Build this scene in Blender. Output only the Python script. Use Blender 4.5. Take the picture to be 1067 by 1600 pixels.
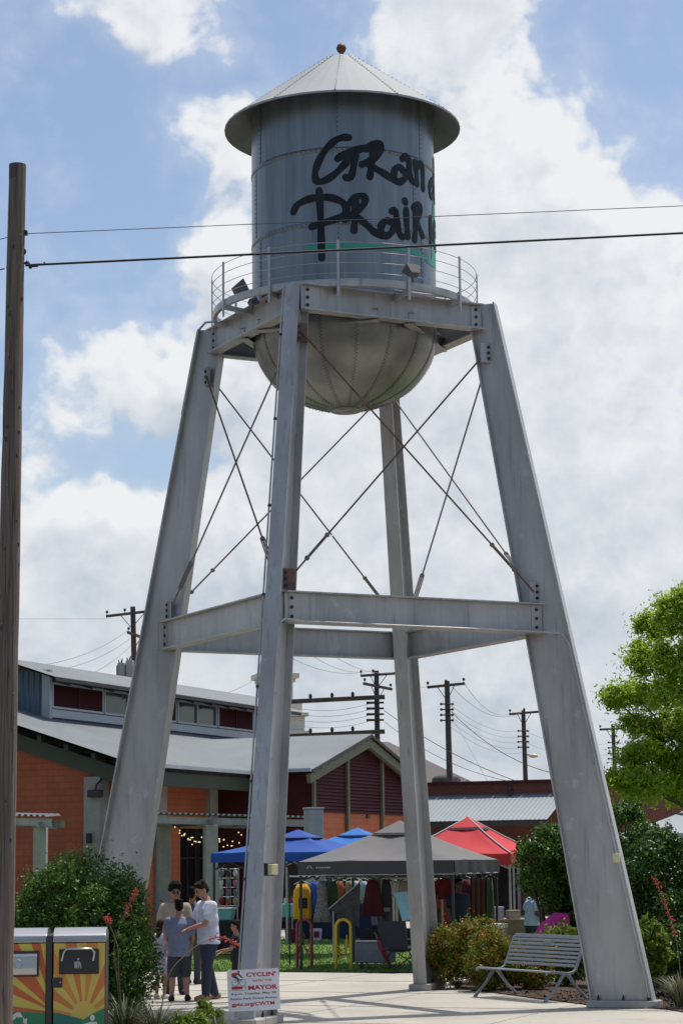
import bpy, bmesh, math, random
import numpy as np
from mathutils import Vector, Matrix
for o in list(bpy.data.objects): bpy.data.objects.remove(o, do_unlink=True)
scn = bpy.context.scene
COL = scn.collection
PI = math.pi
R = math.radians
# ------------------------------------------------------------------ camera
FOC, PITCH, ROLL, EYE = 3399.25, 0.1597458, 0.0115417, 2.1
cd = bpy.data.cameras.new('camera'); cam = bpy.data.objects.new('camera', cd); COL.objects.link(cam)
cd.sensor_fit = 'VERTICAL'; cd.sensor_height = 24.0; cd.lens = FOC / 1600 * 24.0
cd.clip_end = 6000; cd.clip_start = 0.1
cam.matrix_world = Matrix.Translation((0, 0, EYE)) @ Matrix.Rotation(PI / 2 + PITCH, 4, 'X') @ Matrix.Rotation(-ROLL, 4, 'Z')
scn.camera = cam
# ------------------------------------------------------------------ light
SUN_AZ, SUN_EL = R(47.5), R(71.5)
sd = bpy.data.lights.new('sun', 'SUN'); sun = bpy.data.objects.new('sun', sd); COL.objects.link(sun)
sd.energy = 3.6; sd.angle = R(0.55); sd.color = (1.0, 0.95, 0.87)
sdir = Vector((math.sin(SUN_AZ) * math.cos(SUN_EL), math.cos(SUN_AZ) * math.cos(SUN_EL), math.sin(SUN_EL)))
sun.rotation_euler = sdir.to_track_quat('Z', 'Y').to_euler()
scn.view_settings.view_transform = 'Standard'
try: scn.view_settings.look = 'None'
except Exception: pass
scn.view_settings.exposure = 0.24; scn.view_settings.gamma = 1.0

def make_world():
    w = bpy.data.worlds.new('World'); scn.world = w; w.use_nodes = True
    nt = w.node_tree; N = nt.nodes; L = nt.links
    for n in list(N): N.remove(n)
    def new(t, **k):
        n = N.new(t)
        for a, b in k.items(): setattr(n, a, b)
        return n
    def math_(op, a, b=None, clamp=False):
        n = new('ShaderNodeMath', operation=op); n.use_clamp = clamp
        for i, v in enumerate((a, b)):
            if v is None: continue
            if isinstance(v, (int, float)): n.inputs[i].default_value = v
            else: L.new(v, n.inputs[i])
        return n.outputs[0]
    out = new('ShaderNodeOutputWorld')
    sky = new('ShaderNodeTexSky', sky_type='NISHITA'); sky.sun_disc = False
    sky.sun_elevation = SUN_EL; sky.sun_rotation = SUN_AZ; sky.air_density = 1.0; sky.dust_density = 2.0; sky.ozone_density = 1.5
    bs = new('ShaderNodeBackground'); L.new(sky.outputs[0], bs.inputs[0]); bs.inputs[1].default_value = 0.118
    # --- cloud density as a function of direction (azimuth, elevation); used twice, so it is a node group
    gt = bpy.data.node_groups.new('cloud_density', 'ShaderNodeTree')
    gt.interface.new_socket('Vector', in_out='INPUT', socket_type='NodeSocketVector'); gt.interface.new_socket('Density', in_out='OUTPUT', socket_type='NodeSocketFloat')
    wN, wL = N, L; N = gt.nodes; L = gt.links
    def new(t, **k):
        n = N.new(t)
        for a, b in k.items(): setattr(n, a, b)
        return n
    def math_(op, a, b=None, clamp=False):
        n = new('ShaderNodeMath', operation=op); n.use_clamp = clamp
        for i, v in enumerate((a, b)):
            if v is None: continue
            if isinstance(v, (int, float)): n.inputs[i].default_value = v
            else: L.new(v, n.inputs[i])
        return n.outputs[0]
    def mapr(v, a, b, c, d, smooth=True):
        n = new('ShaderNodeMapRange'); n.interpolation_type = 'SMOOTHSTEP' if smooth else 'LINEAR'; L.new(v, n.inputs['Value'])
        for k, x in zip(('From Min', 'From Max', 'To Min', 'To Max'), (a, b, c, d)): n.inputs[k].default_value = x
        return n.outputs[0]
    def noise(scale, det, rough, vec, dist=0.0):
        n = new('ShaderNodeTexNoise', noise_dimensions='2D'); n.inputs['Scale'].default_value = scale; n.inputs['Detail'].default_value = det
        n.inputs['Roughness'].default_value = rough; n.inputs['Distortion'].default_value = dist; L.new(vec, n.inputs['Vector']); return n
    gi = new('NodeGroupInput'); go = new('NodeGroupOutput'); sep = new('ShaderNodeSeparateXYZ'); L.new(gi.outputs[0], sep.inputs[0]); az, el = sep.outputs[0], sep.outputs[1]
    comb = new('ShaderNodeCombineXYZ'); L.new(az, comb.inputs[0]); L.new(math_('MULTIPLY', el, 1.25), comb.inputs[1]); comb.inputs[2].default_value = 3.7
    P = comb.outputs[0]
    warp = noise(16, 3, .6, P)
    wsub = new('ShaderNodeVectorMath', operation='SUBTRACT'); L.new(warp.outputs['Color'], wsub.inputs[0]); wsub.inputs[1].default_value = (.5, .5, .5)
    wsc = new('ShaderNodeVectorMath', operation='SCALE'); L.new(wsub.outputs[0], wsc.inputs[0]); wsc.inputs['Scale'].default_value = 0.045
    wadd = new('ShaderNodeVectorMath', operation='ADD'); L.new(gi.outputs[0], wadd.inputs[0]); L.new(wsc.outputs[0], wadd.inputs[1])
    Q = wadd.outputs[0]
    # soft banks of cloud (+) and openings of blue (-): azimuth, elevation, half width, half height, weight
    banks = [(-.030, .335, .125, .115, -.85), (-.135, .300, .075, .130, -.85), (-.125, .195, .075, .045, -.55), (-.03, .39, .05, .04, -.4), (.155, .365, .075, .062, -.95), (.165, .315, .04, .05, -.45),
             (-.064, .330, .034, .026, 1.0), (-.045, .285, .034, .05, .80), (-.070, .224, .040, .022, .85), (-.132, .212, .024, .026, .6), (-.078, .387, .038, .034, 1.0), (-.105, .400, .04, .03, .45), (-.045, .255, .03, .04, .6), (-.095, .222, .05, .03, .55), (-.14, .19, .03, .03, .4), (-.125, .165, .05, .022, .45),
             (.050, .365, .055, .09, .65), (.085, .28, .10, .070, .70), (.0, .20, .12, .09, .4), (-.05, .09, .2, .075, .5), (.1, .12, .14, .12, .45), (-.09, .145, .07, .03, .3), (-.085, .185, .04, .022, -.65), (-.135, .175, .03, .012, -.5), (-.06, .245, .02, .02, -.35), (.06, .41, .06, .05, .4), (-.02, .185, .03, .02, -.3), (.03, .16, .05, .02, -.25)]
    acc = None
    for a, e, rx, ry, wt in banks:
        s = new('ShaderNodeVectorMath', operation='SUBTRACT'); L.new(Q, s.inputs[0]); s.inputs[1].default_value = (a, e, 0)
        m = new('ShaderNodeVectorMath', operation='MULTIPLY'); L.new(s.outputs[0], m.inputs[0]); m.inputs[1].default_value = (1 / rx, 1 / ry, 0)
        ln = new('ShaderNodeVectorMath', operation='LENGTH'); L.new(m.outputs[0], ln.inputs[0])
        v = mapr(ln.outputs['Value'], 1.25, .25, 0, wt); acc = v if acc is None else math_('ADD', acc, v)
    n1 = noise(20, 7, .60, P)
    vo = new('ShaderNodeTexVoronoi', feature='F1', voronoi_dimensions='2D'); vo.inputs['Scale'].default_value = 42; vo.inputs['Detail'].default_value = 2; vo.inputs['Roughness'].default_value = .62; vo.normalize = True; L.new(Q, vo.inputs['Vector'])
    dens = math_('ADD', acc, math_('MULTIPLY', math_('SUBTRACT', n1.outputs[0], .5), 1.9))
    dens = math_('ADD', dens, math_('MULTIPLY', math_('SUBTRACT', .36, vo.outputs['Distance']), 1.1))
    dens = math_('ADD', dens, .40)
    # only scattered cloud away from the bank ahead: the rest of the sky is mostly open blue
    dens = math_('ADD', dens, mapr(math_('ABSOLUTE', az), .35, 1.0, 0, -.75)); dens = math_('ADD', dens, mapr(el, .45, .9, 0, -.4))
    L.new(dens, go.inputs[0])
    # --- world tree
    N, L = wN, wL
    tc = new('ShaderNodeTexCoord'); sep = new('ShaderNodeSeparateXYZ'); L.new(tc.outputs['Generated'], sep.inputs[0])
    az = math_('ARCTAN2', sep.outputs[0], sep.outputs[1]); el = math_('ARCSINE', sep.outputs[2])
    c2 = new('ShaderNodeCombineXYZ'); L.new(az, c2.inputs[0]); L.new(el, c2.inputs[1])
    g1 = new('ShaderNodeGroup'); g1.node_tree = gt; L.new(c2.outputs[0], g1.inputs[0])
    of = new('ShaderNodeVectorMath', operation='ADD'); L.new(c2.outputs[0], of.inputs[0]); of.inputs[1].default_value = (.006, .016, 0)      # a step towards the sun
    g2 = new('ShaderNodeGroup'); g2.node_tree = gt; L.new(of.outputs[0], g2.inputs[0])
    d1, d2 = g1.outputs[0], g2.outputs[0]
    cov = mapr(d1, -.12, .56, 0, 1); veil = mapr(d1, -.8, .4, 0, .24)
    lit = math_('MULTIPLY', math_('SUBTRACT', d2, d1), .65)                       # thicker towards the sun: shaded base
    sh = math_('ADD', lit, mapr(d1, .35, 1.5, .12, .50)); sh = math_('ADD', sh, mapr(el, .30, .04, -.10, .34, False), True)
    ramp = new('ShaderNodeMixRGB'); ramp.inputs[1].default_value = (.735, .745, .76, 1); ramp.inputs[2].default_value = (.445, .495, .56, 1); L.new(sh, ramp.inputs[0])
    bc = new('ShaderNodeBackground'); L.new(ramp.outputs[0], bc.inputs[0]); bc.inputs[1].default_value = 1.0
    mix = new('ShaderNodeMixShader'); L.new(math_('MULTIPLY', math_('MAXIMUM', cov, veil), .97), mix.inputs[0]); L.new(bs.outputs[0], mix.inputs[1]); L.new(bc.outputs[0], mix.inputs[2])
    L.new(mix.outputs[0], out.inputs[0])
make_world()

# ------------------------------------------------------------------ photograph to world helpers (directions only)
def ray(x, y):
    u = x - 533.5; v = 800 - y; c, s = math.cos(ROLL), math.sin(ROLL)
    uu = u * c + v * s; vv = -u * s + v * c
    d = Vector((uu, FOC * math.cos(PITCH) - vv * math.sin(PITCH), FOC * math.sin(PITCH) + vv * math.cos(PITCH)))
    return d / d.y
def at(x, y, Y): return Vector((0, 0, EYE)) + ray(x, y) * Y
def gnd(x, y, z=0.0):
    r = ray(x, y); return Vector((0, 0, EYE)) + r * ((z - EYE) / r.z)

# ------------------------------------------------------------------ materials
def mat(name, col, rough=.6, metal=0.0, var=0.0, vscale=6.0, bump=0.0, bscale=40.0, col2=None, spec=None, stretch=None, det=5.0):
    m = bpy.data.materials.new(name); m.use_nodes = True; nt = m.node_tree; N = nt.nodes; L = nt.links
    b = N['Principled BSDF']; b.inputs['Base Color'].default_value = (*col, 1); b.inputs['Roughness'].default_value = rough; b.inputs['Metallic'].default_value = metal
    if spec is not None: b.inputs['Specular IOR Level'].default_value = spec
    vec = None
    if var or bump or col2:
        tc = N.new('ShaderNodeTexCoord'); vec = tc.outputs['Object']
        if stretch:
            mp = N.new('ShaderNodeMapping'); mp.inputs['Scale'].default_value = stretch; L.new(vec, mp.inputs[0]); vec = mp.outputs[0]
    if var or col2:
        n = N.new('ShaderNodeTexNoise'); n.inputs['Scale'].default_value = vscale; n.inputs['Detail'].default_value = det; n.inputs['Roughness'].default_value = .62; L.new(vec, n.inputs['Vector'])
        mr = N.new('ShaderNodeMapRange'); mr.inputs['From Min'].default_value = .3; mr.inputs['From Max'].default_value = .7; L.new(n.outputs[0], mr.inputs['Value'])
        mx = N.new('ShaderNodeMixRGB'); L.new(mr.outputs[0], mx.inputs[0])
        a = col2 if col2 else tuple(c * (1 - var) for c in col); c_ = col if col2 else tuple(min(1, c * (1 + var)) for c in col)
        mx.inputs[1].default_value = (*a, 1); mx.inputs[2].default_value = (*c_, 1); L.new(mx.outputs[0], b.inputs['Base Color'])
        rr = N.new('ShaderNodeMapRange'); rr.inputs['To Min'].default_value = max(.02, rough - .1); rr.inputs['To Max'].default_value = min(1, rough + .1); L.new(n.outputs[0], rr.inputs['Value']); L.new(rr.outputs[0], b.inputs['Roughness'])
    if bump:
        n = N.new('ShaderNodeTexNoise'); n.inputs['Scale'].default_value = bscale; n.inputs['Detail'].default_value = 6; L.new(vec, n.inputs['Vector'])
        bp = N.new('ShaderNodeBump'); bp.inputs['Strength'].default_value = bump; bp.inputs['Distance'].default_value = .02; L.new(n.outputs[0], bp.inputs['Height']); L.new(bp.outputs[0], b.inputs['Normal'])
    return m
def leafmat(name, cols, trans=.35, rough=.5):
    m = bpy.data.materials.new(name); m.use_nodes = True; nt = m.node_tree; N = nt.nodes; L = nt.links
    b = N['Principled BSDF']; g = N.new('ShaderNodeNewGeometry'); r = N.new('ShaderNodeValToRGB'); L.new(g.outputs['Random Per Island'], r.inputs[0])
    e = r.color_ramp.elements
    b.inputs['Specular IOR Level'].default_value = .28; e[0].position = 0; e[0].color = (*cols[0], 1); e[1].position = 1; e[1].color = (*cols[-1], 1)
    for i, c in enumerate(cols[1:-1]):
        k = e.new((i + 1) / (len(cols) - 1)); k.color = (*c, 1)
    L.new(r.outputs[0], b.inputs['Base Color']); b.inputs['Roughness'].default_value = rough
    t = N.new('ShaderNodeBsdfTranslucent'); L.new(r.outputs[0], t.inputs[0]); mx = N.new('ShaderNodeMixShader'); mx.inputs[0].default_value = trans
    L.new(b.outputs[0], mx.inputs[1]); L.new(t.outputs[0], mx.inputs[2]); L.new(mx.outputs[0], N['Material Output'].inputs[0])
    return m
def brickmat(name, c1, c2, mortar, bw, rh, msize=.012, bump=.3, rot=None, rough=.85):
    m = bpy.data.materials.new(name); m.use_nodes = True; nt = m.node_tree; N = nt.nodes; L = nt.links; b = N['Principled BSDF']
    tc = N.new('ShaderNodeTexCoord'); sp = N.new('ShaderNodeSeparateXYZ'); L.new(tc.outputs['Object'], sp.inputs[0])
    # run along the wall: project on the wall direction
    d = N.new('ShaderNodeVectorMath'); d.operation = 'DOT_PRODUCT'; d.inputs[1].default_value = rot or (1, 0, 0); L.new(tc.outputs['Object'], d.inputs[0])
    cb = N.new('ShaderNodeCombineXYZ'); L.new(d.outputs['Value'], cb.inputs[0]); L.new(sp.outputs[2], cb.inputs[1])
    br = N.new('ShaderNodeTexBrick'); L.new(cb.outputs[0], br.inputs['Vector']); br.inputs['Color1'].default_value = (*c1, 1); br.inputs['Color2'].default_value = (*c2, 1); br.inputs['Mortar'].default_value = (*mortar, 1)
    br.inputs['Scale'].default_value = 1; br.inputs['Brick Width'].default_value = bw; br.inputs['Row Height'].default_value = rh; br.inputs['Mortar Size'].default_value = msize
    n = N.new('ShaderNodeTexNoise'); n.inputs['Scale'].default_value = 1.3; n.inputs['Detail'].default_value = 6; L.new(tc.outputs['Object'], n.inputs['Vector'])
    mr = N.new('ShaderNodeMapRange'); mr.inputs['To Min'].default_value = .72; mr.inputs['To Max'].default_value = 1.25; L.new(n.outputs[0], mr.inputs['Value'])
    vm = N.new('ShaderNodeVectorMath'); vm.operation = 'SCALE'; L.new(br.outputs[0], vm.inputs[0]); L.new(mr.outputs[0], vm.inputs['Scale']); L.new(vm.outputs[0], b.inputs['Base Color'])
    b.inputs['Roughness'].default_value = rough
    bp = N.new('ShaderNodeBump'); bp.inputs['Strength'].default_value = bump; bp.inputs['Distance'].default_value = .01; bp.invert = True; L.new(br.outputs['Fac'], bp.inputs['Height']); L.new(bp.outputs[0], b.inputs['Normal'])
    return m
M = {}
def steelmat():
    m = mat('painted_steel', (.48, .472, .462), .38, .30, 0, 1.3, .10, 30, col2=(.31, .306, .30), stretch=(1.3, 1.3, .4), det=9); nt = m.node_tree; N = nt.nodes; L = nt.links; b = N['Principled BSDF']
    prev = b.inputs['Base Color'].links[0].from_socket; tc = N.new('ShaderNodeTexCoord')
    def layer(prev, sc, st, lo, hi, col, amt):
        mp = N.new('ShaderNodeMapping'); mp.inputs['Scale'].default_value = st; L.new(tc.outputs['Object'], mp.inputs[0]); n = N.new('ShaderNodeTexNoise'); n.inputs['Scale'].default_value = sc; n.inputs['Detail'].default_value = 8; n.inputs['Roughness'].default_value = .65; L.new(mp.outputs[0], n.inputs['Vector'])
        mr = N.new('ShaderNodeMapRange'); mr.inputs['From Min'].default_value = lo; mr.inputs['From Max'].default_value = hi; mr.inputs['To Max'].default_value = amt; L.new(n.outputs[0], mr.inputs['Value'])
        mx = N.new('ShaderNodeMixRGB'); L.new(mr.outputs[0], mx.inputs[0]); L.new(prev, mx.inputs[1]); mx.inputs[2].default_value = (*col, 1); return mx.outputs[0]
    prev = layer(prev, 5, (2.5, 2.5, .14), .55, .72, (.20, .192, .185), .75)      # dirt runs
    prev = layer(prev, 3, (1, 1, 1), .60, .66, (.52, .53, .55), .5)             # paler repaired paint
    prev = layer(prev, 14, (1, 1, .55), .69, .74, (.15, .075, .045), .8)        # rust spots
    L.new(prev, b.inputs['Base Color']); return m
M['steel'] = steelmat()
M['galv'] = mat('galvanised_sheet', (.235, .265, .288), .36, .6, 0, 1.4, .05, 8, col2=(.125, .150, .172), stretch=(3.4, 3.4, .30), det=9)
M['galv_bowl'] = mat('galvanised_bowl', (.28, .285, .27), .40, .8, 0, 2.6, .06, 9, col2=(.19, .195, .185), det=8)
M['galv_dark'] = mat('galvanised_underside', (.13, .135, .14), .5, .4, .25, 2)
M['galv_roof'] = mat('galvanised_roof', (.33, .345, .35), .72, .05, .08, 1.5, .04, 9, spec=.3)
M['rust'] = mat('rusty_iron', (.15, .085, .07), .8, .1, .5, 9, .3, 60)
M['rod'] = mat('weathered_rod', (.19, .17, .16), .7, .2, .4, 5)
M['dark_paint'] = mat('dark_lettering_paint', (.009, .010, .014), .6, 0, 0, 5, spec=.2, col2=(.024, .029, .036), stretch=(1.5, 1.5, .6), det=8)
M['green_paint'] = mat('green_swoosh_paint', (.03, .30, .21), .5, 0, .2, 3)
M['ball'] = mat('aged_copper_ball', (.12, .06, .04), .55, .4, .4, 20)
M['bolt'] = mat('dark_bolt', (.035, .033, .033), .6, .3)
M['concrete'] = mat('concrete', (.36, .345, .315), .9, 0, .16, 2.2, .2, 60)
M['black'] = mat('black_plastic', (.018, .018, .02), .45)
M['lens'] = mat('yellowed_lens', (.62, .57, .33), .3, 0, .12, 20)
M['wire'] = mat('wire_black', (.014, .014, .018), .6)
M['wire_grey'] = mat('wire_grey', (.15, .165, .19), .6)
M['pole_far'] = mat('far_pole_wood', (.085, .066, .054), .9, 0, .3, 3)
M['insul'] = mat('insulator', (.05, .035, .03), .3)
M['roofmetal'] = mat('corrugated_roof_metal', (.17, .193, .207), .6, .15, 0, .35, col2=(.12, .137, .148), det=9)
M['bluewall'] = mat('corrugated_wall_metal', (.10, .145, .19), .5, .4, .12, 1)
M['white_metal'] = mat('pale_trim', (.38, .41, .44), .5, .1, .06, 2)
M['maroon'] = mat('maroon_siding', (.062, .011, .014), .7, 0, .15, 2, spec=.25)
M['green_beam'] = mat('olive_green_steel', (.05, .062, .042), .6, 0, .15, 2)
M['olive_trim'] = mat('olive_trim', (.12, .125, .075), .6, 0, .1, 2)
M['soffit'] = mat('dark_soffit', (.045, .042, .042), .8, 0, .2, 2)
M['glass'] = mat('tinted_glass', (.055, .065, .075), .12, 0, .15, 1)
M['darkglass'] = mat('dark_doorway_glass', (.012, .012, .013), .25)
M['colconc'] = mat('precast_concrete', (.33, .315, .29), .9, 0, .14, 3, .1, 60)
M['shingle'] = mat('grey_shingles', (.13, .115, .11), .9, 0, .18, 14, .3, 30)
M['cream'] = mat('cream_painted_wood', (.66, .62, .52), .6, 0, .06, 2)
M['skin'] = mat('skin', (.36, .18, .12), .55, 0, .08, 12)
M['skin_brown'] = mat('skin_brown', (.22, .105, .065), .55, 0, .08, 12)
M['skin_dark'] = mat('skin_dark', (.11, .055, .035), .55, 0, .08, 12)
M['hair'] = mat('dark_hair', (.008, .006, .005), .8, 0, .4, 40, .5, 90, spec=.1)
M['hair_brown'] = mat('brown_hair', (.022, .013, .009), .8, 0, .4, 40, .5, 90, spec=.1)
def cloth(name, c, var=.12): return mat(name, c, .85, 0, var, 8, .35, 22)
WIN = {}
# ------------------------------------------------------------------ mesh builder
class MB:
    def __init__(s): s.v = []; s.f = []; s.mi = []; s.sm = []; s.m = 0; s.smooth = False
    def add(s, vs, fs, smooth=None):
        k = len(s.v); s.v += [tuple(v) for v in vs]
        for f in fs: s.f.append(tuple(i + k for i in f)); s.mi.append(s.m); s.sm.append(s.smooth if smooth is None else smooth)
        return s
    def box(s, c, size, rz=0.0, axes=None):
        c = Vector(c); h = [x / 2 for x in size]
        if axes is None: axes = (Vector((math.cos(rz), math.sin(rz), 0)), Vector((-math.sin(rz), math.cos(rz), 0)), Vector((0, 0, 1)))
        vs = [c + axes[0] * (a * h[0]) + axes[1] * (b * h[1]) + axes[2] * (d * h[2]) for a, b, d in ((-1, -1, -1), (1, -1, -1), (1, 1, -1), (-1, 1, -1), (-1, -1, 1), (1, -1, 1), (1, 1, 1), (-1, 1, 1))]
        return s.add(vs, [(3, 2, 1, 0), (4, 5, 6, 7), (0, 1, 5, 4), (1, 2, 6, 5), (2, 3, 7, 6), (3, 0, 4, 7)], False)
    def hexa(s, a, b):   # bottom quad a, top quad b
        return s.add(list(a) + list(b), [(3, 2, 1, 0), (4, 5, 6, 7), (0, 1, 5, 4), (1, 2, 6, 5), (2, 3, 7, 6), (3, 0, 4, 7)], False)
    def beam(s, p, q, w, h, up=(0, 0, 1)):   # rectangular bar from p to q
        p, q = Vector(p), Vector(q); d = (q - p).normalized(); up = Vector(up); r = d.cross(up)
        if r.length < 1e-5: r = d.cross(Vector((0, 1, 0)))
        r.normalize(); u = r.cross(d)
        return s.box((p + q) / 2, (w, (q - p).length, h), axes=(r, d, u))
    def ibeam(s, p, q, h, w, t=.018, up=(0, 0, 1)):
        p, q = Vector(p), Vector(q); d = (q - p).normalized(); up = Vector(up); r = d.cross(up).normalized(); u = r.cross(d)
        s.beam(p + u * (h / 2 - t / 2), q + u * (h / 2 - t / 2), w, t, up); s.beam(p - u * (h / 2 - t / 2), q - u * (h / 2 - t / 2), w, t, up)
        return s.beam(p, q, t * .8, h - 2 * t - .002, up)
    def tube(s, pts, r, n=8, closed=False, cap=True, smooth=True):
        pts = [Vector(p) for p in pts]; m = len(pts); rs = r if isinstance(r, (list, tuple)) else [r] * m
        ref = None; vs = []; fs = []
        for i in range(m):
            if closed: d = pts[(i + 1) % m] - pts[i - 1]
            else: d = pts[min(i + 1, m - 1)] - pts[max(i - 1, 0)]
            d.normalize()
            if ref is None: ref = Vector((0, 0, 1)) if abs(d.z) < .9 else Vector((1, 0, 0))
            a = ref - d * ref.dot(d); a.normalize(); ref = a; b = d.cross(a)
            for k in range(n):
                t = 2 * PI * k / n; vs.append(pts[i] + (a * math.cos(t) + b * math.sin(t)) * rs[i])
        for i in range(m if closed else m - 1):
            j = (i + 1) % m
            for k in range(n): fs.append((i * n + k, i * n + (k + 1) % n, j * n + (k + 1) % n, j * n + k))
        s.add(vs, fs, smooth)
        if cap and not closed: s.add(vs[:n], [tuple(range(n))[::-1]], False); s.add(vs[-n:], [tuple(range(n))], False)
        return s
    def cyl(s, p, q, r, r2=None, n=12): return s.tube([p, q], [r, r if r2 is None else r2], n)
    def lathe(s, c, prof, n=48, a0=0, a1=2 * PI, smooth=True):
        c = Vector(c); full = abs(a1 - a0 - 2 * PI) < 1e-6; vs = []; fs = []; cols = n if full else n + 1
        for r, z in prof:
            for k in range(cols):
                t = a0 + (a1 - a0) * k / n; vs.append(c + Vector((r * math.cos(t), r * math.sin(t), z)))
        for i in range(len(prof) - 1):
            for k in range(n):
                k2 = (k + 1) % cols; fs.append((i * cols + k, i * cols + k2, (i + 1) * cols + k2, (i + 1) * cols + k))
        return s.add(vs, fs, smooth)
    def ell(s, c, r, n=12, m=8, rot=None):
        c = Vector(c); vs = []; fs = []
        r = (r, r, r) if isinstance(r, (int, float)) else r
        for i in range(m + 1):
            ph = PI * i / m
            for k in range(n):
                t = 2 * PI * k / n; v = Vector((r[0] * math.sin(ph) * math.cos(t), r[1] * math.sin(ph) * math.sin(t), r[2] * math.cos(ph)))
                vs.append(c + (rot @ v if rot else v))
        for i in range(m):
            for k in range(n): fs.append((i * n + k, (i + 1) * n + k, (i + 1) * n + (k + 1) % n, i * n + (k + 1) % n))
        return s.add(vs, fs, True)
    def prism(s, poly, ext):   # polygon (3d points) extruded by a vector
        n = len(poly); ext = Vector(ext); a = [Vector(p) for p in poly]; b = [p + ext for p in a]
        return s.add(a + b, [tuple(range(n))[::-1], tuple(range(n, 2 * n))] + [(i, (i + 1) % n, n + (i + 1) % n, n + i) for i in range(n)], False)
    def quad(s, *p): return s.add(p, [tuple(range(len(p)))], False)
    def corr(s, p00, p10, p01, p11, n, amp, up):   # corrugated sheet: ribs run from the 0-edge to the 1-edge
        p00, p10, p01, p11, up = map(Vector, (p00, p10, p01, p11, up)); vs = []; fs = []; k = 0
        for i in range(n + 1):
            for f, o in ((.0, 0), (.22, 1), (.5, 1), (.72, 0)):
                t = (i + f) / n
                if t > 1.0001: break
                vs += [p00.lerp(p10, t) + up * amp * o, p01.lerp(p11, t) + up * amp * o]
        m = len(vs) // 2
        for i in range(m - 1): fs.append((2 * i, 2 * i + 2, 2 * i + 3, 2 * i + 1))
        return s.add(vs, fs, False)
    def build(s, name, mats, parent=None, bevel=0, fixn=False):
        if not isinstance(mats, (list, tuple)): mats = [mats]
        org = Vector((0, 0, 0)); p = parent
        while p is not None: org += p.location; p = p.parent
        me = bpy.data.meshes.new(name); me.from_pydata([(v[0] - org.x, v[1] - org.y, v[2] - org.z) for v in s.v], [], s.f)
        me.polygons.foreach_set('material_index', s.mi); me.polygons.foreach_set('use_smooth', s.sm)
        for m in mats: me.materials.append(M[m] if isinstance(m, str) else m)
        if fixn:
            bm = bmesh.new(); bm.from_mesh(me); bmesh.ops.remove_doubles(bm, verts=bm.verts, dist=1e-4); bmesh.ops.recalc_face_normals(bm, faces=bm.faces); bm.to_mesh(me); bm.free()
        me.update(); o = bpy.data.objects.new(name, me); COL.objects.link(o); o.parent = parent
        if bevel:
            b = o.modifiers.new('bevel', 'BEVEL'); b.width = bevel; b.segments = 2; b.limit_method = 'ANGLE'
        return o
def tag(o, label=None, cat=None, group=None, kind=None):
    if label: o['label'] = label
    if cat: o['category'] = cat
    if group: o['group'] = group
    if kind: o['kind'] = kind
    return o
def thing(name, label, cat, loc=(0, 0, 0), group=None):
    o = bpy.data.objects.new(name, None); COL.objects.link(o); o.location = loc; o.empty_display_size = .2
    return tag(o, label, cat, group)
def dup(root, loc, rz=0.0, label=None, scale=None):
    def cp(o, par):
        c = o.copy(); COL.objects.link(c); c.parent = par
        for ch in o.children: cp(ch, c)
        return c
    c = cp(root, None); c.location = loc; c.rotation_euler = (0, 0, rz)
    if scale: c.scale = scale
    if label: c['label'] = label
    return c
def struct(o): o['kind'] = 'structure'; return o
rnd = random.Random(7)
# foliage: many small leaves spread through a set of ellipsoid blobs
def leaf_mesh(name, blobs, n, size, material, parent, seed=1, aspect=.5, shell=.55, up=.25, ragged=.25, fold=.25):
    g = np.random.default_rng(seed); B = np.array(blobs, float)
    wts = (B[:, 3] * B[:, 4] + B[:, 4] * B[:, 5] + B[:, 3] * B[:, 5]); wts /= wts.sum(); k = g.choice(len(B), n, p=wts)
    d = g.normal(size=(n, 3)); d /= np.linalg.norm(d, axis=1)[:, None]
    rr = 1 - shell * g.random(n) ** 1.3 + ragged * np.maximum(0, g.normal(size=n)) * .35
    P = B[k, :3] + d * B[k, 3:6] * rr[:, None]
    # push leaves that fall under the ground up
    P[:, 2] = np.maximum(P[:, 2], .03 + .1 * g.random(n))
    nrm = d * .6 + g.normal(size=(n, 3)) * .6 + np.array([0, 0, up]); nrm /= np.linalg.norm(nrm, axis=1)[:, None]
    t = np.cross(nrm, g.normal(size=(n, 3))); t /= np.linalg.norm(t, axis=1)[:, None]; b = np.cross(nrm, t)
    s = size * (.55 + .9 * g.random(n))[:, None]
    V = np.empty((n, 4, 3)); V[:, 0] = P - t * s * .5; V[:, 1] = P + b * s * aspect * .5 + nrm * s * fold * .5; V[:, 2] = P + t * s * .5; V[:, 3] = P - b * s * aspect * .5 + nrm * s * fold * .5
    org = Vector((0, 0, 0)); p = parent
    while p is not None: org += p.location; p = p.parent
    V = (V - np.array(org)).reshape(-1, 3)
    F = np.arange(n * 4).reshape(n, 4)
    T = np.concatenate([F[:, [0, 1, 2]], F[:, [0, 2, 3]]]).astype(np.int32)
    me = bpy.data.meshes.new(name); me.vertices.add(len(V)); me.vertices.foreach_set('co', V.ravel()); me.loops.add(T.size); me.loops.foreach_set('vertex_index', T.ravel())
    me.polygons.add(len(T)); me.polygons.foreach_set('loop_start', np.arange(0, T.size, 3, dtype=np.int32)); me.polygons.foreach_set('loop_total', np.full(len(T), 3, np.int32)); me.update(calc_edges=True); me.validate()
    me.materials.append(M[material] if isinstance(material, str) else material); o = bpy.data.objects.new(name, me); COL.objects.link(o); o.parent = parent
    return o
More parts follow.
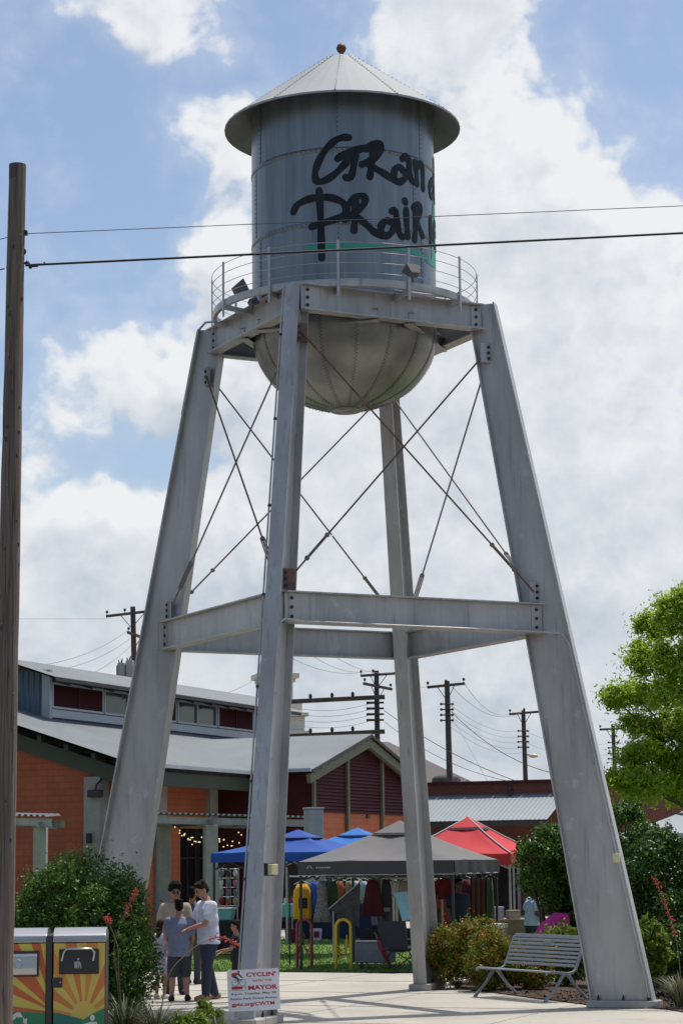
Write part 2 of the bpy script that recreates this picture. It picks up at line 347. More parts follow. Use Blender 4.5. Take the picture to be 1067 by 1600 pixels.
def clumps(c, r, n, cr, seed, zmin=.0, inner=.7):   # small blobs strewn over a big ellipsoid
    g = random.Random(seed); out = [(*c, r[0] * inner, r[1] * inner, r[2] * inner)]
    for _ in range(n):
        while True:
            d = Vector((g.gauss(0, 1), g.gauss(0, 1), g.gauss(0, 1))).normalized(); q = Vector((c[0] + d.x * r[0] * .86, c[1] + d.y * r[1] * .86, c[2] + d.z * r[2] * .86))
            if q.z > zmin: break
        k = cr * g.uniform(.6, 1.35); out.append((q.x, q.y, q.z, k, k, k * g.uniform(.7, 1)))
    return out
def branches(mb, base, tips, r0, g, wob=.12):
    for t in tips:
        t = Vector(t); b = Vector(base); n = 5; pts = []
        for i in range(n + 1):
            f = i / n; p = b.lerp(t, f); p.z = b.z + (t.z - b.z) * f ** .8
            if 0 < i < n: p += Vector((g.uniform(-wob, wob), g.uniform(-wob, wob), 0))
            pts.append(p)
        mb.tube(pts, [r0 * (1 - .8 * i / n) for i in range(n + 1)], 6)
def blades(mb, base, n, h, spread, w, g, droop=.5, lean=None):
    for _ in range(n):
        a = g.uniform(0, 2 * PI); d = Vector((math.cos(a), math.sin(a), 0)); L_ = h * g.uniform(.5, 1.1); out = spread * g.uniform(.2, 1.1); b = Vector(base) + d * g.uniform(0, .1) * spread * 2
        side = Vector((-d.y, d.x, 0)); vs = []; k = 5
        for i in range(k + 1):
            f = i / k; z = L_ * (f - droop * f * f * g.uniform(.8, 1)); p = b + d * out * f ** 1.5 + Vector((0, 0, max(z, .01)));
            ww = w * (1 - f) ** .6 * .5 + .0008; vs += [p - side * ww, p + side * ww]
        mb.add(vs, [(2 * i, 2 * i + 1, 2 * i + 3, 2 * i + 2) for i in range(k)], False)
# ================================================================== the water tower
TC = Vector((.0826, 33.2823, 0)); TH = .3147
LEGS = {'C': TH, 'B': TH + PI / 2, 'A': TH + PI, 'D': TH - PI / 2}
ro = lambda z: 4.5603 - .20106 * z
ri = lambda z: 3.6385 - .15538 * z
FW = .1122; RT = 1.4452; FT = .022
def rt(leg): a = LEGS[leg]; return Vector((math.sin(a), math.cos(a), 0)), Vector((math.cos(a), -math.sin(a), 0))
def tp(leg, r, t, z): a, b = rt(leg); return TC + a * r + b * t + Vector((0, 0, z))
ZM0, ZM1, ZT0, ZT1 = 5.427, 5.879, 10.14, 10.544
def cylp(ang, z, r=RT): return TC + Vector((r * math.sin(ang), -r * math.cos(ang), z))   # angle 0 faces -y, + to the right
def hit(x, y, r=RT):
    o = Vector((0, 0, EYE)); d = ray(x, y); a = d.x ** 2 + d.y ** 2; b = -2 * (d.x * TC.x + d.y * TC.y); c = TC.x ** 2 + TC.y ** 2 - r * r
    q = b * b - 4 * a * c; t = (-b - math.sqrt(max(0, q))) / (2 * a); p = o + d * t
    return math.atan2(p.x - TC.x, -(p.y - TC.y)), p.z
M['flood_grey'] = mat('floodlight_grey', (.11, .11, .12), .5, .3)
def water_tower():
    W = thing('water_tower', 'tall grey steel water tower on four splayed legs with dark painted lettering on its tank', 'water tower', TC)
    # legs
    for L in 'ABCD':
        mb = MB(); z0, z1 = .1, ZT1 + (-.05 if L == 'A' else .02)
        ext = .0
        for f, sgn in ((ro, 1), (ri, -1)):
            def c(r_, t_, z): return tp(L, r_, t_, z)
            a0, a1 = f(z0), f(z1); k = -sgn * FT
            mb.hexa([c(a0, -FW, z0), c(a0, FW, z0), c(a0 + k, FW, z0), c(a0 + k, -FW, z0)], [c(a1, -FW, z1), c(a1, FW, z1), c(a1 + k, FW, z1), c(a1 + k, -FW, z1)])
        t = .009
        mb.hexa([tp(L, ro(z0) - FT, -t, z0), tp(L, ro(z0) - FT, t, z0), tp(L, ri(z0) + FT, t, z0), tp(L, ri(z0) + FT, -t, z0)],
                [tp(L, ro(z1) - FT, -t, z1), tp(L, ro(z1) - FT, t, z1), tp(L, ri(z1) + FT, t, z1), tp(L, ri(z1) + FT, -t, z1)])
        leg = mb.build('leg', 'steel', W, fixn=False)
        mb = MB(); a, b = rt(L); zs = 4.98; mb.box(tp(L, (ro(zs) + ri(zs)) / 2, 0, zs), (ro(zs) - ri(zs) - .052, .026, .014), axes=(Vector((a.x, a.y, 0)), Vector((b.x, b.y, 0)), Vector((0, 0, 1))))
        mb.box(tp(L, ro(zs) - .004, 0, zs), (.014, FW * 2 - .002, .012), axes=(Vector((a.x, a.y, 0)), Vector((b.x, b.y, 0)), Vector((0, 0, 1)))); mb.build('weld_seam', 'steel', leg)
        mb = MB(); a, b = rt(L); rm = (ro(0) + ri(0)) / 2
        ax = (Vector((a.x, a.y, 0)), Vector((b.x, b.y, 0)), Vector((0, 0, 1)))
        mb.box(tp(L, rm, 0, .05), (ro(0) - ri(0) + .12, FW * 2 + .14, .098), axes=ax); bp = mb.build('base_plate', 'concrete', leg, bevel=.008)
        for rr_ in (ri(0) + .1, rm, ro(0) - .1):
            for s in (-1, 1):
                mb = MB(); q = tp(L, rr_, s * (FW - .035), .1); mb.cyl(q, q + Vector((0, 0, .045)), .019, n=6); mb.cyl(q + Vector((0, 0, .045)), q + Vector((0, 0, .075)), .010, n=6); mb.build('anchor_bolt', 'bolt', leg)
    # ring beams
    def mid(L, z): return (ro(z) + ri(z)) / 2
    for z0, z1, tag_ in ((ZM0, ZM1, 'middle'), (ZT0, ZT1, 'top')):
        zc = (z0 + z1) / 2; h = z1 - z0
        for a, b in ('AB', 'BC', 'CD', 'DA'):
            rr_ = mid(a, zc); p, q = tp(a, rr_, 0, zc), tp(b, rr_, 0, zc); d = (q - p).normalized(); cut = .06 if tag_ == 'top' else .07
            p += d * cut; q -= d * cut
            mb = MB(); mb.ibeam(p, q, h, .21, .02); bm_ = mb.build('ring_beam', 'steel', W)
            # end plates with bolts, outside face
            out = Vector((d.y, -d.x, 0)); out = out if out.dot((p + q) / 2 - TC) > 0 else -out
            for e, s in ((p, 1), (q, -1)):
                mb = MB(); c = e + d * s * .12 + out * .012
                mb.box(c, (.13, .012, h - .05), axes=(d, out, Vector((0, 0, 1))))
                mb.m = 1
                for k in (-1, 0, 1):
                    cc = c + Vector((0, 0, k * h * .29)) - d * s * .02; mb.cyl(cc, cc + out * .02, .026, n=8)
                mb.build('splice_plate', ['steel', 'bolt'], bm_)
    # diagonal corner struts under the tank
    rr_ = mid('A', 10.2)
    for a, b, c in ('DAB', 'ABC', 'BCD', 'CDA'):
        A_, B_, C_ = (tp(x, mid(x, 10.2), 0, 10.2) for x in (a, b, c)); p = B_.lerp(A_, .42); q = B_.lerp(C_, .42)
        mb = MB(); mb.ibeam(p, q, .2, .14, .014); mb.build('corner_strut', 'steel', W)
    # brace rods
    def rod(P, Q, m):
        d = (Q - P).normalized(); mb = MB(); mb.tube([P, Q], .014, 7); o = mb.build('brace_rod', m, W)
        up = d if d.z > 0 else -d; low = P if P.z < Q.z else Q
        c0, c1 = low + up * .45, low + up * .95; side = up.cross(Vector((0, 0, 1))).normalized(); mb = MB()
        for s in (-1, 1): mb.tube([c0 + side * s * .032, c1 + side * s * .032], .011, 6)
        mb.ell(c0, .038, 8, 6); mb.ell(c1, .038, 8, 6); mb.build('turnbuckle', 'rod', o)
        # gusset plates
        return o
    zt, zb_ = 9.78, 6.06
    faces = [('A', 'B', 'rust', 'rust'), ('B', 'C', 'rod', 'rod'), ('C', 'D', 'rod', 'rod'), ('D', 'A', 'rust', 'rod')]
    for a, b, m1, m2 in faces:
        A_, B_ = tp(a, mid(a, zt), 0, zt), tp(b, mid(b, zt), 0, zt); A2, B2 = tp(a, mid(a, zb_), 0, zb_), tp(b, mid(b, zb_), 0, zb_)
        d = (B_ - A_).normalized(); out = Vector((d.y, -d.x, 0)); out = out if out.dot((A_ + B_) / 2 - TC) > 0 else -out
        rod(A_ + d * .10 + out * .02, B2 - d * .12 + out * .02, m1); rod(B_ - d * .10 - out * .02, A2 + d * .12 - out * .02, m2)
        for e, s, m in ((A_, 1, m1), (B_, -1, m2), (A2, 1, m2), (B2, -1, m1)):
            mb = MB(); c = e + d * s * .11 + out * .0; mb.box(c, (.17, .016, .30), axes=(d, out, Vector((0, 0, 1))))
            mb.m = 1
            for k in (-1, 0, 1): cc = c + Vector((0, 0, k * .09)) - d * s * .05 + out * .008; mb.cyl(cc, cc + out * .018, .024, n=8)
            mb.build('gusset_plate', [m if m == 'rust' and e in (A_, A2) and a == 'A' else 'steel', 'bolt'], W)
    # tank
    mb = MB(); zt0, zt1 = 10.25, 13.86
    mb.lathe(TC, [(RT, zt0), (RT, 11.66), (RT, 11.68), (RT, 12.82), (RT, 12.84), (RT, zt1)], 96); tank = mb.build('tank_shell', 'galv', W)
    # seams: hoops and staggered vertical laps with rivets
    def rivets(mb, pts, out, r=.011):
        for p, o in zip(pts, out):
            a = o.orthogonal().normalized(); b = o.cross(a); k = len(mb.v); vs = [p + (a * math.cos(t) + b * math.sin(t)) * r for t in [i * PI / 3 for i in range(6)]] + [p + o * r * .8]
            mb.add(vs, [(i, (i + 1) % 6, 6) for i in range(6)], False)
    for zs in (11.67, 12.83):
        mb = MB(); mb.lathe(TC, [(RT + .001, zs - .035), (RT + .006, zs - .035), (RT + .006, zs + .035), (RT + .001, zs + .035)], 96)
        mb.m = 1
        A_ = [2 * PI * k / 110 for k in range(110)]; rivets(mb, [cylp(t, zs, RT + .006) for t in A_], [(cylp(t, 0, 1) - TC) for t in A_]); mb.build('hoop_seam', ['galv', 'bolt'], tank)
    for z0, z1, off in ((12.85, 13.85, -3.3), (11.70, 12.80, -70.5), (10.27, 11.64, -3.3)):
        for k in range(6 if off > -50 else 3):
            t = R(off + k * (60 if off > -50 else 120)); mb = MB(); dt = .022
            vs = [cylp(t - dt, z0, RT + .005), cylp(t + dt, z0, RT + .005), cylp(t + dt, z1, RT + .005), cylp(t - dt, z1, RT + .005)]; mb.quad(*vs); mb.m = 1
            Z = np.arange(z0 + .04, z1, .075); o = cylp(t, 0, 1) - TC; rivets(mb, [cylp(t, z, RT + .006) for z in Z], [o] * len(Z)); mb.build('vertical_seam', ['galv', 'bolt'], tank)
    # bowl
    prof = []; zb0, dz = 10.27, 1.20
    for i in range(25):
        f = i / 24 * PI / 2; prof.append((max(.02, RT * math.cos(f) ** .92), zb0 - dz * math.sin(f)))
    prof = [(RT - .004, zb0 + .03)] + prof[:-1] + [(.19, zb0 - dz + .006), (.001, zb0 - dz + .004)]
    mb = MB(); mb.lathe(TC, prof, 96); bowl = mb.build('tank_bowl', 'galv_bowl', W)
    mb = MB(); mb.lathe(TC, [(.21, zb0 - dz + .02), (.22, zb0 - dz - .03), (.0, zb0 - dz - .035)], 32); mb.build('bowl_cap', 'galv_bowl', W)
    for k in range(16):
        t = 2 * PI * (k + .32) / 16; mb = MB(); w = .028; vs = []
        for r_, z in prof[1:-2]:
            if r_ < .24: break
            n = Vector((math.sin(t), -math.cos(t), 0)); sd_ = Vector((math.cos(t), math.sin(t), 0)); c = TC + n * (r_ + .004) + Vector((0, 0, z - .004)); vs += [c - sd_ * w, c + sd_ * w]
        mb.add(vs, [(2 * i, 2 * i + 1, 2 * i + 3, 2 * i + 2) for i in range(len(vs) // 2 - 1)], True); mb.m = 1
        pts = []; outs = []
        for i in range(60):
            f = (i + .5) / 60 * R(80); r_ = RT * math.cos(f) ** .92; z = zb0 - dz * math.sin(f); o = Vector((math.sin(t) * math.cos(f), -math.cos(t) * math.cos(f), -math.sin(f)))
            sd_ = Vector((math.cos(t), math.sin(t), 0)) * (.012 if i % 2 else -.012); pts.append(TC + Vector((r_ * math.sin(t), -r_ * math.cos(t), z)) + o * .006 + sd_); outs.append(o)
        rivets(mb, pts, outs, .010); mb.build('bowl_seam', ['galv_bowl', 'bolt'], bowl)
    # roof: twelve flat-ish plates in a cone with a curved-down rim
    ze, za, Re = 13.60, 14.80, 1.873
    mb = MB(); n = 12; rot = R(-3.3); rs = [(Re, ze - .012), (Re, ze + .02), (1.35, ze + .02 + (za - ze) * .325), (.26, za), (.2, za + .02), (0, za + .02)]
    sub = 4; vs = []; fs = []; cols = n * sub
    for r_, z in rs:
        for k in range(cols):
            t = rot + 2 * PI * k / cols; f = (k % sub) / sub; vs.append(cylp(t, z, r_))
    for i in range(len(rs) - 1):
        for k in range(cols): fs.append((i * cols + k, i * cols + (k + 1) % cols, (i + 1) * cols + (k + 1) % cols, (i + 1) * cols + k))
    mb.add(vs, fs, False); roof = mb.build('tank_roof', 'galv_roof', W)
    mb = MB(); mb.lathe(TC, [(Re - .004, ze - .014), (Re - .03, ze - .012), (RT + .02, ze + .22), (RT - .05, ze + .25)], 72, smooth=True); mb.build('eave_underside', 'galv_dark', roof)
    for k in range(n):
        t = rot + 2 * PI * k / n; mb = MB(); sd_ = Vector((math.cos(t), math.sin(t), 0)); vs = []
        for r_, z in rs[1:4]: c = cylp(t, z + .006, r_); vs += [c - sd_ * .022, c + sd_ * .022]
        mb.add(vs, [(0, 1, 3, 2), (2, 3, 5, 4)], False); mb.m = 1; P = []
        for i in range(22):
            f = i / 21; P.append(cylp(t, rs[1][1] + (rs[3][1] - rs[1][1]) * f + .01, Re + (.26 - Re) * f))
        rivets(mb, P, [Vector((0, 0, 1))] * 22, .011)
        mb.build('roof_seam', ['galv_roof', 'bolt'], roof)
    mb = MB(); mb.lathe(TC, [(0, za + .28), (.025, za + .277), (.062, za + .25), (.083, za + .195), (.062, za + .14), (.035, za + .12), (.04, za + .06), (.09, za + .015)], 20); mb.build('finial', 'ball', roof)
    # lettering: brush strokes traced on the shell (measured on the wall, then laid on the curved surface)
    def stroke(mb, pts, w, dense=5):
        P = [Vector(p) for p in pts]; out = []
        for i in range(len(P) - 1):
            p0, p1, p2, p3 = P[max(i - 1, 0)], P[i], P[i + 1], P[min(i + 2, len(P) - 1)]
            for k in range(dense):
                t = k / dense; out.append(.5 * ((2 * p1) + (p2 - p0) * t + (2 * p0 - 5 * p1 + 4 * p2 - p3) * t * t + (3 * p1 - p0 - 3 * p2 + p3) * t ** 3))
        out.append(P[-1]); h = w / 2; vs = []; fs = []; n = len(out)
        def onto(q): return cylp(q.x / RT, q.y, RT + off[0])
        for i, q in enumerate(out):
            d = (out[min(i + 1, n - 1)] - out[max(i - 1, 0)]); d = d / (d.length + 1e-9); s = Vector((-d.y, d.x)); hh = h * (1 + .10 * math.sin(i * .7))
            vs += [onto(q - s * hh), onto(q), onto(q + s * hh)]
        for i in range(n - 1): fs += [(3 * i, 3 * i + 3, 3 * i + 4, 3 * i + 1), (3 * i + 1, 3 * i + 4, 3 * i + 5, 3 * i + 2)]
        mb.add(vs, fs, False); off[0] += .00007
        for e in (out[0], out[-1]):
            mb.add([onto(e)] + [onto(e + Vector((math.cos(a), math.sin(a))) * h) for a in [2 * PI * k / 14 for k in range(14)]], [(0, k + 1, (k + 1) % 14 + 1) for k in range(14)], False); off[0] += .00007
    off = [.0072]
    def Z(pts):   # strokes given as seen straight on: azimuth*R along the wall, height
        o = []
        for x, y in pts:
            a, z = hit(320 + x / 2.425, 60 + y / 2.425); o.append((a * RT, z))
        return o
    w = .110
    words = [
     [(545, 376), (520, 376), (490, 390), (460, 420), (432, 465), (418, 510), (424, 540), (450, 540), (485, 520), (520, 488), (548, 455)],
     [(503, 456), (530, 438), (570, 424), (610, 414)], [(572, 428), (566, 470), (557, 515), (545, 530), (533, 526)],
     [(640, 405), (634, 450), (625, 525)], [(612, 420), (640, 400), (662, 400), (665, 425), (640, 455), (595, 478)], [(612, 470), (640, 490), (675, 510), (708, 532), (728, 542)],
     [(752, 502), (734, 488), (718, 502), (718, 530), (736, 544), (756, 532), (768, 505)], [(748, 456), (762, 446), (772, 466), (774, 505), (782, 535), (796, 548)],
     [(796, 470), (800, 510), (803, 552)], [(800, 492), (812, 474), (823, 484), (825, 525), (826, 570)],
     [(336, 658), (350, 632), (385, 612), (430, 603), (480, 604), (522, 622), (536, 648), (520, 674), (470, 694), (405, 714)],
     [(433, 577), (438, 660), (441, 750), (443, 832)],
     [(570, 605), (568, 670), (565, 728)], [(552, 622), (575, 600), (603, 600), (604, 625), (570, 660), (530, 688)], [(575, 678), (605, 700), (640, 732), (670, 748)],
     [(708, 700), (690, 690), (670, 705), (668, 732), (684, 748), (704, 738), (722, 708)], [(708, 655), (722, 655), (727, 690), (735, 735), (748, 752)],
     [(762, 650), (764, 700), (768, 752)], [(757, 615), (759, 621)],
     [(797, 640), (797, 700), (794, 764)], [(790, 642), (806, 630), (815, 640), (812, 668), (798, 690)], [(800, 690), (810, 715), (824, 748)]]
    for grp in ((0, 1, 2), (3, 4, 5), (6, 7), (8, 9), (10, 11), (12, 13, 14), (15, 16), (17, 18), (19, 20, 21)):
        mb = MB()
        for i in grp: stroke(mb, Z(words[i]), w)
        mb.build('letter', 'dark_paint', tank)
    # the words run on round the side of the tank
    a0 = R(65) * RT
    for grp in (([(.42, 12.6), (.35, 12.7), (.2, 12.62), (.1, 12.5), (.15, 12.38), (.3, 12.42), (.38, 12.6)], [(.42, 13.05), (.4, 12.7), (.42, 12.36)]), ([(.1, 12.0), (.1, 11.6)],), ([(.3, 11.78), (.5, 11.86), (.45, 12.0), (.3, 11.95), (.28, 11.7), (.4, 11.58), (.56, 11.66)],)):
        mb = MB()
        for s in grp: stroke(mb, [(a0 + x, z) for x, z in s], w)
        mb.build('letter', 'dark_paint', tank)
    off[0] = .0035
    mb = MB(); up = Z([(380, 786), (450, 776), (520, 774), (600, 778), (680, 784), (760, 792), (820, 806), (855, 832), (868, 848)]); dn = Z([(380, 803), (450, 802), (520, 799), (600, 800), (680, 803), (740, 806), (800, 822), (850, 856), (868, 872)])
    n = len(up); vs = []
    def fine(L_):
        o = []
        for i in range(len(L_) - 1):
            for k in range(5): o.append(Vector(L_[i]).lerp(Vector(L_[i + 1]), k / 5))
        return o + [Vector(L_[-1])]
    U_, D_ = fine(up), fine(dn)
    for a, b in zip(U_, D_): vs += [cylp(a.x / RT, a.y, RT + .0045), cylp(b.x / RT, b.y, RT + .0045)]
    mb.add(vs, [(2 * i, 2 * i + 1, 2 * i + 3, 2 * i + 2) for i in range(len(U_) - 1)], False)
    t0, t1 = R(70), R(100); vs = []
    for i in range(13):
        t = t0 + (t1 - t0) * i / 12; f = i / 12; vs += [cylp(t, 11.25 + .1 * f, RT + .0045), cylp(t, 11.6 + 1.0 * math.sin(PI * min(1, f * 1.2 + .05)) , RT + .0045)]
    mb.add(vs, [(2 * i, 2 * i + 2, 2 * i + 3, 2 * i + 1) for i in range(12)], False); mb.build('green_swoosh', 'green_paint', tank)
    # balcony ring, posts and cables
    RB = 2.03; zr = 10.575
    mb = MB(); mb.lathe(TC, [(RB - .03, zr - .055), (RB + .03, zr - .055), (RB + .036, zr), (RB + .03, zr + .055), (RB - .03, zr + .055), (RB - .03, zr - .055)], 96, smooth=False); ring = mb.build('balcony_ring', 'steel', W)
    for k in range(12):
        t = R(-2.5 + 30 * k); mb = MB(); p = cylp(t, 10.38, RB + .055); mb.box(p + Vector((0, 0, .40)), (.042, .018, .86), rz=t); mb.build('railing_post', 'steel', ring)
        mb = MB(); mb.beam(cylp(t, 10.50, RB + .03), cylp(t, 10.45, 1.46), .05, .07); mb.build('bracket_arm', 'steel', ring)
    for zc in (10.71, 10.87, 11.03, 11.18):
        mb = MB(); mb.tube([cylp(2 * PI * k / 72, zc, RB + .05) for k in range(72)], .0052, 5, closed=True); mb.build('railing_cable', 'steel', ring)
    # pipes on the ring beams
    mb = MB(); A_, B_ = tp('A', mid('A', 10.6), 0, 10.6), tp('B', mid('B', 10.6), 0, 10.6); d = (B_ - A_).normalized(); out = Vector((d.y, -d.x, 0)); out = out if out.dot((A_ + B_) / 2 - TC) > 0 else -out
    mb.tube([A_.lerp(B_, .5) + out * .06, A_.lerp(B_, .86) + out * .06, A_.lerp(B_, .9) + out * .0], .02, 8); mb.build('conduit', 'steel', W)
    # flood lights on the balcony
    def flood(p, yaw, s=1.0, tilt=.4):
        mb = MB(); f = Vector((math.sin(yaw), -math.cos(yaw), 0)); sd_ = Vector((f.y, -f.x, 0)); fd = (f * math.cos(tilt) + Vector((0, 0, math.sin(tilt)))).normalized(); u = fd.cross(sd_).normalized()
        q = [p + fd * .10 * s + sd_ * a * .15 * s + u * b * .11 * s for a, b in ((-1, -1), (1, -1), (1, 1), (-1, 1))]; q2 = [p - fd * .09 * s + sd_ * a * .09 * s + u * b * .06 * s for a, b in ((-1, -1), (1, -1), (1, 1), (-1, 1))]
        mb.hexa(q2, q); mb.tube([p + Vector((0, 0, -.05)), p + Vector((0, 0, -.2)) * s], .02, 6); o = mb.build('floodlight', 'flood_grey', ring)
    flood(cylp(R(-58), 10.78, 1.9), R(110), .9, .5); flood(cylp(R(-44), 10.60, 1.7), R(130), .55, .6); flood(cylp(R(-49), 10.5, 1.85), R(130), .55, .6); flood(cylp(R(29), 10.78, 2.1), R(-150), .8, .9)
    # conduit down the near leg and round the ring beam
    zb = 5.42
    mb = MB(); pts = [tp('A', ro(z) - .05, -FW + .012, z) for z in np.linspace(.12, zb - .1, 8)] + [tp('A', ro(zb) - .06, -FW + .0, zb - .02), tp('A', ro(zb) - .12, -FW - .05, zb + .03)]
    A_, B_ = tp('A', mid('A', zb), 0, zb + .02), tp('B', mid('B', zb), 0, zb + .02); d = (B_ - A_).normalized(); out = Vector((d.y, -d.x, 0)); out = out if out.dot((A_ + B_) / 2 - TC) > 0 else -out
    pts += [A_ + d * .35 + out * .13, B_ - d * .25 + out * .13]; pts += [tp('B', ro(zb) - .12, FW + .02, zb)]
    pts += [tp('B', ro(z) - .045, FW + .012, z) for z in np.linspace(zb - .15, .15, 8)]
    mb.tube(pts, .017, 8); cnd = mb.build('conduit', 'steel', W)
    for z in np.arange(.8, 5.2, .9):
        for p in (tp('A', ro(z) - .05, -FW + .01, z), tp('B', ro(z) - .045, FW + .01, z)): mb = MB(); mb.box(p, (.06, .06, .03), rz=TH); mb.build('conduit_clamp', 'steel', cnd)
    mb = MB(); mb.tube([tp('A', ro(z) - .02, FW + .035, z) for z in np.linspace(.12, 10.5, 20)], .014, 7); o = mb.build('safety_cable', 'steel', W)
    for z in np.arange(.6, 10.4, 1.3): mb = MB(); mb.box(tp('A', ro(z) - .02, FW + .02, z), (.06, .05, .035), rz=TH); mb.build('cable_bracket', 'bolt', o)
    mb = MB(); pts = [tp('D', ro(z) + .03, -.02, z) for z in (9.2, 9.9, 10.3)] + [tp('D', ro(10.5) + .02, -.02, 10.55), tp('D', ro(10.5) - .12, -.03, 10.68), tp('D', ro(10.5) - .3, -.03, 10.68)]; mb.tube(pts, .02, 8); mb.build('conduit', 'steel', W)
    # small wall-pack lamps low on two of the legs
    z = 2.02; c = tp('A', ro(z) - .10, -FW - .05, z); f = (rt('A')[0] * .45 - rt('A')[1]).normalized(); sd_ = Vector((-f.y, f.x, 0)); ax = (sd_, f, Vector((0, 0, 1)))
    mb = MB(); mb.box(c, (.14, .06, .17), axes=ax); lp = mb.build('wall_lamp', 'black', W, bevel=.01); mb = MB(); mb.box(c + f * .07, (.12, .08, .14), axes=ax); mb.build('lamp_lens', 'lens', lp, bevel=.01)
    z = 2.12; c = tp('B', ro(z) - .06, FW + .03, z); f = rt('B')[1]; sd_ = Vector((-f.y, f.x, 0)); ax = (sd_, f, Vector((0, 0, 1)))
    mb = MB(); mb.box(c, (.10, .05, .13), axes=ax); lp = mb.build('junction_box', 'lens', W, bevel=.01)
    return W
water_tower()
# ================================================================== ground
U2 = Vector((.383, .924, 0)); N2 = Vector((.924, -.383, 0))     # street grid of the market building
def grassmat():
    m = mat('lawn_grass', (.085, .17, .022), .9, 0, 0, 1.1, .6, 60, col2=(.12, .20, .035), det=9); return m
M['grass'] = grassmat()
def pavmat():
    m = mat('plaza_paving', (.385, .36, .305), .92, 0, .13, .8, .15, 50, det=10); nt = m.node_tree; N = nt.nodes; L = nt.links; b = N['Principled BSDF']; prev = b.inputs['Base Color'].links[0].from_socket; tc = N.new('ShaderNodeTexCoord')
    for sc, lo, hi, col, amt in ((3.2, .58, .72, (.24, .22, .19), .6), (17, .70, .74, (.12, .11, .10), .8), (.45, .5, .7, (.30, .275, .235), .6)):
        n = N.new('ShaderNodeTexNoise'); n.inputs['Scale'].default_value = sc; n.inputs['Detail'].default_value = 7; L.new(tc.outputs['Object'], n.inputs['Vector']); mr = N.new('ShaderNodeMapRange'); mr.inputs['From Min'].default_value = lo; mr.inputs['From Max'].default_value = hi; mr.inputs['To Max'].default_value = amt; L.new(n.outputs[0], mr.inputs['Value'])
        mx = N.new('ShaderNodeMixRGB'); L.new(mr.outputs[0], mx.inputs[0]); L.new(prev, mx.inputs[1]); mx.inputs[2].default_value = (*col, 1); prev = mx.outputs[0]
    L.new(prev, b.inputs['Base Color']); return m
M['paving'] = pavmat()
M['earth'] = mat('bare_ground', (.17, .15, .12), .95, 0, .2, .4, .3, 20)
M['mulch'] = mat('bark_mulch', (.06, .035, .024), .95, 0, .6, 26, .9, 40)
M['asphalt'] = mat('asphalt', (.055, .055, .055), .9, 0, .15, 2, .3, 60)
def sheet(name, pts, z, m, n=None):
    mb = MB(); mb.add([(x, y, z) for x, y in pts], [tuple(range(len(pts)))], False); return struct(mb.build(name, m))
sheet('ground', [(-1500, -300), (1500, -300), (1500, 3000), (-1500, 3000)], -.03, 'earth')
sheet('street', [(-60, -12), (60, -12), (60, 20.5), (-60, 20.5)], -.022, 'asphalt')
def on(p, s, n): return (p[0] + U2.x * s + N2.x * n, p[1] + U2.y * s + N2.y * n)
E0 = (-2.38, 44.1)     # a point on the front edge of the lawn
sheet('plaza', [(-16, 21), (14, 21), (14, 40), on(E0, -.2, 14), on(E0, -.2, -16), (-16, 44)], -.004, 'paving')
sheet('lawn', [on(E0, 0, 16), on(E0, 17.5, 16), on(E0, 17.5, -14), on(E0, 0, -14)], .006, 'grass')
sheet('patio', [on(E0, 17.5, 40), on(E0, 45, 40), on(E0, 45, -30), on(E0, 17.5, -30)], -.008, 'paving')
# paving joints: shallow grooves show as thin dark lines
mb = MB()
for k in range(-3, 4):
    a = on((0, 33), -9, k * 3.2); b = on((0, 33), 10.5, k * 3.2); mb.beam((a[0], a[1], -.002), (b[0], b[1], -.002), .014, .008)
for k in range(-3, 4):
    a = on((0, 33), k * 3.2, -8); b = on((0, 33), k * 3.2, 9); mb.beam((a[0], a[1], -.0025), (b[0], b[1], -.0025), .014, .008)
struct(mb.build('paving_joints', 'concrete'))
# planting beds
bed = [gnd(700, 1537), gnd(722, 1545), gnd(820, 1558), gnd(922, 1571), gnd(1040, 1577), gnd(1085, 1585)]
pts = [(p.x, p.y) for p in bed] + [(9, 31), (12, 40), (6.2, 41.5), (3.2, 42.4), (2.3, 40)]
sheet('planting_bed', pts, .012, 'mulch')
sheet('planting_bed', [(-8, 24.6), (-1.75, 25.2), (-1.6, 27.8), (-2.35, 29.6), (-2.9, 31.6), (-8, 32.5)], .012, 'mulch')
# bark chips
g = np.random.default_rng(5)
def chips(n, fn, name):
    mb = MB(); i = 0
    while i < n:
        p = fn()
        if p is None: continue
        a = g.random() * 6.28; l, w_ = .015 + .03 * g.random(), .008 + .010 * g.random(); d = Vector((math.cos(a), math.sin(a), g.normal() * .2)) * l; e = Vector((-math.sin(a), math.cos(a), g.normal() * .3)) * w_
        c = Vector((p[0], p[1], .022 + .02 * g.random())); mb.quad(c - d - e, c + d - e, c + d + e, c - d + e); i += 1
    return tag(mb.build(name, leafmat('chip_mat_' + str(n), [(.06, .035, .024), (.03, .018, .014), (.10, .065, .045), (.045, .026, .018)], 0, .9)), 'brown bark chips strewn over the planting beds' if n > 2000 else 'brown bark chips under the left bush', 'mulch', kind='stuff')
def inbed():
    x, y = 2.0 + g.random() * 4.8, 31.4 + g.random() * 4.4
    for k in range(4):
        a, b = bed[k + 1], bed[k + 2] if k < 3 else bed[5]
        if a.x <= x <= b.x and y < a.y + (b.y - a.y) * (x - a.x) / (b.x - a.x) + .06: return None
    return (x, y)
chips(2600, inbed, 'bark_chips')
chips(1500, lambda: (-4.5 + g.random() * 2.7, 25.2 + g.random() * 2.6), 'bark_chips')
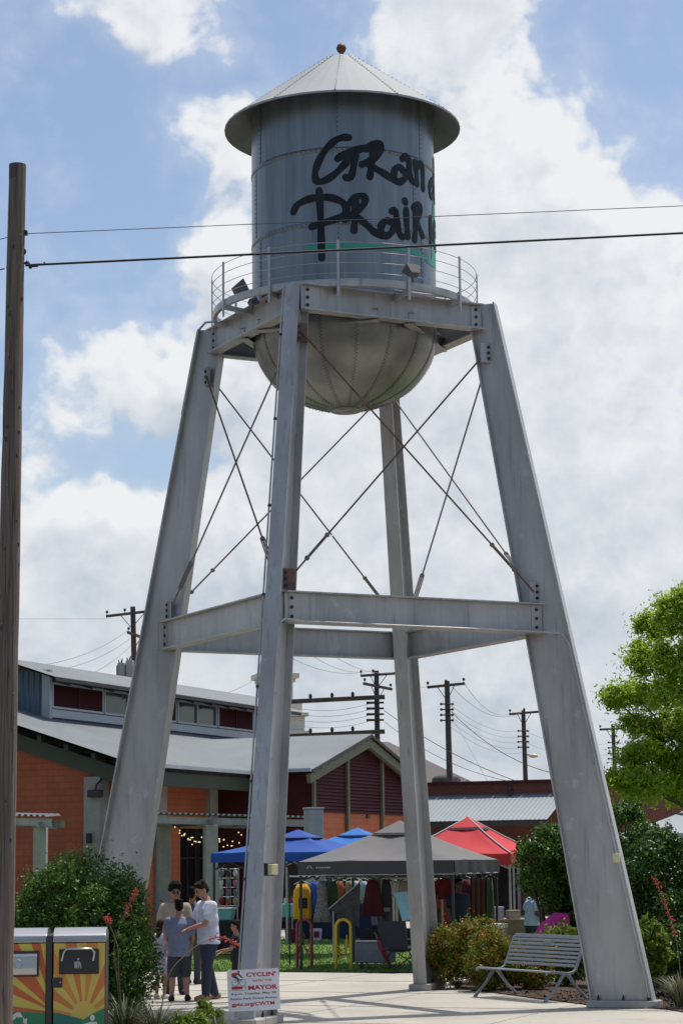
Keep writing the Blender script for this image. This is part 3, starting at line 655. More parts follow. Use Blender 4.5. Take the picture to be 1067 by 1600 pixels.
# lawn blades
mb = MB(); n = 30000
gg = np.random.default_rng(11); s_ = gg.random(n) ** 1.3 * 17; t_ = -9 + gg.random(n) * 15
for i in range(n):
    x, y = on(E0, s_[i] + .02, t_[i]); h = .03 + .05 * gg.random(); a = gg.random() * PI; dx, dy = math.cos(a) * .012, math.sin(a) * .012; lx, ly = gg.normal(size=2) * .018
    mb.v += [(x - dx, y - dy, .004), (x + dx, y + dy, .004), (x + lx, y + ly, h)]; k = 3 * i; mb.f.append((k, k + 1, k + 2)); mb.mi.append(0); mb.sm.append(False)
tag(mb.build('lawn_blades', leafmat('lawn_leaf', [(.07, .15, .02), (.13, .22, .03), (.10, .19, .025), (.17, .24, .06)], .3)), 'short green lawn grass beyond the paved plaza', 'grass', kind='stuff')

# ================================================================== near utility pole and its lines
def woodpole():
    m = mat('weathered_pole_wood', (.30, .225, .175), .92, 0, 0, 10, 1.0, 20, col2=(.075, .053, .042), stretch=(4.5, 4.5, .10), det=10); return m
M['pole_wood'] = woodpole()
def near_pole():
    T = thing('utility_pole', 'tall weathered brown wooden utility pole rising past the left edge in front of the bins', 'utility pole', (0, 0, 0))
    Y = 22.0; top = at(28, 259, Y); low = at(2.5, 1500, Y); d = (low - top); base = top + d * (top.z / (top.z - low.z)) + Vector((0, 0, -.1)); T.location = base
    mb = MB(); n = 26; g = random.Random(3); pts = []; rs = []
    for i in range(n + 1):
        f = i / n; p = base.lerp(top, f); pts.append(p + Vector((g.uniform(-.004, .004), 0, 0))); rs.append((.128 - .041 * f) * (1 + g.uniform(-.012, .012)))
    mb.tube(pts, rs, 28); mb.build('pole_shaft', 'pole_wood', T)
    mb = MB(); mb.tube([top + Vector((0, 0, -.16)), top + Vector((0, 0, .01))], [.0885, .0885], 28); mb.build('pole_top', mat('grey_pole_end', (.10, .085, .075), .95, 0, .3, 20, .5, 60, stretch=(3, 3, .3)), T)
    # drying cracks
    for _ in range(26):
        f = g.uniform(.05, .95); a = g.uniform(-PI * .98, -.02); l = g.uniform(.02, .09); pts = []
        for k in range(7):
            ff = min(1, f + l * k / 6); r_ = .128 - .041 * ff - .0015; aa = a + .03 * math.sin(k * 1.3 + f * 9); pts.append(base.lerp(top, ff) + Vector((math.cos(aa) * r_, math.sin(aa) * r_, 0)))
        mb = MB(); mb.tube(pts, [.001, .003, .0042, .0045, .004, .003, .001], 5); mb.build('crack', 'bolt', T)
    # knots and old nails
    for _ in range(34):
        f = g.uniform(.25, .99); a = g.uniform(-PI * .95, -.05); r_ = .128 - .041 * f; p = base.lerp(top, f) + Vector((math.cos(a) * r_, math.sin(a) * r_, 0)); mb = MB()
        o = Vector((math.cos(a), math.sin(a), 0))
        if g.random() < .5: mb.ell(p, (.010 + .012 * g.random(), .010, .012 + .025 * g.random()), 8, 6); mb.build('knot', 'pole_far', T)
        else: mb.cyl(p, p + o * .012, .005, n=6); mb.build('nail', 'steel', T)
    at_ = lambda x, y: at(x, y, Y)
    for x, y in ((41, 364), (16, 357)):
        p = at_(x, y); mb = MB(); mb.box(p, (.034, .06, .045)); mb.tube([p, p + Vector((-.1 if x > 30 else .1, 0, 0))], .012, 6); mb.build('wire_bracket', 'bolt', T)
    mb = MB(); p = at_(42, 412)
    mb.tube([at_(30, 410), at_(47, 412)], .014, 6); mb.ell(at_(43, 411), (.02, .03, .028), 8, 6); mb.ell(at_(48, 416), (.022, .03, .03), 8, 6); mb.tube([at_(50, 415), at_(60, 415)], [.02, .016], 8); mb.build('cable_clamp', 'black', T)
    mb = MB(); mb.tube([at_(52, 412.5), at_(64, 411.8), at_(72, 412.2)], .004, 5); mb.ell(at_(70, 410.5), .011, 6, 5); mb.build('tie_wire', 'wire', T)
    def line(name, pts, r_, label):
        mb = MB(); mb.tube(pts, r_, 6); tag(mb.build(name, 'wire'), label, 'cable')
    def sag(a, b, s, n=24): return [a.lerp(b, i / n) - Vector((0, 0, 4 * s * (i / n) * (1 - i / n))) for i in range(n + 1)]
    def extend(x0, y0, x1, y1, far=3.2): 
        a, b = at(x0, y0, Y - .12), at(x1, y1, Y - .12); return a, a + (b - a) * far
    a, b = extend(43, 365, 1067, 320, 3.0); line('telephone_wire', sag(a, b, .012, 60), .0042, 'thin upper wire crossing in front of the painted tank')
    a, b = extend(40, 414.5, 1067, 361.5, 3.0); line('power_cable', sag(a, b, .02, 60), .0125, 'thick black lower cable crossing in front of the balcony railing')
    a, b = extend(12, 371, -30, 381, 40); line('telephone_wire', sag(a, b, .1), .0042, 'thin upper wire leaving the near pole to the left')
    a, b = extend(8, 420, -40, 426.5, 40); line('power_cable', sag(a, b, .1), .007, 'dark lower cable leaving the near pole to the left')
near_pole()

# ================================================================== litter bins
def bins():
    Yb = 25.6; k = FOC / Yb * 1.0
    cols = {'orange': (.50, .16, .035), 'deep': (.46, .10, .03), 'yellow': (.52, .42, .075), 'pale': (.55, .40, .085), 'amber': (.53, .22, .035), 'green': (.015, .19, .085), 'teal': (.012, .14, .105), 'white': (.62, .60, .56)}
    for n, c in cols.items(): M['bin_' + n] = mat('bin_' + n, c, .4, 0, .05, 4)
    M['brushed'] = mat('brushed_steel', (.42, .43, .44), .30, .85, .08, 3, stretch=(.3, 6, 6))
    M['binframe'] = mat('bin_frame', (.028, .027, .028), .5)
    def clip(poly, x0, x1, z0, z1):
        def cut(P, f):
            o = []
            for i in range(len(P)):
                a, b = P[i - 1], P[i]; fa, fb = f(a), f(b)
                if (fa >= 0) != (fb >= 0): t = fa / (fa - fb); o.append((a[0] + (b[0] - a[0]) * t, a[1] + (b[1] - a[1]) * t))
                if fb >= 0: o.append(b)
            return o
        for f in (lambda p: p[0] - x0, lambda p: x1 - p[0], lambda p: p[1] - z0, lambda p: z1 - p[1]):
            poly = cut(poly, f)
            if not poly: return []
        return poly
    yaw = R(3)
    ex = Vector((math.cos(yaw), math.sin(yaw), 0)); ey = Vector((-math.sin(yaw), math.cos(yaw), 0)); ez = Vector((0, 0, 1.13))
    pr = at(83, 1500, Yb); pr2 = at(165, 1500, Yb); wdt = (pr2 - pr).length
    def unit(x_left, kind):
        o = Vector((x_left, pr.y, 0)); H = 1.235; D_ = .66
        P = lambda x, y, z: o + ex * x + ey * y + ez * z
        T = thing('trash_bin' if kind == 't' else 'recycling_bin', 'litter bin with sunrise panel, black hatch and litter symbol beside the red yucca' if kind == 't' else 'recycling bin with sun ray panel and silver hatch half behind the wooden pole', 'bin', o)
        mb = MB(); mb.box(P(wdt / 2, D_ / 2 + .02, .56), (wdt, D_ - .04, 1.12), axes=(ex, ey, ez)); mb.build('bin_body', 'binframe', T, bevel=.01)
        # curved steel lid
        prof = [(0, 1.085), (0, 1.125), (.012, 1.15), (.04, 1.172), (.12, 1.205), (.25, 1.228), (.4, 1.225), (.6, 1.19), (.66, 1.16), (.66, 1.085)]
        mb = MB(); a = [P(.0, y, z) for y, z in prof]; mb.prism(a, ex * wdt); mb.build('lid', 'brushed', T, bevel=.008)
        # printed panel
        x0, x1, z0, z1 = .012, wdt - .008, .04, 1.075; mb = MB(); names = ['bin_orange', 'bin_deep', 'bin_yellow', 'bin_pale', 'bin_amber', 'bin_green', 'bin_teal', 'bin_white']; lay = [0]
        def poly(pts, m, y=-.003):
            lay[0] += .0003; q = clip(pts, x0, x1, z0, z1)
            if len(q) > 2: mb.m = names.index(m); mb.add([P(x, y - lay[0], z) for x, z in q], [tuple(range(len(q)))], False)
        mb.m = 0; mb.box(P((x0 + x1) / 2, 0, (z0 + z1) / 2), (x1 - x0, .006, z1 - z0), axes=(ex, ey, ez)); mb.m = 0
        if kind == 't':
            cx, cz, rs = wdt * .60, .345, .25 * wdt; edges = [0, 15, 27, 40, 53, 66, 78, 88, 97, 107, 118, 130, 142, 155, 168, 180]
            far = 1.6
        else:
            cx, cz, rs = wdt * 1.17, .385, .0; edges = [60, 80, 88, 96, 104, 112, 122, 142, 149.5, 159, 172, 190]; far = 1.9
        for i in range(len(edges) - 1):
            a, b = R(edges[i]), R(edges[i + 1]); c = ('bin_yellow' if kind == 'r' else 'bin_pale') if i % 2 == (1 if kind == 't' else 1) else ('bin_deep' if kind == 'r' else ('bin_amber' if i % 4 else 'bin_orange'))
            poly([(cx, cz), (cx + far * math.cos(a), cz + far * math.sin(a)), (cx + far * math.cos(b), cz + far * math.sin(b))], c)
        if rs: poly([(cx + rs * math.cos(t), cz + rs * math.sin(t)) for t in [PI * i / 20 * 1.3 - .45 for i in range(21)]] , 'bin_pale')
        if kind == 't':
            poly([(0, 0), (wdt, 0), (wdt, .22), (wdt * .75, .30), (wdt * .57, .315), (wdt * .35, .35), (wdt * .15, .375), (0, .387)], 'bin_teal'); poly([(wdt * .30, .0), (wdt, 0), (wdt, .425), (wdt * .9, .405), (wdt * .75, .365), (wdt * .57, .308)], 'bin_green')
        else: poly([(0, 0), (wdt, 0), (wdt, .382), (wdt * .6, .392), (0, .39)], 'bin_green')
        # white symbols
        if kind == 't':
            c = (wdt * .76, .328); poly([(c[0] + .027 * math.cos(t), c[1] + .03 * math.sin(t)) for t in np.linspace(0, 6.28, 15)[:-1]], 'bin_white')
            poly([(c[0] - .02, c[1] - .04), (c[0] + .05, c[1] - .04), (c[0] + .07, c[1] - .10), (c[0] + .075, c[1] - .18), (c[0] + .0, c[1] - .18), (c[0] - .02, c[1] - .09)], 'bin_white')
            poly([(c[0] - .02, c[1] - .04), (c[0] - .11, c[1] - .062), (c[0] - .11, c[1] - .076), (c[0] - .02, c[1] - .085)], 'bin_white')
            poly([(c[0] - .11, c[1] - .10), (c[0] - .05, c[1] - .11), (c[0] - .085, c[1] - .18), (c[0] - .15, c[1] - .17)], 'bin_white')
        else:
            c = (wdt * .48, .285)
            for k_ in range(3):
                t = R(90 + 120 * k_); rot = lambda x, z: (c[0] + x * math.cos(t) - z * math.sin(t), c[1] + x * math.sin(t) + z * math.cos(t))
                poly([rot(*q) for q in ((.055, -.055), (.105, -.02), (.105, .02), (.075, .045), (.055, .01))], 'bin_white'); poly([rot(*q) for q in ((.045, .03), (.098, .03), (.06, .095), (.05, .07), (.02, .075))], 'bin_white')
        mb.build('front_panel', names, T)
        # hatch
        mb = MB(); hx0, hx1, hz0, hz1 = (.075, wdt - .075, .765, 1.015) if kind == 't' else (.05, wdt - .085, .745, 1.0)
        mb.box(P((hx0 + hx1) / 2, -.008, (hz0 + hz1) / 2), (hx1 - hx0, .03, hz1 - hz0), axes=(ex, ey, ez)); h = mb.build('hatch', 'black', T, bevel=.004)
        if kind == 't':
            mb = MB(); xa, xb = hx0 + .06, hx1 - .055; mb.tube([P(xa - .03, -.03, .90), P(xa - .005, -.06, .985), P(xa + .03, -.07, 1.02), P(xb - .03, -.07, 1.02), P(xb + .005, -.06, .985), P(xb - .01, -.03, .90)], .0125, 8); mb.build('handle', 'brushed', h)
            mb = MB(); sy = -.0265; c = (hx0 + hx1) / 2 - .01; mb.ell(P(c, sy, .915), (.014, .003, .014), 10, 6); mb.prism([P(c + x, sy, .9 + z) for x, z in ((-.045, -.01), (-.01, -.008), (-.012, -.075), (-.04, -.075))], ey * .002); mb.prism([P(c + x, sy, .9 + z) for x, z in ((-.005, -.005), (.022, -.008), (.035, -.04), (.038, -.078), (.026, -.078), (.018, -.03), (.008, -.078), (-.004, -.078))], ey * .002); mb.build('hatch_symbol', 'galv_roof', h)
            mb = MB(); mb.box(P(.055, -.006, .682), (.115, .02, .10), axes=(ex, ey, ez)); l = mb.build('lock_plate', 'black', T, bevel=.003); mb = MB(); q = P(.092, -.014, .685); mb.cyl(q, q - ey * .008, .010, n=10); mb.build('lock', 'brushed', l)
        else:
            mb = MB(); prof = [(-.012, .755), (-.05, .765), (-.065, .83), (-.055, .945), (-.03, .975), (-.012, .98)]; mb.prism([P(hx0 + .02, y, z) for y, z in prof], ex * (hx1 - hx0 - .04)); mb.build('flap', 'brushed', h, bevel=.008)
            mb = MB(); c = ((hx0 + hx1) / 2 - .0, .87)
            for k_ in range(3):
                t = R(90 + 120 * k_); pts = [P(c[0] + .045 * math.cos(t + s), -.0665, c[1] + .045 * math.sin(t + s)) for s in np.linspace(-.8, .6, 7)]; mb.tube(pts, .006, 5)
            mb.build('hatch_symbol', 'galv_roof', h)
        # side post
        mb = MB(); mb.box(P(-.04, D_ / 2, .58), (.07, D_, 1.16), axes=(ex, ey, ez)); mb.build('side_post', 'binframe', T, bevel=.015)
    unit(pr.x, 't'); unit(pr.x - wdt - .075, 'r')
bins()

# ================================================================== yard sign
def text_mesh(body, size, M_, xform, parent, name, bold=.0, extrude=.0008, sx=1.0, align='CENTER'):
    cu = bpy.data.curves.new(name, 'FONT'); cu.body = body; cu.size = size; cu.offset = bold; cu.extrude = extrude; cu.align_x = align; cu.resolution_u = 3
    o = bpy.data.objects.new(name, cu); COL.objects.link(o); dg = bpy.context.evaluated_depsgraph_get(); me = bpy.data.meshes.new_from_object(o.evaluated_get(dg)); bpy.data.objects.remove(o, do_unlink=True)
    org = Vector((0, 0, 0)); p = parent
    while p is not None: org += p.location; p = p.parent
    for v in me.vertices: v.co = xform(v.co.x * sx, v.co.y, v.co.z) - org
    me.materials.clear(); me.materials.append(M[M_]); o = bpy.data.objects.new(name, me); COL.objects.link(o); o.parent = parent; return o
def yard_sign():
    Y = 27.4; a, b, c, d = at(354, 1516.5, Y), at(434.5, 1512.5, Y), at(437, 1577, Y), at(357.5, 1581, Y)
    ex = ((b - a) + (c - d)).normalized(); ez = ((a - d) + (b - c)).normalized(); ey = ez.cross(ex).normalized()   # ey points away from the camera
    w, h = (b - a).length, (a - d).length; o = d
    T = thing('yard_sign', 'white yard sign with red CYCLIN WITH THE MAYOR lettering standing before the tower leg', 'sign', (o + c) / 2 + Vector((0, 0, -(o + c).z / 2)))
    M['sign_white'] = mat('sign_white', (.66, .68, .72), .6, 0, .03, 4); M['sign_red'] = mat('sign_red', (.42, .022, .04), .6); M['sign_black'] = mat('sign_black', (.03, .03, .035), .6)
    P = lambda x, z, y=0: o + ex * x * w + ez * z * h + ey * y
    mb = MB(); mb.hexa([P(0, 0, .004), P(1, 0, .004), P(1, 0, -.0), P(0, 0, -.0)], [P(0, 1, .004), P(1, 1, .004), P(1, 1, 0), P(0, 1, 0)]); pn = mb.build('sign_panel', 'sign_white', T)
    for x in (.18, .72):
        mb = MB(); p = P(x, .15, .006); q = p.copy(); q.z = -.05; mb.tube([p, q], .0045, 6); mb.build('wire_stake', 'steel', T)
    def line(s, cx, z, hh, mt, ww, bold):
        tmp = text_mesh(s, 1.0, mt, lambda x, y, e: Vector((x, y, e)), None, 'tmp'); xs = [v.co.x for v in tmp.data.vertices]; wid = max(xs) - min(xs); mid_ = (max(xs) + min(xs)) / 2; bpy.data.objects.remove(tmp, do_unlink=True)
        sc = ww * w / wid
        text_mesh(s, 1.0, mt, lambda x, y, e: P(cx, z, -.0012) + ex * (x - mid_) * sc + ez * y * hh * h - ey * e, pn, 'sign_lettering', bold)
    line("CYCLIN'", .655, .825, .135, 'sign_red', .56, .035); line('WITH THE', .67, .695, .075, 'sign_red', .38, .01); line('MAYOR', .68, .505, .145, 'sign_red', .55, .038)
    line('6 p.m. Tuesday, May 28', .50, .395, .072, 'sign_black', .86, .012); line('Action Park Grand Prairie', .49, .275, .072, 'sign_black', .90, .012); line('gptx.org/CWTM', .48, .125, .118, 'sign_red', .82, .03)
    # little cyclist emblem
    mb = MB(); L_ = [-.0012]
    def poly(pts, m): L_[0] -= .0003; mb.m = m; mb.add([P(x, z, L_[0]) for x, z in pts], [tuple(range(len(pts)))], False)
    def tube(pts, r_, m): mb.m = m; mb.tube([P(x, z, -.003) for x, z in pts], r_, 5)
    for cx in (.15, .30): tube([(cx + .062 * math.cos(t), .69 + .085 * math.sin(t)) for t in np.linspace(0, 6.28, 22)], .0018, 1)
    tube([(.15, .69), (.20, .76), (.28, .77), (.30, .69)], .0022, 1); tube([(.20, .76), (.22, .67), (.28, .77)], .0022, 1)
    poly([(.08, .88), (.10, .93), (.19, .94), (.22, .90), (.17, .86), (.13, .82), (.09, .83)], 0); poly([(.10, .83), (.17, .86), (.23, .78), (.22, .70), (.20, .70), (.20, .77)], 1)
    poly([(.21, .93), (.23, .92), (.30, .81), (.28, .80), (.20, .89)], 1); poly([(.225 + .022 * math.cos(t), .955 + .028 * math.sin(t)) for t in np.linspace(0, 6.28, 11)[:-1]], 1)
    poly([(.08, .53), (.29, .53), (.29, .60), (.08, .60)], 0); tube([(.31, .57), (.36, .60), (.34, .54), (.38, .56)], .002, 1); tube([(.08, .51), (.37, .505)], .0014, 1)
    mb.build('sign_emblem', ['sign_red', 'sign_black'], pn)
yard_sign()

# ================================================================== bench
def bench():
    M['bench'] = mat('bench_grey_paint', (.23, .25, .27), .42, .2, .06, 4)
    c = Vector((2.90, 34.25, 0)); e = Vector((.49, -.872, 0)).normalized(); f = Vector((-.872, -.49, 0)).normalized()   # e along the seat, f the way it faces
    T = thing('park_bench', 'grey slatted metal park bench facing the plaza beside the right tower leg', 'bench', c)
    P = lambda a, b, z: c + e * a + f * b + Vector((0, 0, z))
    L_ = .96
    prof = [(.46, .425), (.44, .445), (.36, .452), (.26, .442), (.16, .428), (.06, .422), (-.02, .432), (-.075, .475), (-.105, .53), (-.13, .59), (-.155, .65), (-.18, .71), (-.205, .77), (-.23, .83), (-.255, .89), (-.275, .925)]
    def slat(i0, i1, w_, name, parent):
        (b0, z0), (b1, z1) = i0, i1; d = Vector((0, b1 - b0, z1 - z0)).normalized(); m_ = ((b0 + b1) / 2, (z0 + z1) / 2)
        ax = (e, f * d.y + Vector((0, 0, d.z)), e.cross(f * d.y + Vector((0, 0, d.z)))); mb = MB(); mb.box(P(0, *m_), (2 * L_ - .04, w_, .022), axes=ax); return mb.build(name, 'bench', parent, bevel=.006)
    for b in (.435, .36, .285, .21, .135, .06): 
        slat((b + .02, .447 - .06 * (.45 - b)), (b - .02, .447 - .06 * (.45 - b) - .003), .062, 'seat_slat', T)
    for i in range(8):
        t = i / 7; b, z = -.075 - .19 * t, .49 + .415 * t; slat((b, z), (b - .025, z + .055), .042 if i < 7 else .06, 'back_slat', T)
    mb = MB(); mb.box(P(.02, -.235, .855), (.24, .012, .05), axes=(e, f, Vector((0, 0, 1)))); mb.build('plaque', 'galv_roof', T)
    for s in (-1, 1):
        a = s * L_; mb = MB(); k = len(prof); vs = []
        for i, (b, z) in enumerate(prof):
            for da, dz in ((-.022, -.03), (.022, -.03), (.022, .012), (-.022, .012)): vs.append(P(a + da, b + (0 if i < 7 else dz * .9), z + (dz if i < 7 else 0)))
        mb.add(vs, [(4 * i + j, 4 * i + (j + 1) % 4, 4 * i + 4 + (j + 1) % 4, 4 * i + 4 + j) for i in range(k - 1) for j in range(4)] + [(3, 2, 1, 0), (4 * k - 4, 4 * k - 3, 4 * k - 2, 4 * k - 1)], False); mb.build('side_frame', 'bench', T, bevel=.006)
        for sgn in (1, -1):
            mb = MB(); pts = []
            for i in range(9):
                t = i / 8; pts.append(P(s * (L_ - .0), .1 + sgn * (.03 + .36 * t ** .75 * (.75 + .25 * t)), .40 * (1 - t) ** 1.0 * (1 - .15 * math.sin(PI * t)) + .01))
            mb.tube(pts, [.034 - .012 * math.sin(PI * i / 8 * .9) for i in range(9)], 8); q = pts[-1]; mb.cyl(Vector((q.x, q.y, .002)), Vector((q.x, q.y, .014)), .035, n=10); mb.build('leg', 'bench', T)
bench()

# ================================================================== bike racks
def rack(x, y, colour, cname, style):
    p = gnd(x, y); M[cname] = mat(cname, colour, .4, .1, .08, 5)
    T = thing('bike_rack', f'{"red" if style else "yellow"} arched steel bike rack on the edge of the plaza', 'bike rack', p, 'bike racks at the edge of the lawn'); W_ = .152; H = .98; r_ = .031; rad = W_
    d = Vector((.97, -.24, 0)); P = lambda a, z, b=0: p + d * a + Vector((-d.y, d.x, 0)) * b + Vector((0, 0, z))
    mb = MB(); pts = [P(-W_, 0), P(-W_, .4), P(-W_, H - rad)] + [P(-W_ * math.cos(t), H - rad + rad * math.sin(t)) for t in np.linspace(.15, PI - .15, 13)] + [P(W_, H - rad), P(W_, .4), P(W_, 0)]
    mb.tube(pts, r_, 10); mb.build('hoop', cname, T)
    for s in (-1, 1): mb = MB(); mb.cyl(P(s * W_, 0), P(s * W_, .012), .075, n=14); mb.build('foot_plate', cname, T)
    for k in range(3):
        mb = MB()
        if style: pts = [P(-.14 + .02 * k, .26 + .13 * k), P(-.05, .52 + .05 * k), P(.01, .40), P(.07, .30 + .03 * k), P(.14, .24 + .10 * k)]
        else: pts = [P(-.14, .36 + .07 * k), P(-.06, .25 + .07 * k), P(.02, .24 + .09 * k), P(.06, .36 + .10 * k), P(.075, .52 + .07 * k), P(.065, .62 + .03 * k)]
        mb.tube(pts, .013, 7); mb.build('scroll_bar', cname, T)
    if style:
        mb = MB(); mb.tube([P(-.05 + .05 * math.cos(t), .62 + .1 * math.sin(t)) for t in np.linspace(0, 6, 14)], .014, 7); mb.build('scroll_bar', cname, T)
rack(476, 1513, (.24, .018, .03), 'rack_red', 1); rack(537, 1515, (.55, .36, .012), 'rack_yellow', 0)
# ================================================================== market building
K0 = Vector((-7.36, 66.0, 0)); U = Vector((.383, .924, 0)).normalized(); NN = Vector((.924, -.383, 0)).normalized()
def B(s, n, z): return K0 + U * s + NN * n + Vector((0, 0, z))
def s_at(px, n):   # where the view line through a column of the photograph meets the wall at offset n
    r = ray(px, 1250); a = K0 + NN * n; # a + U s = t*(r.x,1)
    return (r.x * a.y - a.x) / (U.x - r.x * U.y)
M['block_l'] = brickmat('orange_block', (.41, .112, .05), (.385, .102, .046), (.32, .085, .04), .40, .20, .014, .25, rot=tuple(NN))
M['block_f'] = brickmat('orange_block_front', (.43, .122, .053), (.405, .112, .049), (.34, .095, .043), .40, .20, .014, .25, rot=tuple(U))
M['brick'] = brickmat('red_brick', (.20, .055, .035), (.15, .04, .027), (.17, .11, .09), .24, .08, .010, .3, rot=tuple(NN))
def market():
    T = thing('market_building', 'orange block market hall with corrugated metal roofs and maroon louvred gable behind the tower', 'market building', K0)
    zr = lambda n: 5.1 + .32 * (1.6 - n)
    ztop = lambda n: zr(n) - .55
    S1 = 7.9; G0, G1 = 7.9, 16.7; GA = 12.3; GN = 3.5; L_ = 22
    # walls
    mb = MB(); mb.prism([B(0, 0, 0), B(0, 0, ztop(0)), B(0, -14, ztop(-14)), B(0, -14, 0)], U * .3); mb.build('end_wall', 'block_l', T)
    mb = MB(); s0, s1 = s_at(262, 0), s_at(322, 0); mb.prism([B(.3, 0, 0), B(s0 + .9, 0, 0), B(s0 + .9, 0, 5), B(.3, 0, 5)], NN * -.3); mb.prism([B(s0 + .9, 0, 3.25), B(S1 + .6, 0, 3.25), B(S1 + .6, 0, 5), B(s0 + .9, 0, 5)], NN * -.3); mb.prism([B(S1 - .7, -.001, 0), B(S1 + .6, -.001, 0), B(S1 + .6, -.001, 3.249), B(S1 - .7, -.001, 3.249)], NN * -.29); mb.build('front_wall', 'block_f', T)
    mb = MB(); mb.prism([B(s0 + .9, -.12, 0), B(S1 - .7, -.12, 0), B(S1 - .7, -.12, 3.25), B(s0 + .9, -.12, 3.25)], NN * -.05); dd = mb.build('glass_front', 'darkglass', T)
    mb = MB()
    for k in range(4):
        a = s0 + .9 + (S1 - 1.6 - s0) * k / 3; mb.beam(B(a, -.08, 0), B(a, -.08, 3.24), .06, .06, up=NN)
    mb.beam(B(s0 + .92, -.08, 2.3), B(S1 - .72, -.08, 2.3), .06, .06); mb.build('mullion', 'bolt', dd)
    # columns
    for s, n in ((-.05, .05), (s_at(250, .1), .1), (s_at(330, .1), .1)):
        mb = MB(); c = B(s + .1, n - .2, 2.37); mb.box(c, (.56, .56, 4.74), axes=(U, NN, Vector((0, 0, 1)))); mb.build('column', 'colconc', T, bevel=.02)
    # edge beams
    mb = MB(); mb.beam(B(-.5, 1.55, 4.66), B(G0 - .6, 1.55, 4.66), .16, .42); mb.build('eave_beam', 'green_beam', T)
    mb = MB(); mb.beam(B(-.15, 1.62, zr(1.62) - .62), B(-.15, -14, zr(-14) - .62), .2, .46, up=(0, 0, 1)); mb.build('rake_beam', 'green_beam', T)
    for k in range(16):
        n = 1.3 - k * .92; mb = MB(); mb.box(B(-.62, n, zr(n) - .20), (1.0, .14, .20), axes=(U, NN, Vector((0, 0, 1)))); mb.build('outlooker', 'soffit', T)
    mb = MB(); mb.beam(B(.2, 1.52, 4.95), B(G0 - .8, 1.52, 4.95), .08, .16)
    for k in range(6): s = 1.0 + k * 1.15; mb.beam(B(s, 1.5, zr(1.5) - .28), B(s, .0, zr(0) - .28), .10, .22)
    mb.build('rafters', 'soffit', T)
    # lower roof
    mb = MB(); mb.corr(B(-1.25, 1.75, zr(1.75)), B(G0 + 10, 1.75, zr(1.75)), B(-1.25, -4.0, zr(-4.0)), B(G0 + 10, -4.0, zr(-4.0)), 190, .015, (0, 0, 1))
    mb.corr(B(-1.25, -4.0, zr(-4)), B(3.4, -4.0, zr(-4)), B(-1.25, -15, zr(-15)), B(3.4, -15, zr(-15)), 36, .025, (0, 0, 1)); rf = mb.build('lower_roof', 'roofmetal', T)
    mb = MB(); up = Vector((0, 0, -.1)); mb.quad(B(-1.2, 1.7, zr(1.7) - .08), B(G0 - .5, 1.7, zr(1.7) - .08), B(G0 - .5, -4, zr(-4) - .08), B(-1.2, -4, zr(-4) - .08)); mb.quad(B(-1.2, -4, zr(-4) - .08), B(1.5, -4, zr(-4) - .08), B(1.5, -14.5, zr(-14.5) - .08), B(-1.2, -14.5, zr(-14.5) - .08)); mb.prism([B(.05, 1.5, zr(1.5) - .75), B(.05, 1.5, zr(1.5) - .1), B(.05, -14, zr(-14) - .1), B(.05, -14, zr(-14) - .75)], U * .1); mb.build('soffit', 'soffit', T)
    mb = MB(); mb.beam(B(-1.2, 1.83, zr(1.75) - .02), B(7.0, 1.83, zr(1.75) - .02), .12, .11); gt_ = mb.build('gutter', 'white_metal', T)
    mb = MB(); mb.tube([B(.25, 1.8, zr(1.75) - .08), B(.25, 1.2, 4.5), B(.25, .45, 4.3), B(.25, .45, .1)], .05, 8); mb.build('downspout', 'white_metal', gt_)
    mb = MB(); mb.beam(B(G0 - .93, GN + .4, 4.99 + .09), B(G0 - .93, 1.9, 4.99 + .09), .12, .11); mb.build('gutter', 'white_metal', T)
    # clerestory
    CN = -3.8; z0, z1 = zr(CN), 8.30; sA = 3.45
    ztopc = lambda s: 8.42
    mb = MB(); mb.prism([B(sA, CN, z0 - .3), B(L_, CN, z0 - .3), B(L_, CN, z1), B(sA, CN, z1)], NN * -.25); cw = mb.build('clerestory_wall', 'bluewall', T)
    mb = MB(); mb.corr(B(sA - .02, CN - .3, z0 - .4), B(sA - .02, CN - 9, zr(CN - 9) - .4), B(sA - .02, CN - .3, z1 + .06), B(sA - .02, CN - 9, z1 + .4), 42, .05, tuple(-U)); mb.build('clerestory_end', 'bluewall', T)
    mb = MB(); mb.box(B(sA - .03, CN - .05, (z0 + z1) / 2), (.16, .3, z1 - z0 + .2), axes=(U, NN, Vector((0, 0, 1)))); mb.build('corner_trim', 'white_metal', T)
    mb = MB(); mb.beam(B(sA, CN + .05, z0 + .16), B(L_, CN + .05, z0 + .16), .12, .26); mb.build('sill_flashing', 'white_metal', T)
    def panel(p0, p1, kind, za, zb):
        a, b = s_at(p0, CN), s_at(p1, CN)
        if kind == 'louvre':
            mb = MB(); mb.prism([B(a, CN + .01, za), B(b, CN + .01, za), B(b, CN + .01, zb), B(a, CN + .01, zb)], NN * .02); n = 12
            for k in range(n):
                z = za + (zb - za) * (k + .5) / n; mb.add([B(a, CN + .035, z + .05), B(b, CN + .035, z + .05), B(b, CN + .09, z - .045), B(a, CN + .09, z - .045)], [(0, 1, 2, 3)], False)
            mb.beam(B((a + b) / 2, CN + .08, za), B((a + b) / 2, CN + .08, zb), .05, .06, up=NN); mb.build('louvre', 'maroon', cw)
        else:
            mb = MB(); mb.prism([B(a, CN + .01, za), B(b, CN + .01, za), B(b, CN + .01, zb), B(a, CN + .01, zb)], NN * .02); mb.build('window_pane', 'glass', cw)
        mb = MB()
        for s in (a, b) + (((a + b) / 2,) if kind == 'win' else ()): mb.beam(B(s, CN + .06, za - .05), B(s, CN + .06, zb + .05), .07, .08, up=NN)
        for z in (za - .02, zb + .02): mb.beam(B(a, CN + .06, z), B(b, CN + .06, z), .08, .07)
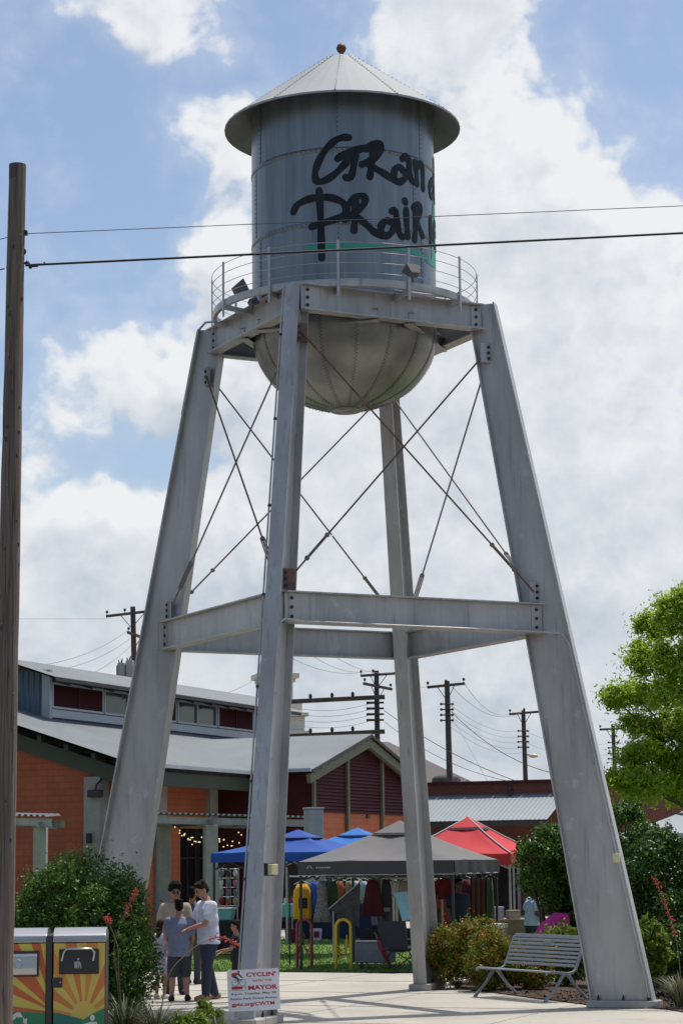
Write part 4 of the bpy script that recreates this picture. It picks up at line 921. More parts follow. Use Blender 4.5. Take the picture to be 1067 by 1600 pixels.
        mb.build('window_frame', 'white_metal', cw)
    za, zb = z0 + .38, z0 + 1.12
    for p0, p1, k in ((78, 157, 'louvre'), (160, 236, 'win'), (238, 272, 'louvre'), (275, 336, 'win'), (339, 393, 'louvre'), (394, 440, 'win')): panel(p0, p1, k, za, zb)
    # upper roof
    zu = lambda n: 8.06 + .33 * (-3.0 - n) if n > -5.3 else 8.06 + .33 * 2.3 - .33 * (-5.3 - n)
    mb = MB(); mb.corr(B(2.5, -3.0, zu(-3)), B(L_ + .5, -3.0, zu(-3)), B(2.5, -5.3, zu(-5.3)), B(L_ + .5, -5.3, zu(-5.3)), 150, .018, (0, 0, 1)); mb.corr(B(2.5, -5.3, zu(-5.3)), B(L_ + .5, -5.3, zu(-5.3)), B(2.5, -13, zu(-13)), B(L_ + .5, -13, zu(-13)), 110, .02, (0, 0, 1)); mb.build('upper_roof', 'roofmetal', T)
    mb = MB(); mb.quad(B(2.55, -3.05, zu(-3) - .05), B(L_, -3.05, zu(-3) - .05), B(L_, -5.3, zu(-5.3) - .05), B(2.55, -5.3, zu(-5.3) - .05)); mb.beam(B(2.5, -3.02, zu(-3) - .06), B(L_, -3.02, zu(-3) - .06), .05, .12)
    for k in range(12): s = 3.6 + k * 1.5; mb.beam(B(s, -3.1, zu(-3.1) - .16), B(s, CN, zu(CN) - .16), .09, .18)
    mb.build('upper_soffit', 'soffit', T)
    # wing with the gable
    zw = lambda s: 6.50 - abs(s - GA) * .267
    mb = MB(); mb.prism([B(G0, -.2, 0), B(G0, GN - .002, 0), B(G0, GN - .002, zw(G0) - .3), B(G0, -.2, zw(G0) - .3)], U * .25); mb.build('wing_wall', 'maroon', T)
    mb = MB(); mb.prism([B(G0, GN, 0), B(G1, GN, 0), B(G1, GN, 3.75), B(G0, GN, 3.75)], NN * -.25); mb.build('gable_wall', 'block_f', T)
    mb = MB(); mb.prism([B(G0, GN, 3.75), B(G1, GN, 3.75), B(G1, GN, zw(G1) - .35), B(GA, GN, zw(GA) - .35), B(G0, GN, zw(G0) - .35)], NN * -.2); gb = mb.build('gable', 'maroon', T)
    mb = MB(); n = 22
    for k in range(n):
        z = 3.8 + k * .115; half = min((G1 - G0) / 2, (zw(GA) - .45 - z) / .267)
        if half > .1: mb.add([B(GA - half, GN + .01, z + .06), B(GA + half, GN + .01, z + .06), B(GA + half, GN + .06, z - .045), B(GA - half, GN + .06, z - .045)], [(0, 1, 2, 3)], False)
    mb.build('louvre', 'maroon', gb)
    for px in (487, 540, 594, 632):
        s = s_at(px, GN); mb = MB(); mb.beam(B(s, GN + .08, 3.0), B(s, GN + .08, zw(s) - .35), .16, .1, up=NN); mb.build('gable_post', 'olive_trim', gb)
    GE = GN + .42
    for sgn, e in ((-1, G0 - .85), (1, G1 + .85)):
        mb = MB(); mb.corr(B(e, GE, zw(e)), B(e, -3.2, zw(e)), B(GA, GE, zw(GA)), B(GA, -3.2, zw(GA)), 76, .014, (0, 0, 1)); mb.build('wing_roof', 'roofmetal', T)
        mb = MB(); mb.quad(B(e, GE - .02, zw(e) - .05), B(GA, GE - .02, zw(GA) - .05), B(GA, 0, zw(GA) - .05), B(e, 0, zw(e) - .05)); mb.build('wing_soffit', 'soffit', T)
        mb = MB(); mb.beam(B(e, GN + .28, zw(e) - .30), B(GA, GN + .28, zw(GA) - .30), .14, .30); mb.build('gable_rafter', 'olive_trim', T)
        mb = MB(); mb.beam(B(e, GE, zw(e) - .07), B(GA, GE, zw(GA) - .07), .04, .1); mb.build('rake_trim', 'soffit', T)
    for k in range(9):
        for e in (G0 - .85, G1 + .85):
            s = GA + (e - GA) * (k + .5) / 9; mb = MB(); mb.beam(B(s, GE - .05, zw(s) - .13), B(s, GN + .01, zw(s) - .13), .07, .12); mb.build('outlooker', 'soffit', T)
    # barn lamp on the gable, flood light on the corner column
    p = at(572, 1276, 76.5); mb = MB(); mb.lathe(p, [(.02, .10), (.06, .09), (.17, -.02), (.18, -.05)], 16); mb.tube([p + Vector((0, 0, .08)), p + Vector((-.1, .1, .22)), p + Vector((-.25, .35, .15))], .03, 6); mb.build('barn_lamp', 'black', T)
    p = B(-.38, .05, 4.22); mb = MB(); mb.box(p, (.42, .26, .22), axes=(NN, U, Vector((0, 0, 1)))); lm = mb.build('floodlight', 'black', T, bevel=.02); mb = MB(); mb.tube([p + Vector((0, 0, .1)), p + Vector((.05, 0, .28)), p + Vector((.18, .1, .42)), p + Vector((.2, .2, .6))], .03, 6); mb.build('lamp_cable', 'black', lm)
    mb = MB(); mb.box(B(-.33, -.18, 2.9), (.14, .1, .3), axes=(NN, U, Vector((0, 0, 1)))); mb.build('meter_box', 'bolt', T)
    # low wall box near the pergola
    return T
market()
def pergola(name, label, a, b, depth, z, posts, thick=.34, overhang=1.0):
    T = thing(name, label, 'pergola', (a + b) / 2 * Vector((1, 1, 0)) if False else Vector(((a.x + b.x) / 2, (a.y + b.y) / 2, 0)))
    d = (b - a); d.z = 0; d.normalize(); back = Vector((-d.y, d.x, 0)); up = Vector((0, 0, 1))
    mb = MB(); mb.corr(a + up * .02, b + up * .02, a + back * depth + up * .12, b + back * depth + up * .12, int((b - a).length / .16), .05, (0, 0, 1)); mb.build('pergola_roof', 'roofmetal', T)
    for k in (0.06, .94):
        mb = MB(); o = back * depth * k - up * .14; mb.ibeam(a + o - d * .1, b + o + d * .1, .20, .1, .014); mb.build('fascia_beam', 'steel', T)
    n = max(2, int((b - a).length / 2.2))
    for p in posts:
        mb = MB(); mb.box((p.x, p.y, (z - .30) / 2), (.36, .36, z - .30), rz=math.atan2(d.y, d.x)); mb.build('post', 'colconc', T, bevel=.015)
        mb = MB(); mb.ibeam(p + up * (z - .22) - back * .8, p + up * (z - .22) + back * depth * .95, .16, .1, .012); mb.build('cross_beam', 'steel', T)
    return T
a, b = at(249, 1273, 63.0), at(500, 1279, 64.5)
pergola('pergola', 'long steel pergola on concrete posts before the market hall doors', a, b, 4.2, a.z, [Vector((*at(329, 1300, 63.6).xy, 0)), Vector((*at(256, 1300, 65.5).xy, 0)), Vector((*at(420, 1300, 64.2).xy, 0))])
a, b = at(-120, 1272, 60.5), at(74, 1277, 60.5)
pergola('pergola', 'short pergola end with pale corrugated roof beside the wooden pole', a, b, 3.2, a.z - .1, [Vector((*at(64, 1300, 60.9).xy, 0)), Vector((*at(-60, 1300, 60.9).xy, 0))])
# the stone pier at the end of the long pergola
T = thing('stone_pier', 'short square concrete pier above the blue canopies at the pergola end', 'pier', Vector((*at(490, 1300, 62).xy, 0)))
mb = MB(); c = at(490, 1300, 62); zt = at(490, 1265, 62).z; mb.box((c.x, c.y, zt / 2), (.46, .46, zt), rz=.3); mb.build('shaft', 'colconc', T, bevel=.03); mb = MB(); mb.box((c.x, c.y, zt + .03), (.5, .5, .055), rz=.3); mb.build('cap', 'colconc', T, bevel=.01)
# string lights under the pergola (the photograph shows them lit)
M['bulb'] = mat('warm_bulb', (1, .75, .4), .4); M['bulb'].node_tree.nodes['Principled BSDF'].inputs['Emission Color'].default_value = (1, .72, .36, 1); M['bulb'].node_tree.nodes['Principled BSDF'].inputs['Emission Strength'].default_value = .9
T = thing('string_lights', 'strings of small warm bulbs hanging in the shade of the pergola', 'string lights', at(300, 1290, 65.5))
g = random.Random(4)
for k in range(5):
    a, b = at(266 + 4 * k, 1283 + 3 * k, 64.4 + .4 * k), at(388 - 2 * k, 1286 + 5 * k, 65.0 + .3 * k); pts = [a.lerp(b, i / 16) - Vector((0, 0, .28 * abs(math.sin(PI * i / 16 * 2)))) for i in range(17)]
    mb = MB(); mb.tube(pts, .006, 5); w_ = mb.build('light_cord', 'black', T)
    for p in pts[1:-1:1]:
        if g.random() < .5: mb = MB(); mb.ell(p - Vector((0, 0, .05 + .12 * g.random())), .020, 8, 6); mb.build('bulb', 'bulb', w_)

# ================================================================== brick building on the right with the metal awning
def brick_building():
    a = at(640, 1226, 88); d = NN.copy(); b = a + d * 26; back = U
    T = thing('brick_building', 'long low red brick building with a corrugated metal awning behind the red canopy', 'brick building', Vector((a.x, a.y, 0)))
    ht = a.z; g0 = Vector((0, 0, 0))
    mb = MB(); p0 = Vector((a.x, a.y, 0)) - d * 1.0; mb.prism([p0, p0 + d * 28, p0 + d * 28 + Vector((0, 0, ht)), p0 + Vector((0, 0, ht))], back * 12); mb.build('wall', 'brick', T)
    mb = MB()
    for k in range(24): q = p0 + d * (28 * k / 24) + Vector((0, 0, ht)); mb.beam(q - back * .05 + d * .02, q - back * .05 + d * (28 / 24 - .02), .42, .12)
    mb.build('parapet_coping', 'maroon', T)
    # awning
    z1, z0 = at(700, 1244, 88).z, at(700, 1284, 85.5).z; e1 = s0_ = 10.2
    q = p0 + d * .4
    mb = MB(); mb.corr(q - back * 2.9 + Vector((0, 0, z0)), q + d * 7.2 - back * 2.9 + Vector((0, 0, z0)), q - back * .02 + Vector((0, 0, z1)), q + d * 7.2 - back * .02 + Vector((0, 0, z1)), 40, .007, (0, 0, 1)); mb.build('awning_roof', mat('awning_metal', (.23, .265, .285), .6, .1, .06, .6), T)
    mb = MB(); mb.beam(q - back * 2.8 + Vector((0, 0, z0 - .12)), q + d * 7.2 - back * 2.8 + Vector((0, 0, z0 - .12)), .1, .2); mb.quad(q - back * 2.8 + Vector((0, 0, z0 - .04)), q + d * 7.1 - back * 2.8 + Vector((0, 0, z0 - .04)), q + d * 7.1 - back * .05 + Vector((0, 0, z1 - .06)), q - back * .05 + Vector((0, 0, z1 - .06))); mb.build('awning_frame', 'soffit', T)
    for k in range(3):
        r_ = q + d * (.3 + 3.2 * k) - back * 2.7; mb = MB(); mb.beam(r_, r_ + Vector((0, 0, z0 - .2)), .14, .14, up=d); mb.build('awning_post', 'olive_trim', T)
    mb = MB(); p = q + d * 4.9 - back * .25; mb.tube([p + Vector((0, 0, z1 - .1)), p + Vector((0, 0, z1 + .18))], .06, 8); mb.ell(p + Vector((0, 0, z1 + .2)), (.12, .12, .08), 10, 6); mb.build('vent_pipe', 'bolt', T)
    for k in range(4):
        r_ = p0 + d * (1.5 + 3.1 * k) - back * .03; mb = MB(); mb.box(r_ + Vector((0, 0, 1.3)), (1.7, .06, 2.2), axes=(d, back, Vector((0, 0, 1)))); w_ = mb.build('window', 'darkglass', T); mb = MB()
        for s in (-.9, .9): mb.beam(r_ + d * s + Vector((0, 0, .15)), r_ + d * s + Vector((0, 0, 2.45)), .1, .1, up=d)
        mb.beam(r_ - d * .95 + Vector((0, 0, 2.5)), r_ + d * .95 + Vector((0, 0, 2.5)), .1, .1); mb.build('window_frame', 'white_metal', w_)
    # blue-grey window band and maroon canopy further right
    r_ = p0 + d * 19.5 - back * .05; mb = MB(); mb.box(r_ + Vector((0, 0, 4.25)), (8, .1, .55), axes=(d, back, Vector((0, 0, 1)))); mb.build('window_band', 'glass', T)
    mb = MB(); mb.box(r_ + d * 1.2 - back * .6 + Vector((0, 0, 3.55)), (6, 1.2, .6), axes=(d, back, Vector((0, 0, 1)))); mb.build('canopy', 'maroon', T)
brick_building()
# ================================================================== house roof and church cupola beyond
def far_house():
    D_ = 118; p = lambda x, y, Y=D_: at(x, y, Y)
    a, b = p(560, 1158), p(607, 1157); e0, e1 = p(500, 1240, D_ - 5), p(770, 1236, D_ - 5); back = Vector((0, 12, 0))
    T = thing('shingled_house', 'grey shingled hip roof rising behind the market gable', 'house', Vector((e0.x, e0.y, 0)))
    mb = MB(); z = e0.z; f0, f1 = Vector((e0.x, e0.y, z)), Vector((e1.x, e1.y, z)); b0, b1 = f0 + back, f1 + back; r0, r1 = Vector((a.x, a.y + 1, a.z)), Vector((b.x, b.y + 1, a.z))
    mb.add([f0, f1, b1, b0, r0, r1], [(0, 1, 5, 4), (1, 2, 5), (2, 3, 4, 5), (3, 0, 4), (0, 3, 2, 1)], False); mb.build('roof', 'shingle', T)
    mb = MB(); mb.box(((f0.x + f1.x) / 2, f0.y + 6.2, z / 2), ((f1.x - f0.x) - .8, 11, z - .01)); mb.build('wall', 'cream', T)
    q = p(697, 1217, D_ - 4.6); mb = MB(); mb.lathe(q, [(.75, -.5), (.75, .0), (.6, .14), (.0, .2)], 16); mb.build('roof_vent', 'soffit', T)
far_house()
def church():
    D_ = 135; k = D_ / FOC; T = thing('church_cupola', 'cream painted cupola with stepped cornices on a brick base seen behind the near tower leg', 'church', at(430, 1300, D_) * Vector((1, 1, 0)) if False else Vector((*at(430, 1300, D_).xy, 0)))
    c = at(430, 1100, D_); Z = lambda y: at(430, y, D_).z; w = lambda px: px * k * .84
    def tier(name, y0, y1, wd, m='cream', bev=.05): mb = MB(); mb.box((c.x, c.y, (Z(y0) + Z(y1)) / 2), (wd, wd, abs(Z(y0) - Z(y1)) - .006), rz=.25); return mb.build(name, m, T, bevel=bev)
    mb = MB(); zb_ = Z(1150); mb.box((c.x, c.y, zb_ / 2), (w(96), w(96), zb_), rz=.25); mb.build('brick_base', 'brick', T)
    tier('base_cornice', 1150, 1143, w(104)); tier('lower_stage', 1143, 1122, w(92)); tier('stage_cornice', 1122, 1115, w(104)); tier('plinth', 1115, 1098, w(84)); tier('shaft', 1098, 1068, w(56)); tier('cornice_mould', 1068, 1062, w(64)); tier('top_cornice', 1062, 1053, w(76))
    mb = MB(); mb.lathe((c.x, c.y, Z(1053)), [(w(30), 0), (w(29), .5), (w(24), 1.2), (w(12), 1.8), (.1, 2.1)], 24); mb.build('dome', 'cream', T)
    mb = MB()
    for sx in (-1, 0, 1): mb.box((c.x + sx * w(17), c.y - w(28), (Z(1096) + Z(1070)) / 2), (w(9), .1, abs(Z(1096) - Z(1070)) * .8), rz=0)
    mb.build('louvre_opening', 'soffit', T)
church()
# ================================================================== far utility poles
def util_pole(label, x, ytop, Y, arms, thick=.30, lean=0, extras=None):
    top = at(x, ytop, Y); T = thing('utility_pole', label, 'utility pole', Vector((top.x, top.y, 0)), None)
    mb = MB(); mb.tube([Vector((top.x + lean, top.y, -.2)), top], [thick / 2 * 1.05, thick / 2 * .72], 10); mb.build('pole_shaft', 'pole_far', T)
    for (x0, y0, x1, y1, dy, pins) in arms:
        a, b = at(x0, y0, Y - .2 - dy), at(x1, y1, Y - .2 + dy); mb = MB(); mb.beam(a, b, .10, .13); arm = mb.build('cross_arm', 'pole_far', T)
        for t in pins:
            p = a.lerp(b, t); mb = MB(); mb.lathe(p, [(.015, .05), (.015, .14), (.06, .16), (.075, .22), (.05, .28), (.02, .3)], 8); mb.build('insulator', 'insul', arm)
        m_ = a.lerp(b, .5)
        for s in (.28, .72): mb = MB(); p = a.lerp(b, s); mb.tube([p - Vector((0, 0, .06)), Vector((top.x, top.y - .16, p.z - .75))], .02, 5); mb.build('arm_brace', 'pole_far', T)
    return T, top
Tp1, top1 = util_pole('far wooden pole carrying two grey transformers left of the left tower leg', 208, 948, 110, [(166, 963, 250, 953, 0, (.02, .35, .98)), (200, 988, 228, 998, .8, (.05, .95))], .36, .4)
for x, y0, y1 in ((190, 1036, 1063), (203, 1032, 1060)):
    a, b = at(x, y0, 109.4), at(x, y1, 109.4); mb = MB(); h = a.z - b.z; mb.lathe(b, [(0, 0), (.19, 0), (.21, .03), (.21, h - .1), (.19, h), (0, h + .03)], 18); t_ = mb.build('transformer', 'galv_roof', Tp1)
    mb = MB(); mb.tube([a, a + Vector((.05, 0, .22))], [.05, .03], 6); mb.tube([a + Vector((-.1, 0, 0)), a + Vector((-.14, 0, .15))], [.04, .02], 6); mb.build('bushing', 'insul', t_)
mb = MB(); mb.tube([at(183, 1040, 109.2), at(183, 1066, 109.2), at(208, 1067, 109.2)], .03, 6); mb.build('hanger_bracket', 'insul', Tp1)
Tp2, top2 = util_pole('wooden pole with two steel bus beams reaching left behind the market gable', 588, 1048, 112, [(563, 1056, 620, 1052, 0, (.02, .35, .98)), (568, 1068, 612, 1077, .9, (.04, .96))], .34, 0)
for y0, y1 in ((1097, 1089), (1151, 1143)):
    a, b = at(440, y0, 111.6), at(601, y1, 111.6); mb = MB(); mb.beam(a, b, .2, .22); o = mb.build('bus_beam', 'pole_far', Tp2)
    for t in (.28, .49, .69): p = a.lerp(b, t); mb = MB(); mb.lathe(p, [(.03, .1), (.09, .16), (.09, .28), (.03, .36)], 8); mb.build('insulator', 'insul', o)
for y in (1098, 1107, 1116, 1125): mb = MB(); p = at(583, y, 111.7); mb.tube([p + Vector((-.35, 0, 0)), p + Vector((.55, 0, 0))], [.07, .05], 6); mb.build('insulator', 'insul', Tp2)
Tp3, top3 = util_pole('wooden single-arm pole behind the brick building right of the rear tower leg', 698, 1064, 108, [(667, 1074, 726, 1068, 0, (.02, .5, .97))], .36, .1)
Tp4, top4 = util_pole('wooden pole with a street lamp and single cross arm left of the right tower leg', 817, 1110, 128, [(795, 1116, 842, 1112, 0, (.03, .5))], .34, .1)
Tp5, top5 = util_pole('distant wooden pole seen between the right tower leg and the leafy tree', 957, 1134, 140, [(936, 1140, 975, 1138, 0, (.03, .5, .95))], .32, .1)
for T_, top_, x, y0, Y in ((Tp3, top3, 698, 1100, 107.8), (Tp4, top4, 817, 1142, 127.8), (Tp5, top5, 957, 1160, 139.8)):
    for k in range(4):
        p = at(x, y0 + k * 8.5, Y); mb = MB(); mb.tube([p + Vector((-.32, 0, 0)), p + Vector((.32, 0, 0))], .035, 6); mb.ell(p + Vector((-.28, 0, 0)), .07, 8, 6); mb.ell(p + Vector((.28, 0, 0)), .07, 8, 6); mb.build('insulator', 'insul', T_)
p = at(833, 1181, 127.5); mb = MB(); mb.ell(p, (.28, .16, .12), 12, 8); lm = mb.build('street_lamp', 'lens', Tp4); mb = MB(); mb.tube([p, p + Vector((-.55, .2, .12))], .035, 6); mb.build('lamp_arm', 'pole_far', lm)
# lines between the poles
def wire(a, b, s, r_, label, m='wire_grey', n=20):
    mb = MB(); mb.tube([a.lerp(b, i / n) - Vector((0, 0, 4 * s * (i / n) * (1 - i / n))) for i in range(n + 1)], r_ * .75, 5); return tag(mb.build('power_line', m), label, 'cable', 'overhead lines between the far poles')
A = at
wire(A(30, 967, 100), A(170, 967, 110), .0, .012, 'thin line running left from the transformer pole cross arm')
wire(A(60, 1040, 80), A(200, 985, 110), .3, .014, 'upper service line sloping from the transformer pole down to the left roof')
wire(A(70, 1050, 80), A(203, 998, 110), .3, .014, 'middle service line sloping from the transformer pole down to the left roof')
wire(A(120, 1062, 80), A(206, 1008, 110), .2, .014, 'lower service line sloping from the transformer pole down to the left roof')
wire(A(300, 1095, 95), A(396, 1063, 130), .2, .016, 'service line rising from the market roof to the cream cupola')
for k, (x0, y0, x1, y1, s) in enumerate(((455, 1028, 568, 1050, .3), (490, 1026, 580, 1048, .3), (520, 1024, 617, 1051, .3))): wire(A(x0, y0, 95), A(x1, y1, 112), s, .012, ('leftmost', 'middle', 'rightmost')[k] + ' of three thin lines reaching the top cross arm of the bus beam pole')
for k, y in enumerate((1100, 1109, 1118, 1127)): wire(A(455, y + 5, 111), A(576, y, 111.7), .25, .014, ('topmost', 'second', 'third', 'lowest')[k] + ' of four lines strung between the two bus beams')
wire(A(618, 1052, 112), A(668, 1073, 108), .25, .012, 'thin line from the bus beam pole to the nearest single-arm pole'); 
wire(A(726, 1069, 108), A(796, 1115, 128), .6, .014, 'upper sagging line between the two single-arm poles'); wire(A(700, 1066, 108), A(818, 1111, 128), .9, .014, 'lower sagging line between the two single-arm poles')
wire(A(705, 1112, 107.8), A(865, 1208, 100), .5, .022, 'dark service cable sloping right from the single-arm pole toward the right leg', 'wire')
wire(A(600, 1110, 111.8), A(810, 1222, 95), .3, .022, 'upper dark service cable sloping from the bus beam pole to the brick parapet', 'wire')
wire(A(601, 1128, 111.8), A(808, 1223, 95), .5, .016, 'lower dark service cable sloping from the bus beam pole to the brick parapet', 'wire')
wire(A(705, 1118, 107.8), A(762, 1222, 96), .0, .012, 'thin guy wire slanting down from the single-arm pole to the parapet')
for k, y in enumerate((1142, 1151, 1159, 1168, 1176)): wire(A(702, 1100 + 8.5 * k, 107.8), A(815, y, 127.8), .5, .010, ('topmost', 'second', 'third', 'fourth', 'lowest')[k] + ' of five thin lines between the insulators of the single-arm poles')
for k, y in enumerate((1160, 1177)): wire(A(819, 1142 + 17 * k, 127.8), A(955, y, 139.8), .5, .010, ('upper', 'lower')[k] + ' thin line passing behind the right tower leg to the distant pole')
wire(A(959, 1165, 139.8), A(1067, 1190, 150), .3, .012, 'thin line leaving the distant pole behind the leafy tree')
def colour(n, c, var=.15): M[n] = cloth(n, c, var)
for n, c in dict(teal=(.16, .42, .44), cyan=(.30, .58, .62), navy=(.014, .02, .06), navychair=(.012, .014, .032), blackcloth=(.014, .014, .017), blue=(.03, .09, .38), yellow=(.55, .32, .015), maroonc=(.10, .012, .03), white_c=(.55, .54, .53), tan=(.30, .21, .13), redc=(.22, .018, .025), magenta=(.42, .02, .20), lblue=(.40, .50, .66), grey_c=(.16, .17, .20), beige=(.31, .27, .21), denim=(.022, .032, .055), charcoal=(.035, .037, .045), slate=(.165, .185, .265), paleshirt=(.56, .59, .68), lavender=(.42, .38, .50), green_c=(.05, .11, .06), box_brown=(.24, .15, .09), woodrail=(.20, .12, .07), pinkc=(.45, .18, .22), orange_c=(.30, .10, .03)).items(): colour(n, c)
# ================================================================== market canopies
def canopy(label, cname, colour, fl_px, fl_Y, wd, z_val0, z_val1, z_peak, seam=None, seed=0, trim=None, vcol=None, logo=False, cat='canopy', legs='steel', yaw=0.0):
    d = Matrix.Rotation(yaw, 3, 'Z') @ Vector((.943, -.332, 0)).normalized(); bk = Vector((-d.y, d.x, 0)); p = at(fl_px, 1400, fl_Y); o = Vector((p.x, p.y, 0)); g = random.Random(seed)
    T = thing('market_canopy', label, cat, o + (d + bk) * wd / 2)
    M[cname] = mat(cname, colour, .75, 0, .10, 1.6, .55, 3.5)
    tm = M[cname].node_tree; nb = tm.nodes['Principled BSDF']; tr = tm.nodes.new('ShaderNodeBsdfTranslucent'); tr.inputs[0].default_value = (*[min(1, c * 1.1) for c in colour], 1); mx = tm.nodes.new('ShaderNodeMixShader'); mx.inputs[0].default_value = .18
    tm.links.new(nb.outputs[0], mx.inputs[1]); tm.links.new(tr.outputs[0], mx.inputs[2]); tm.links.new(mx.outputs[0], tm.nodes['Material Output'].inputs[0])
    if vcol: M[cname + '_valance'] = mat(cname + '_valance', vcol, .8, 0, .08, 3, .2, 9)
    vm = cname + '_valance' if vcol else cname
    C_ = [o, o + d * wd, o + d * wd + bk * wd, o + bk * wd]; ctr = o + (d + bk) * wd / 2; pk = ctr + Vector((0, 0, z_peak))
    mb = MB(); n = 12
    for i in range(4):
        a, b = C_[i] + Vector((0, 0, z_val1)), C_[(i + 1) % 4] + Vector((0, 0, z_val1)); vs = []
        for r_ in range(n + 1):
            f = r_ / n; l, r2 = a.lerp(pk, f), b.lerp(pk, f); dip = .14 * math.sin(PI * f) * (1 - f * .3)
            for k in range(n + 1):
                t = k / n; q = l.lerp(r2, t); sag = math.sin(PI * t); q.z -= dip * (.35 + .65 * sag) + (.022 * math.sin(9 * t + 5 * f + i + seed) + .014 * math.sin(17 * t - 9 * f + 2 * i)) * sag * (1 - f); vs.append(q)
        mb.add(vs, [(r_ * (n + 1) + k, r_ * (n + 1) + k + 1, (r_ + 1) * (n + 1) + k + 1, (r_ + 1) * (n + 1) + k) for r_ in range(n) for k in range(n)], True)
    top = mb.build('canopy_top', cname, T, fixn=True)
    mb = MB()
    for i in range(4):
        a, b = C_[i], C_[(i + 1) % 4]; out = (b - a).normalized(); out = Vector((out.y, -out.x, 0)); vs = []; m = 30
        for k in range(m + 1):
            t = k / m; q = a.lerp(b, t) + out * .012; wv = .018 * math.sin(t * 31 + i) + .012 * math.sin(t * 13); sc = .02 * math.sin(PI * t)
            vs += [q + Vector((0, 0, z_val1 + .004)), q + out * wv * .5 + Vector((0, 0, (z_val0 + z_val1) / 2)), q + out * wv + Vector((0, 0, z_val0 + sc * .5))]
        mb.add(vs, [(3 * k + j, 3 * k + 3 + j, 3 * k + 4 + j, 3 * k + 1 + j) for k in range(m) for j in range(2)], True)
    mb.build('valance', vm, T)
    if trim:
        mb = MB()
        for i in range(4): a, b = C_[i] + Vector((0, 0, z_val0 - .004)), C_[(i + 1) % 4] + Vector((0, 0, z_val0 - .004)); mb.tube([a, b], .010, 5)
        mb.build('hem', trim, T)
    mb = MB(); kk = .20
    for i in range(4):
        a, b = ctr.lerp(C_[i], .30), ctr.lerp(C_[(i + 1) % 4], .30); a2, b2 = ctr.lerp(C_[i], .16), ctr.lerp(C_[(i + 1) % 4], .16); za_, zb_ = z_val1 + (z_peak - z_val1) * .66, z_val1 + (z_peak - z_val1) * .80
        mb.add([Vector((a.x, a.y, za_)), Vector((b.x, b.y, za_)), Vector((b2.x, b2.y, zb_)), Vector((a2.x, a2.y, zb_))], [(0, 1, 2, 3)], False)
    mb.build('vent_mesh', 'blackcloth', T)
    # wind vent cap
    mb = MB(); k_ = .26
    for i in range(4):
        a, b = ctr.lerp(C_[i], k_), ctr.lerp(C_[(i + 1) % 4], k_); zb = z_val1 + (z_peak - z_val1) * (1 - k_) + .03 - .05
        mb.add([Vector((a.x, a.y, zb)), Vector((b.x, b.y, zb)), pk + Vector((0, 0, .03))], [(0, 1, 2)], False); mb.add([Vector((a.x, a.y, zb)), Vector((b.x, b.y, zb)), Vector((b.x, b.y, zb - .05)), Vector((a.x, a.y, zb - .05))], [(0, 1, 2, 3)], False)
    mb.build('wind_vent', cname, T)
    if seam:
        for c in C_:
            mb = MB(); a = c + Vector((0, 0, z_val1 + .012)); pts = []
            for i in range(13): f = i / 12; q = a.lerp(pk, f); q.z -= .14 * math.sin(PI * f) * (1 - f * .3) * .35 - .008; pts.append(q)
            mb.tube(pts, .02, 5); mb.build('ridge_seam', seam, top)
    for i, c in enumerate(C_):
        q = c + (ctr - c).normalized() * .06; mb = MB(); mb.beam(q, q + Vector((0, 0, z_val1 - .02)), .045, .045, up=d); mb.beam(q, q + Vector((0, 0, .02)), .12, .12, up=d); mb.build('leg', legs, T)
    mb = MB()
    for i in range(4):
        a, b = C_[i].lerp(ctr, .05), C_[(i + 1) % 4].lerp(ctr, .05); zz = z_val1 - .08
        for k in range(4):
            u_, v_ = a.lerp(b, k / 4), a.lerp(b, (k + 1) / 4)
            mb.beam(u_ + Vector((0, 0, zz)), v_ + Vector((0, 0, zz - .28)), .02, .03); mb.beam(u_ + Vector((0, 0, zz - .28)), v_ + Vector((0, 0, zz)), .02, .03)
    mb.build('truss', legs, T)
    if logo:
        mb = MB(); q = o + d * .26 - bk * .045 + Vector((0, 0, (z_val0 + z_val1) / 2)); Z3 = Vector((0, 0, 1))
        for s in (-1, 1): mb.add([q + d * (.07 * s), q + d * (.03 * s), q + Z3 * .075, ], [(0, 1, 2)], False)
        for k in range(7): x = .14 + k * .045; mb.add([q + d * x, q + d * (x + .03), q + d * (x + .03) + Z3 * .03, q + d * x + Z3 * .03], [(0, 1, 2, 3)], False)
        mb.build('valance_emblem', 'galv_roof', T)
    return T
canopy('large grey market canopy with charcoal valance nearest the bike racks', 'canopy_grey', (.165, .16, .16), 466, 44.0, 3.24, 1.86, 2.12, 2.91, seed=1, vcol=(.045, .045, .05), trim='white_metal', logo=True, legs='bolt')
canopy('royal blue market canopy behind the near tower leg', 'canopy_blue', (.010, .072, .36), 331, 50, 3.05, 2.13, 2.34, 2.84, seed=2, legs='bolt')
canopy('lighter azure blue market canopy, farthest left of the grey one', 'canopy_azure', (.02, .17, .55), 445, 58.5, 3.05, 2.2, 2.42, 3.0, seed=3)
canopy('bright red market canopy with pale ridge seams', 'canopy_red', (.56, .035, .045), 616, 55.8, 3.05, 2.0, 2.27, 3.22, seed=4, seam='white_metal')
canopy('white market canopy mostly hidden behind the holly bush', 'canopy_white', (.55, .55, .54), 800, 62, 3.05, 2.1, 2.32, 2.82, seed=5)
canopy('pale grey market canopy poking out among the right hand bushes', 'canopy_pale', (.38, .40, .44), 965, 46, 3.05, 2.4, 2.62, 3.25, seed=6)

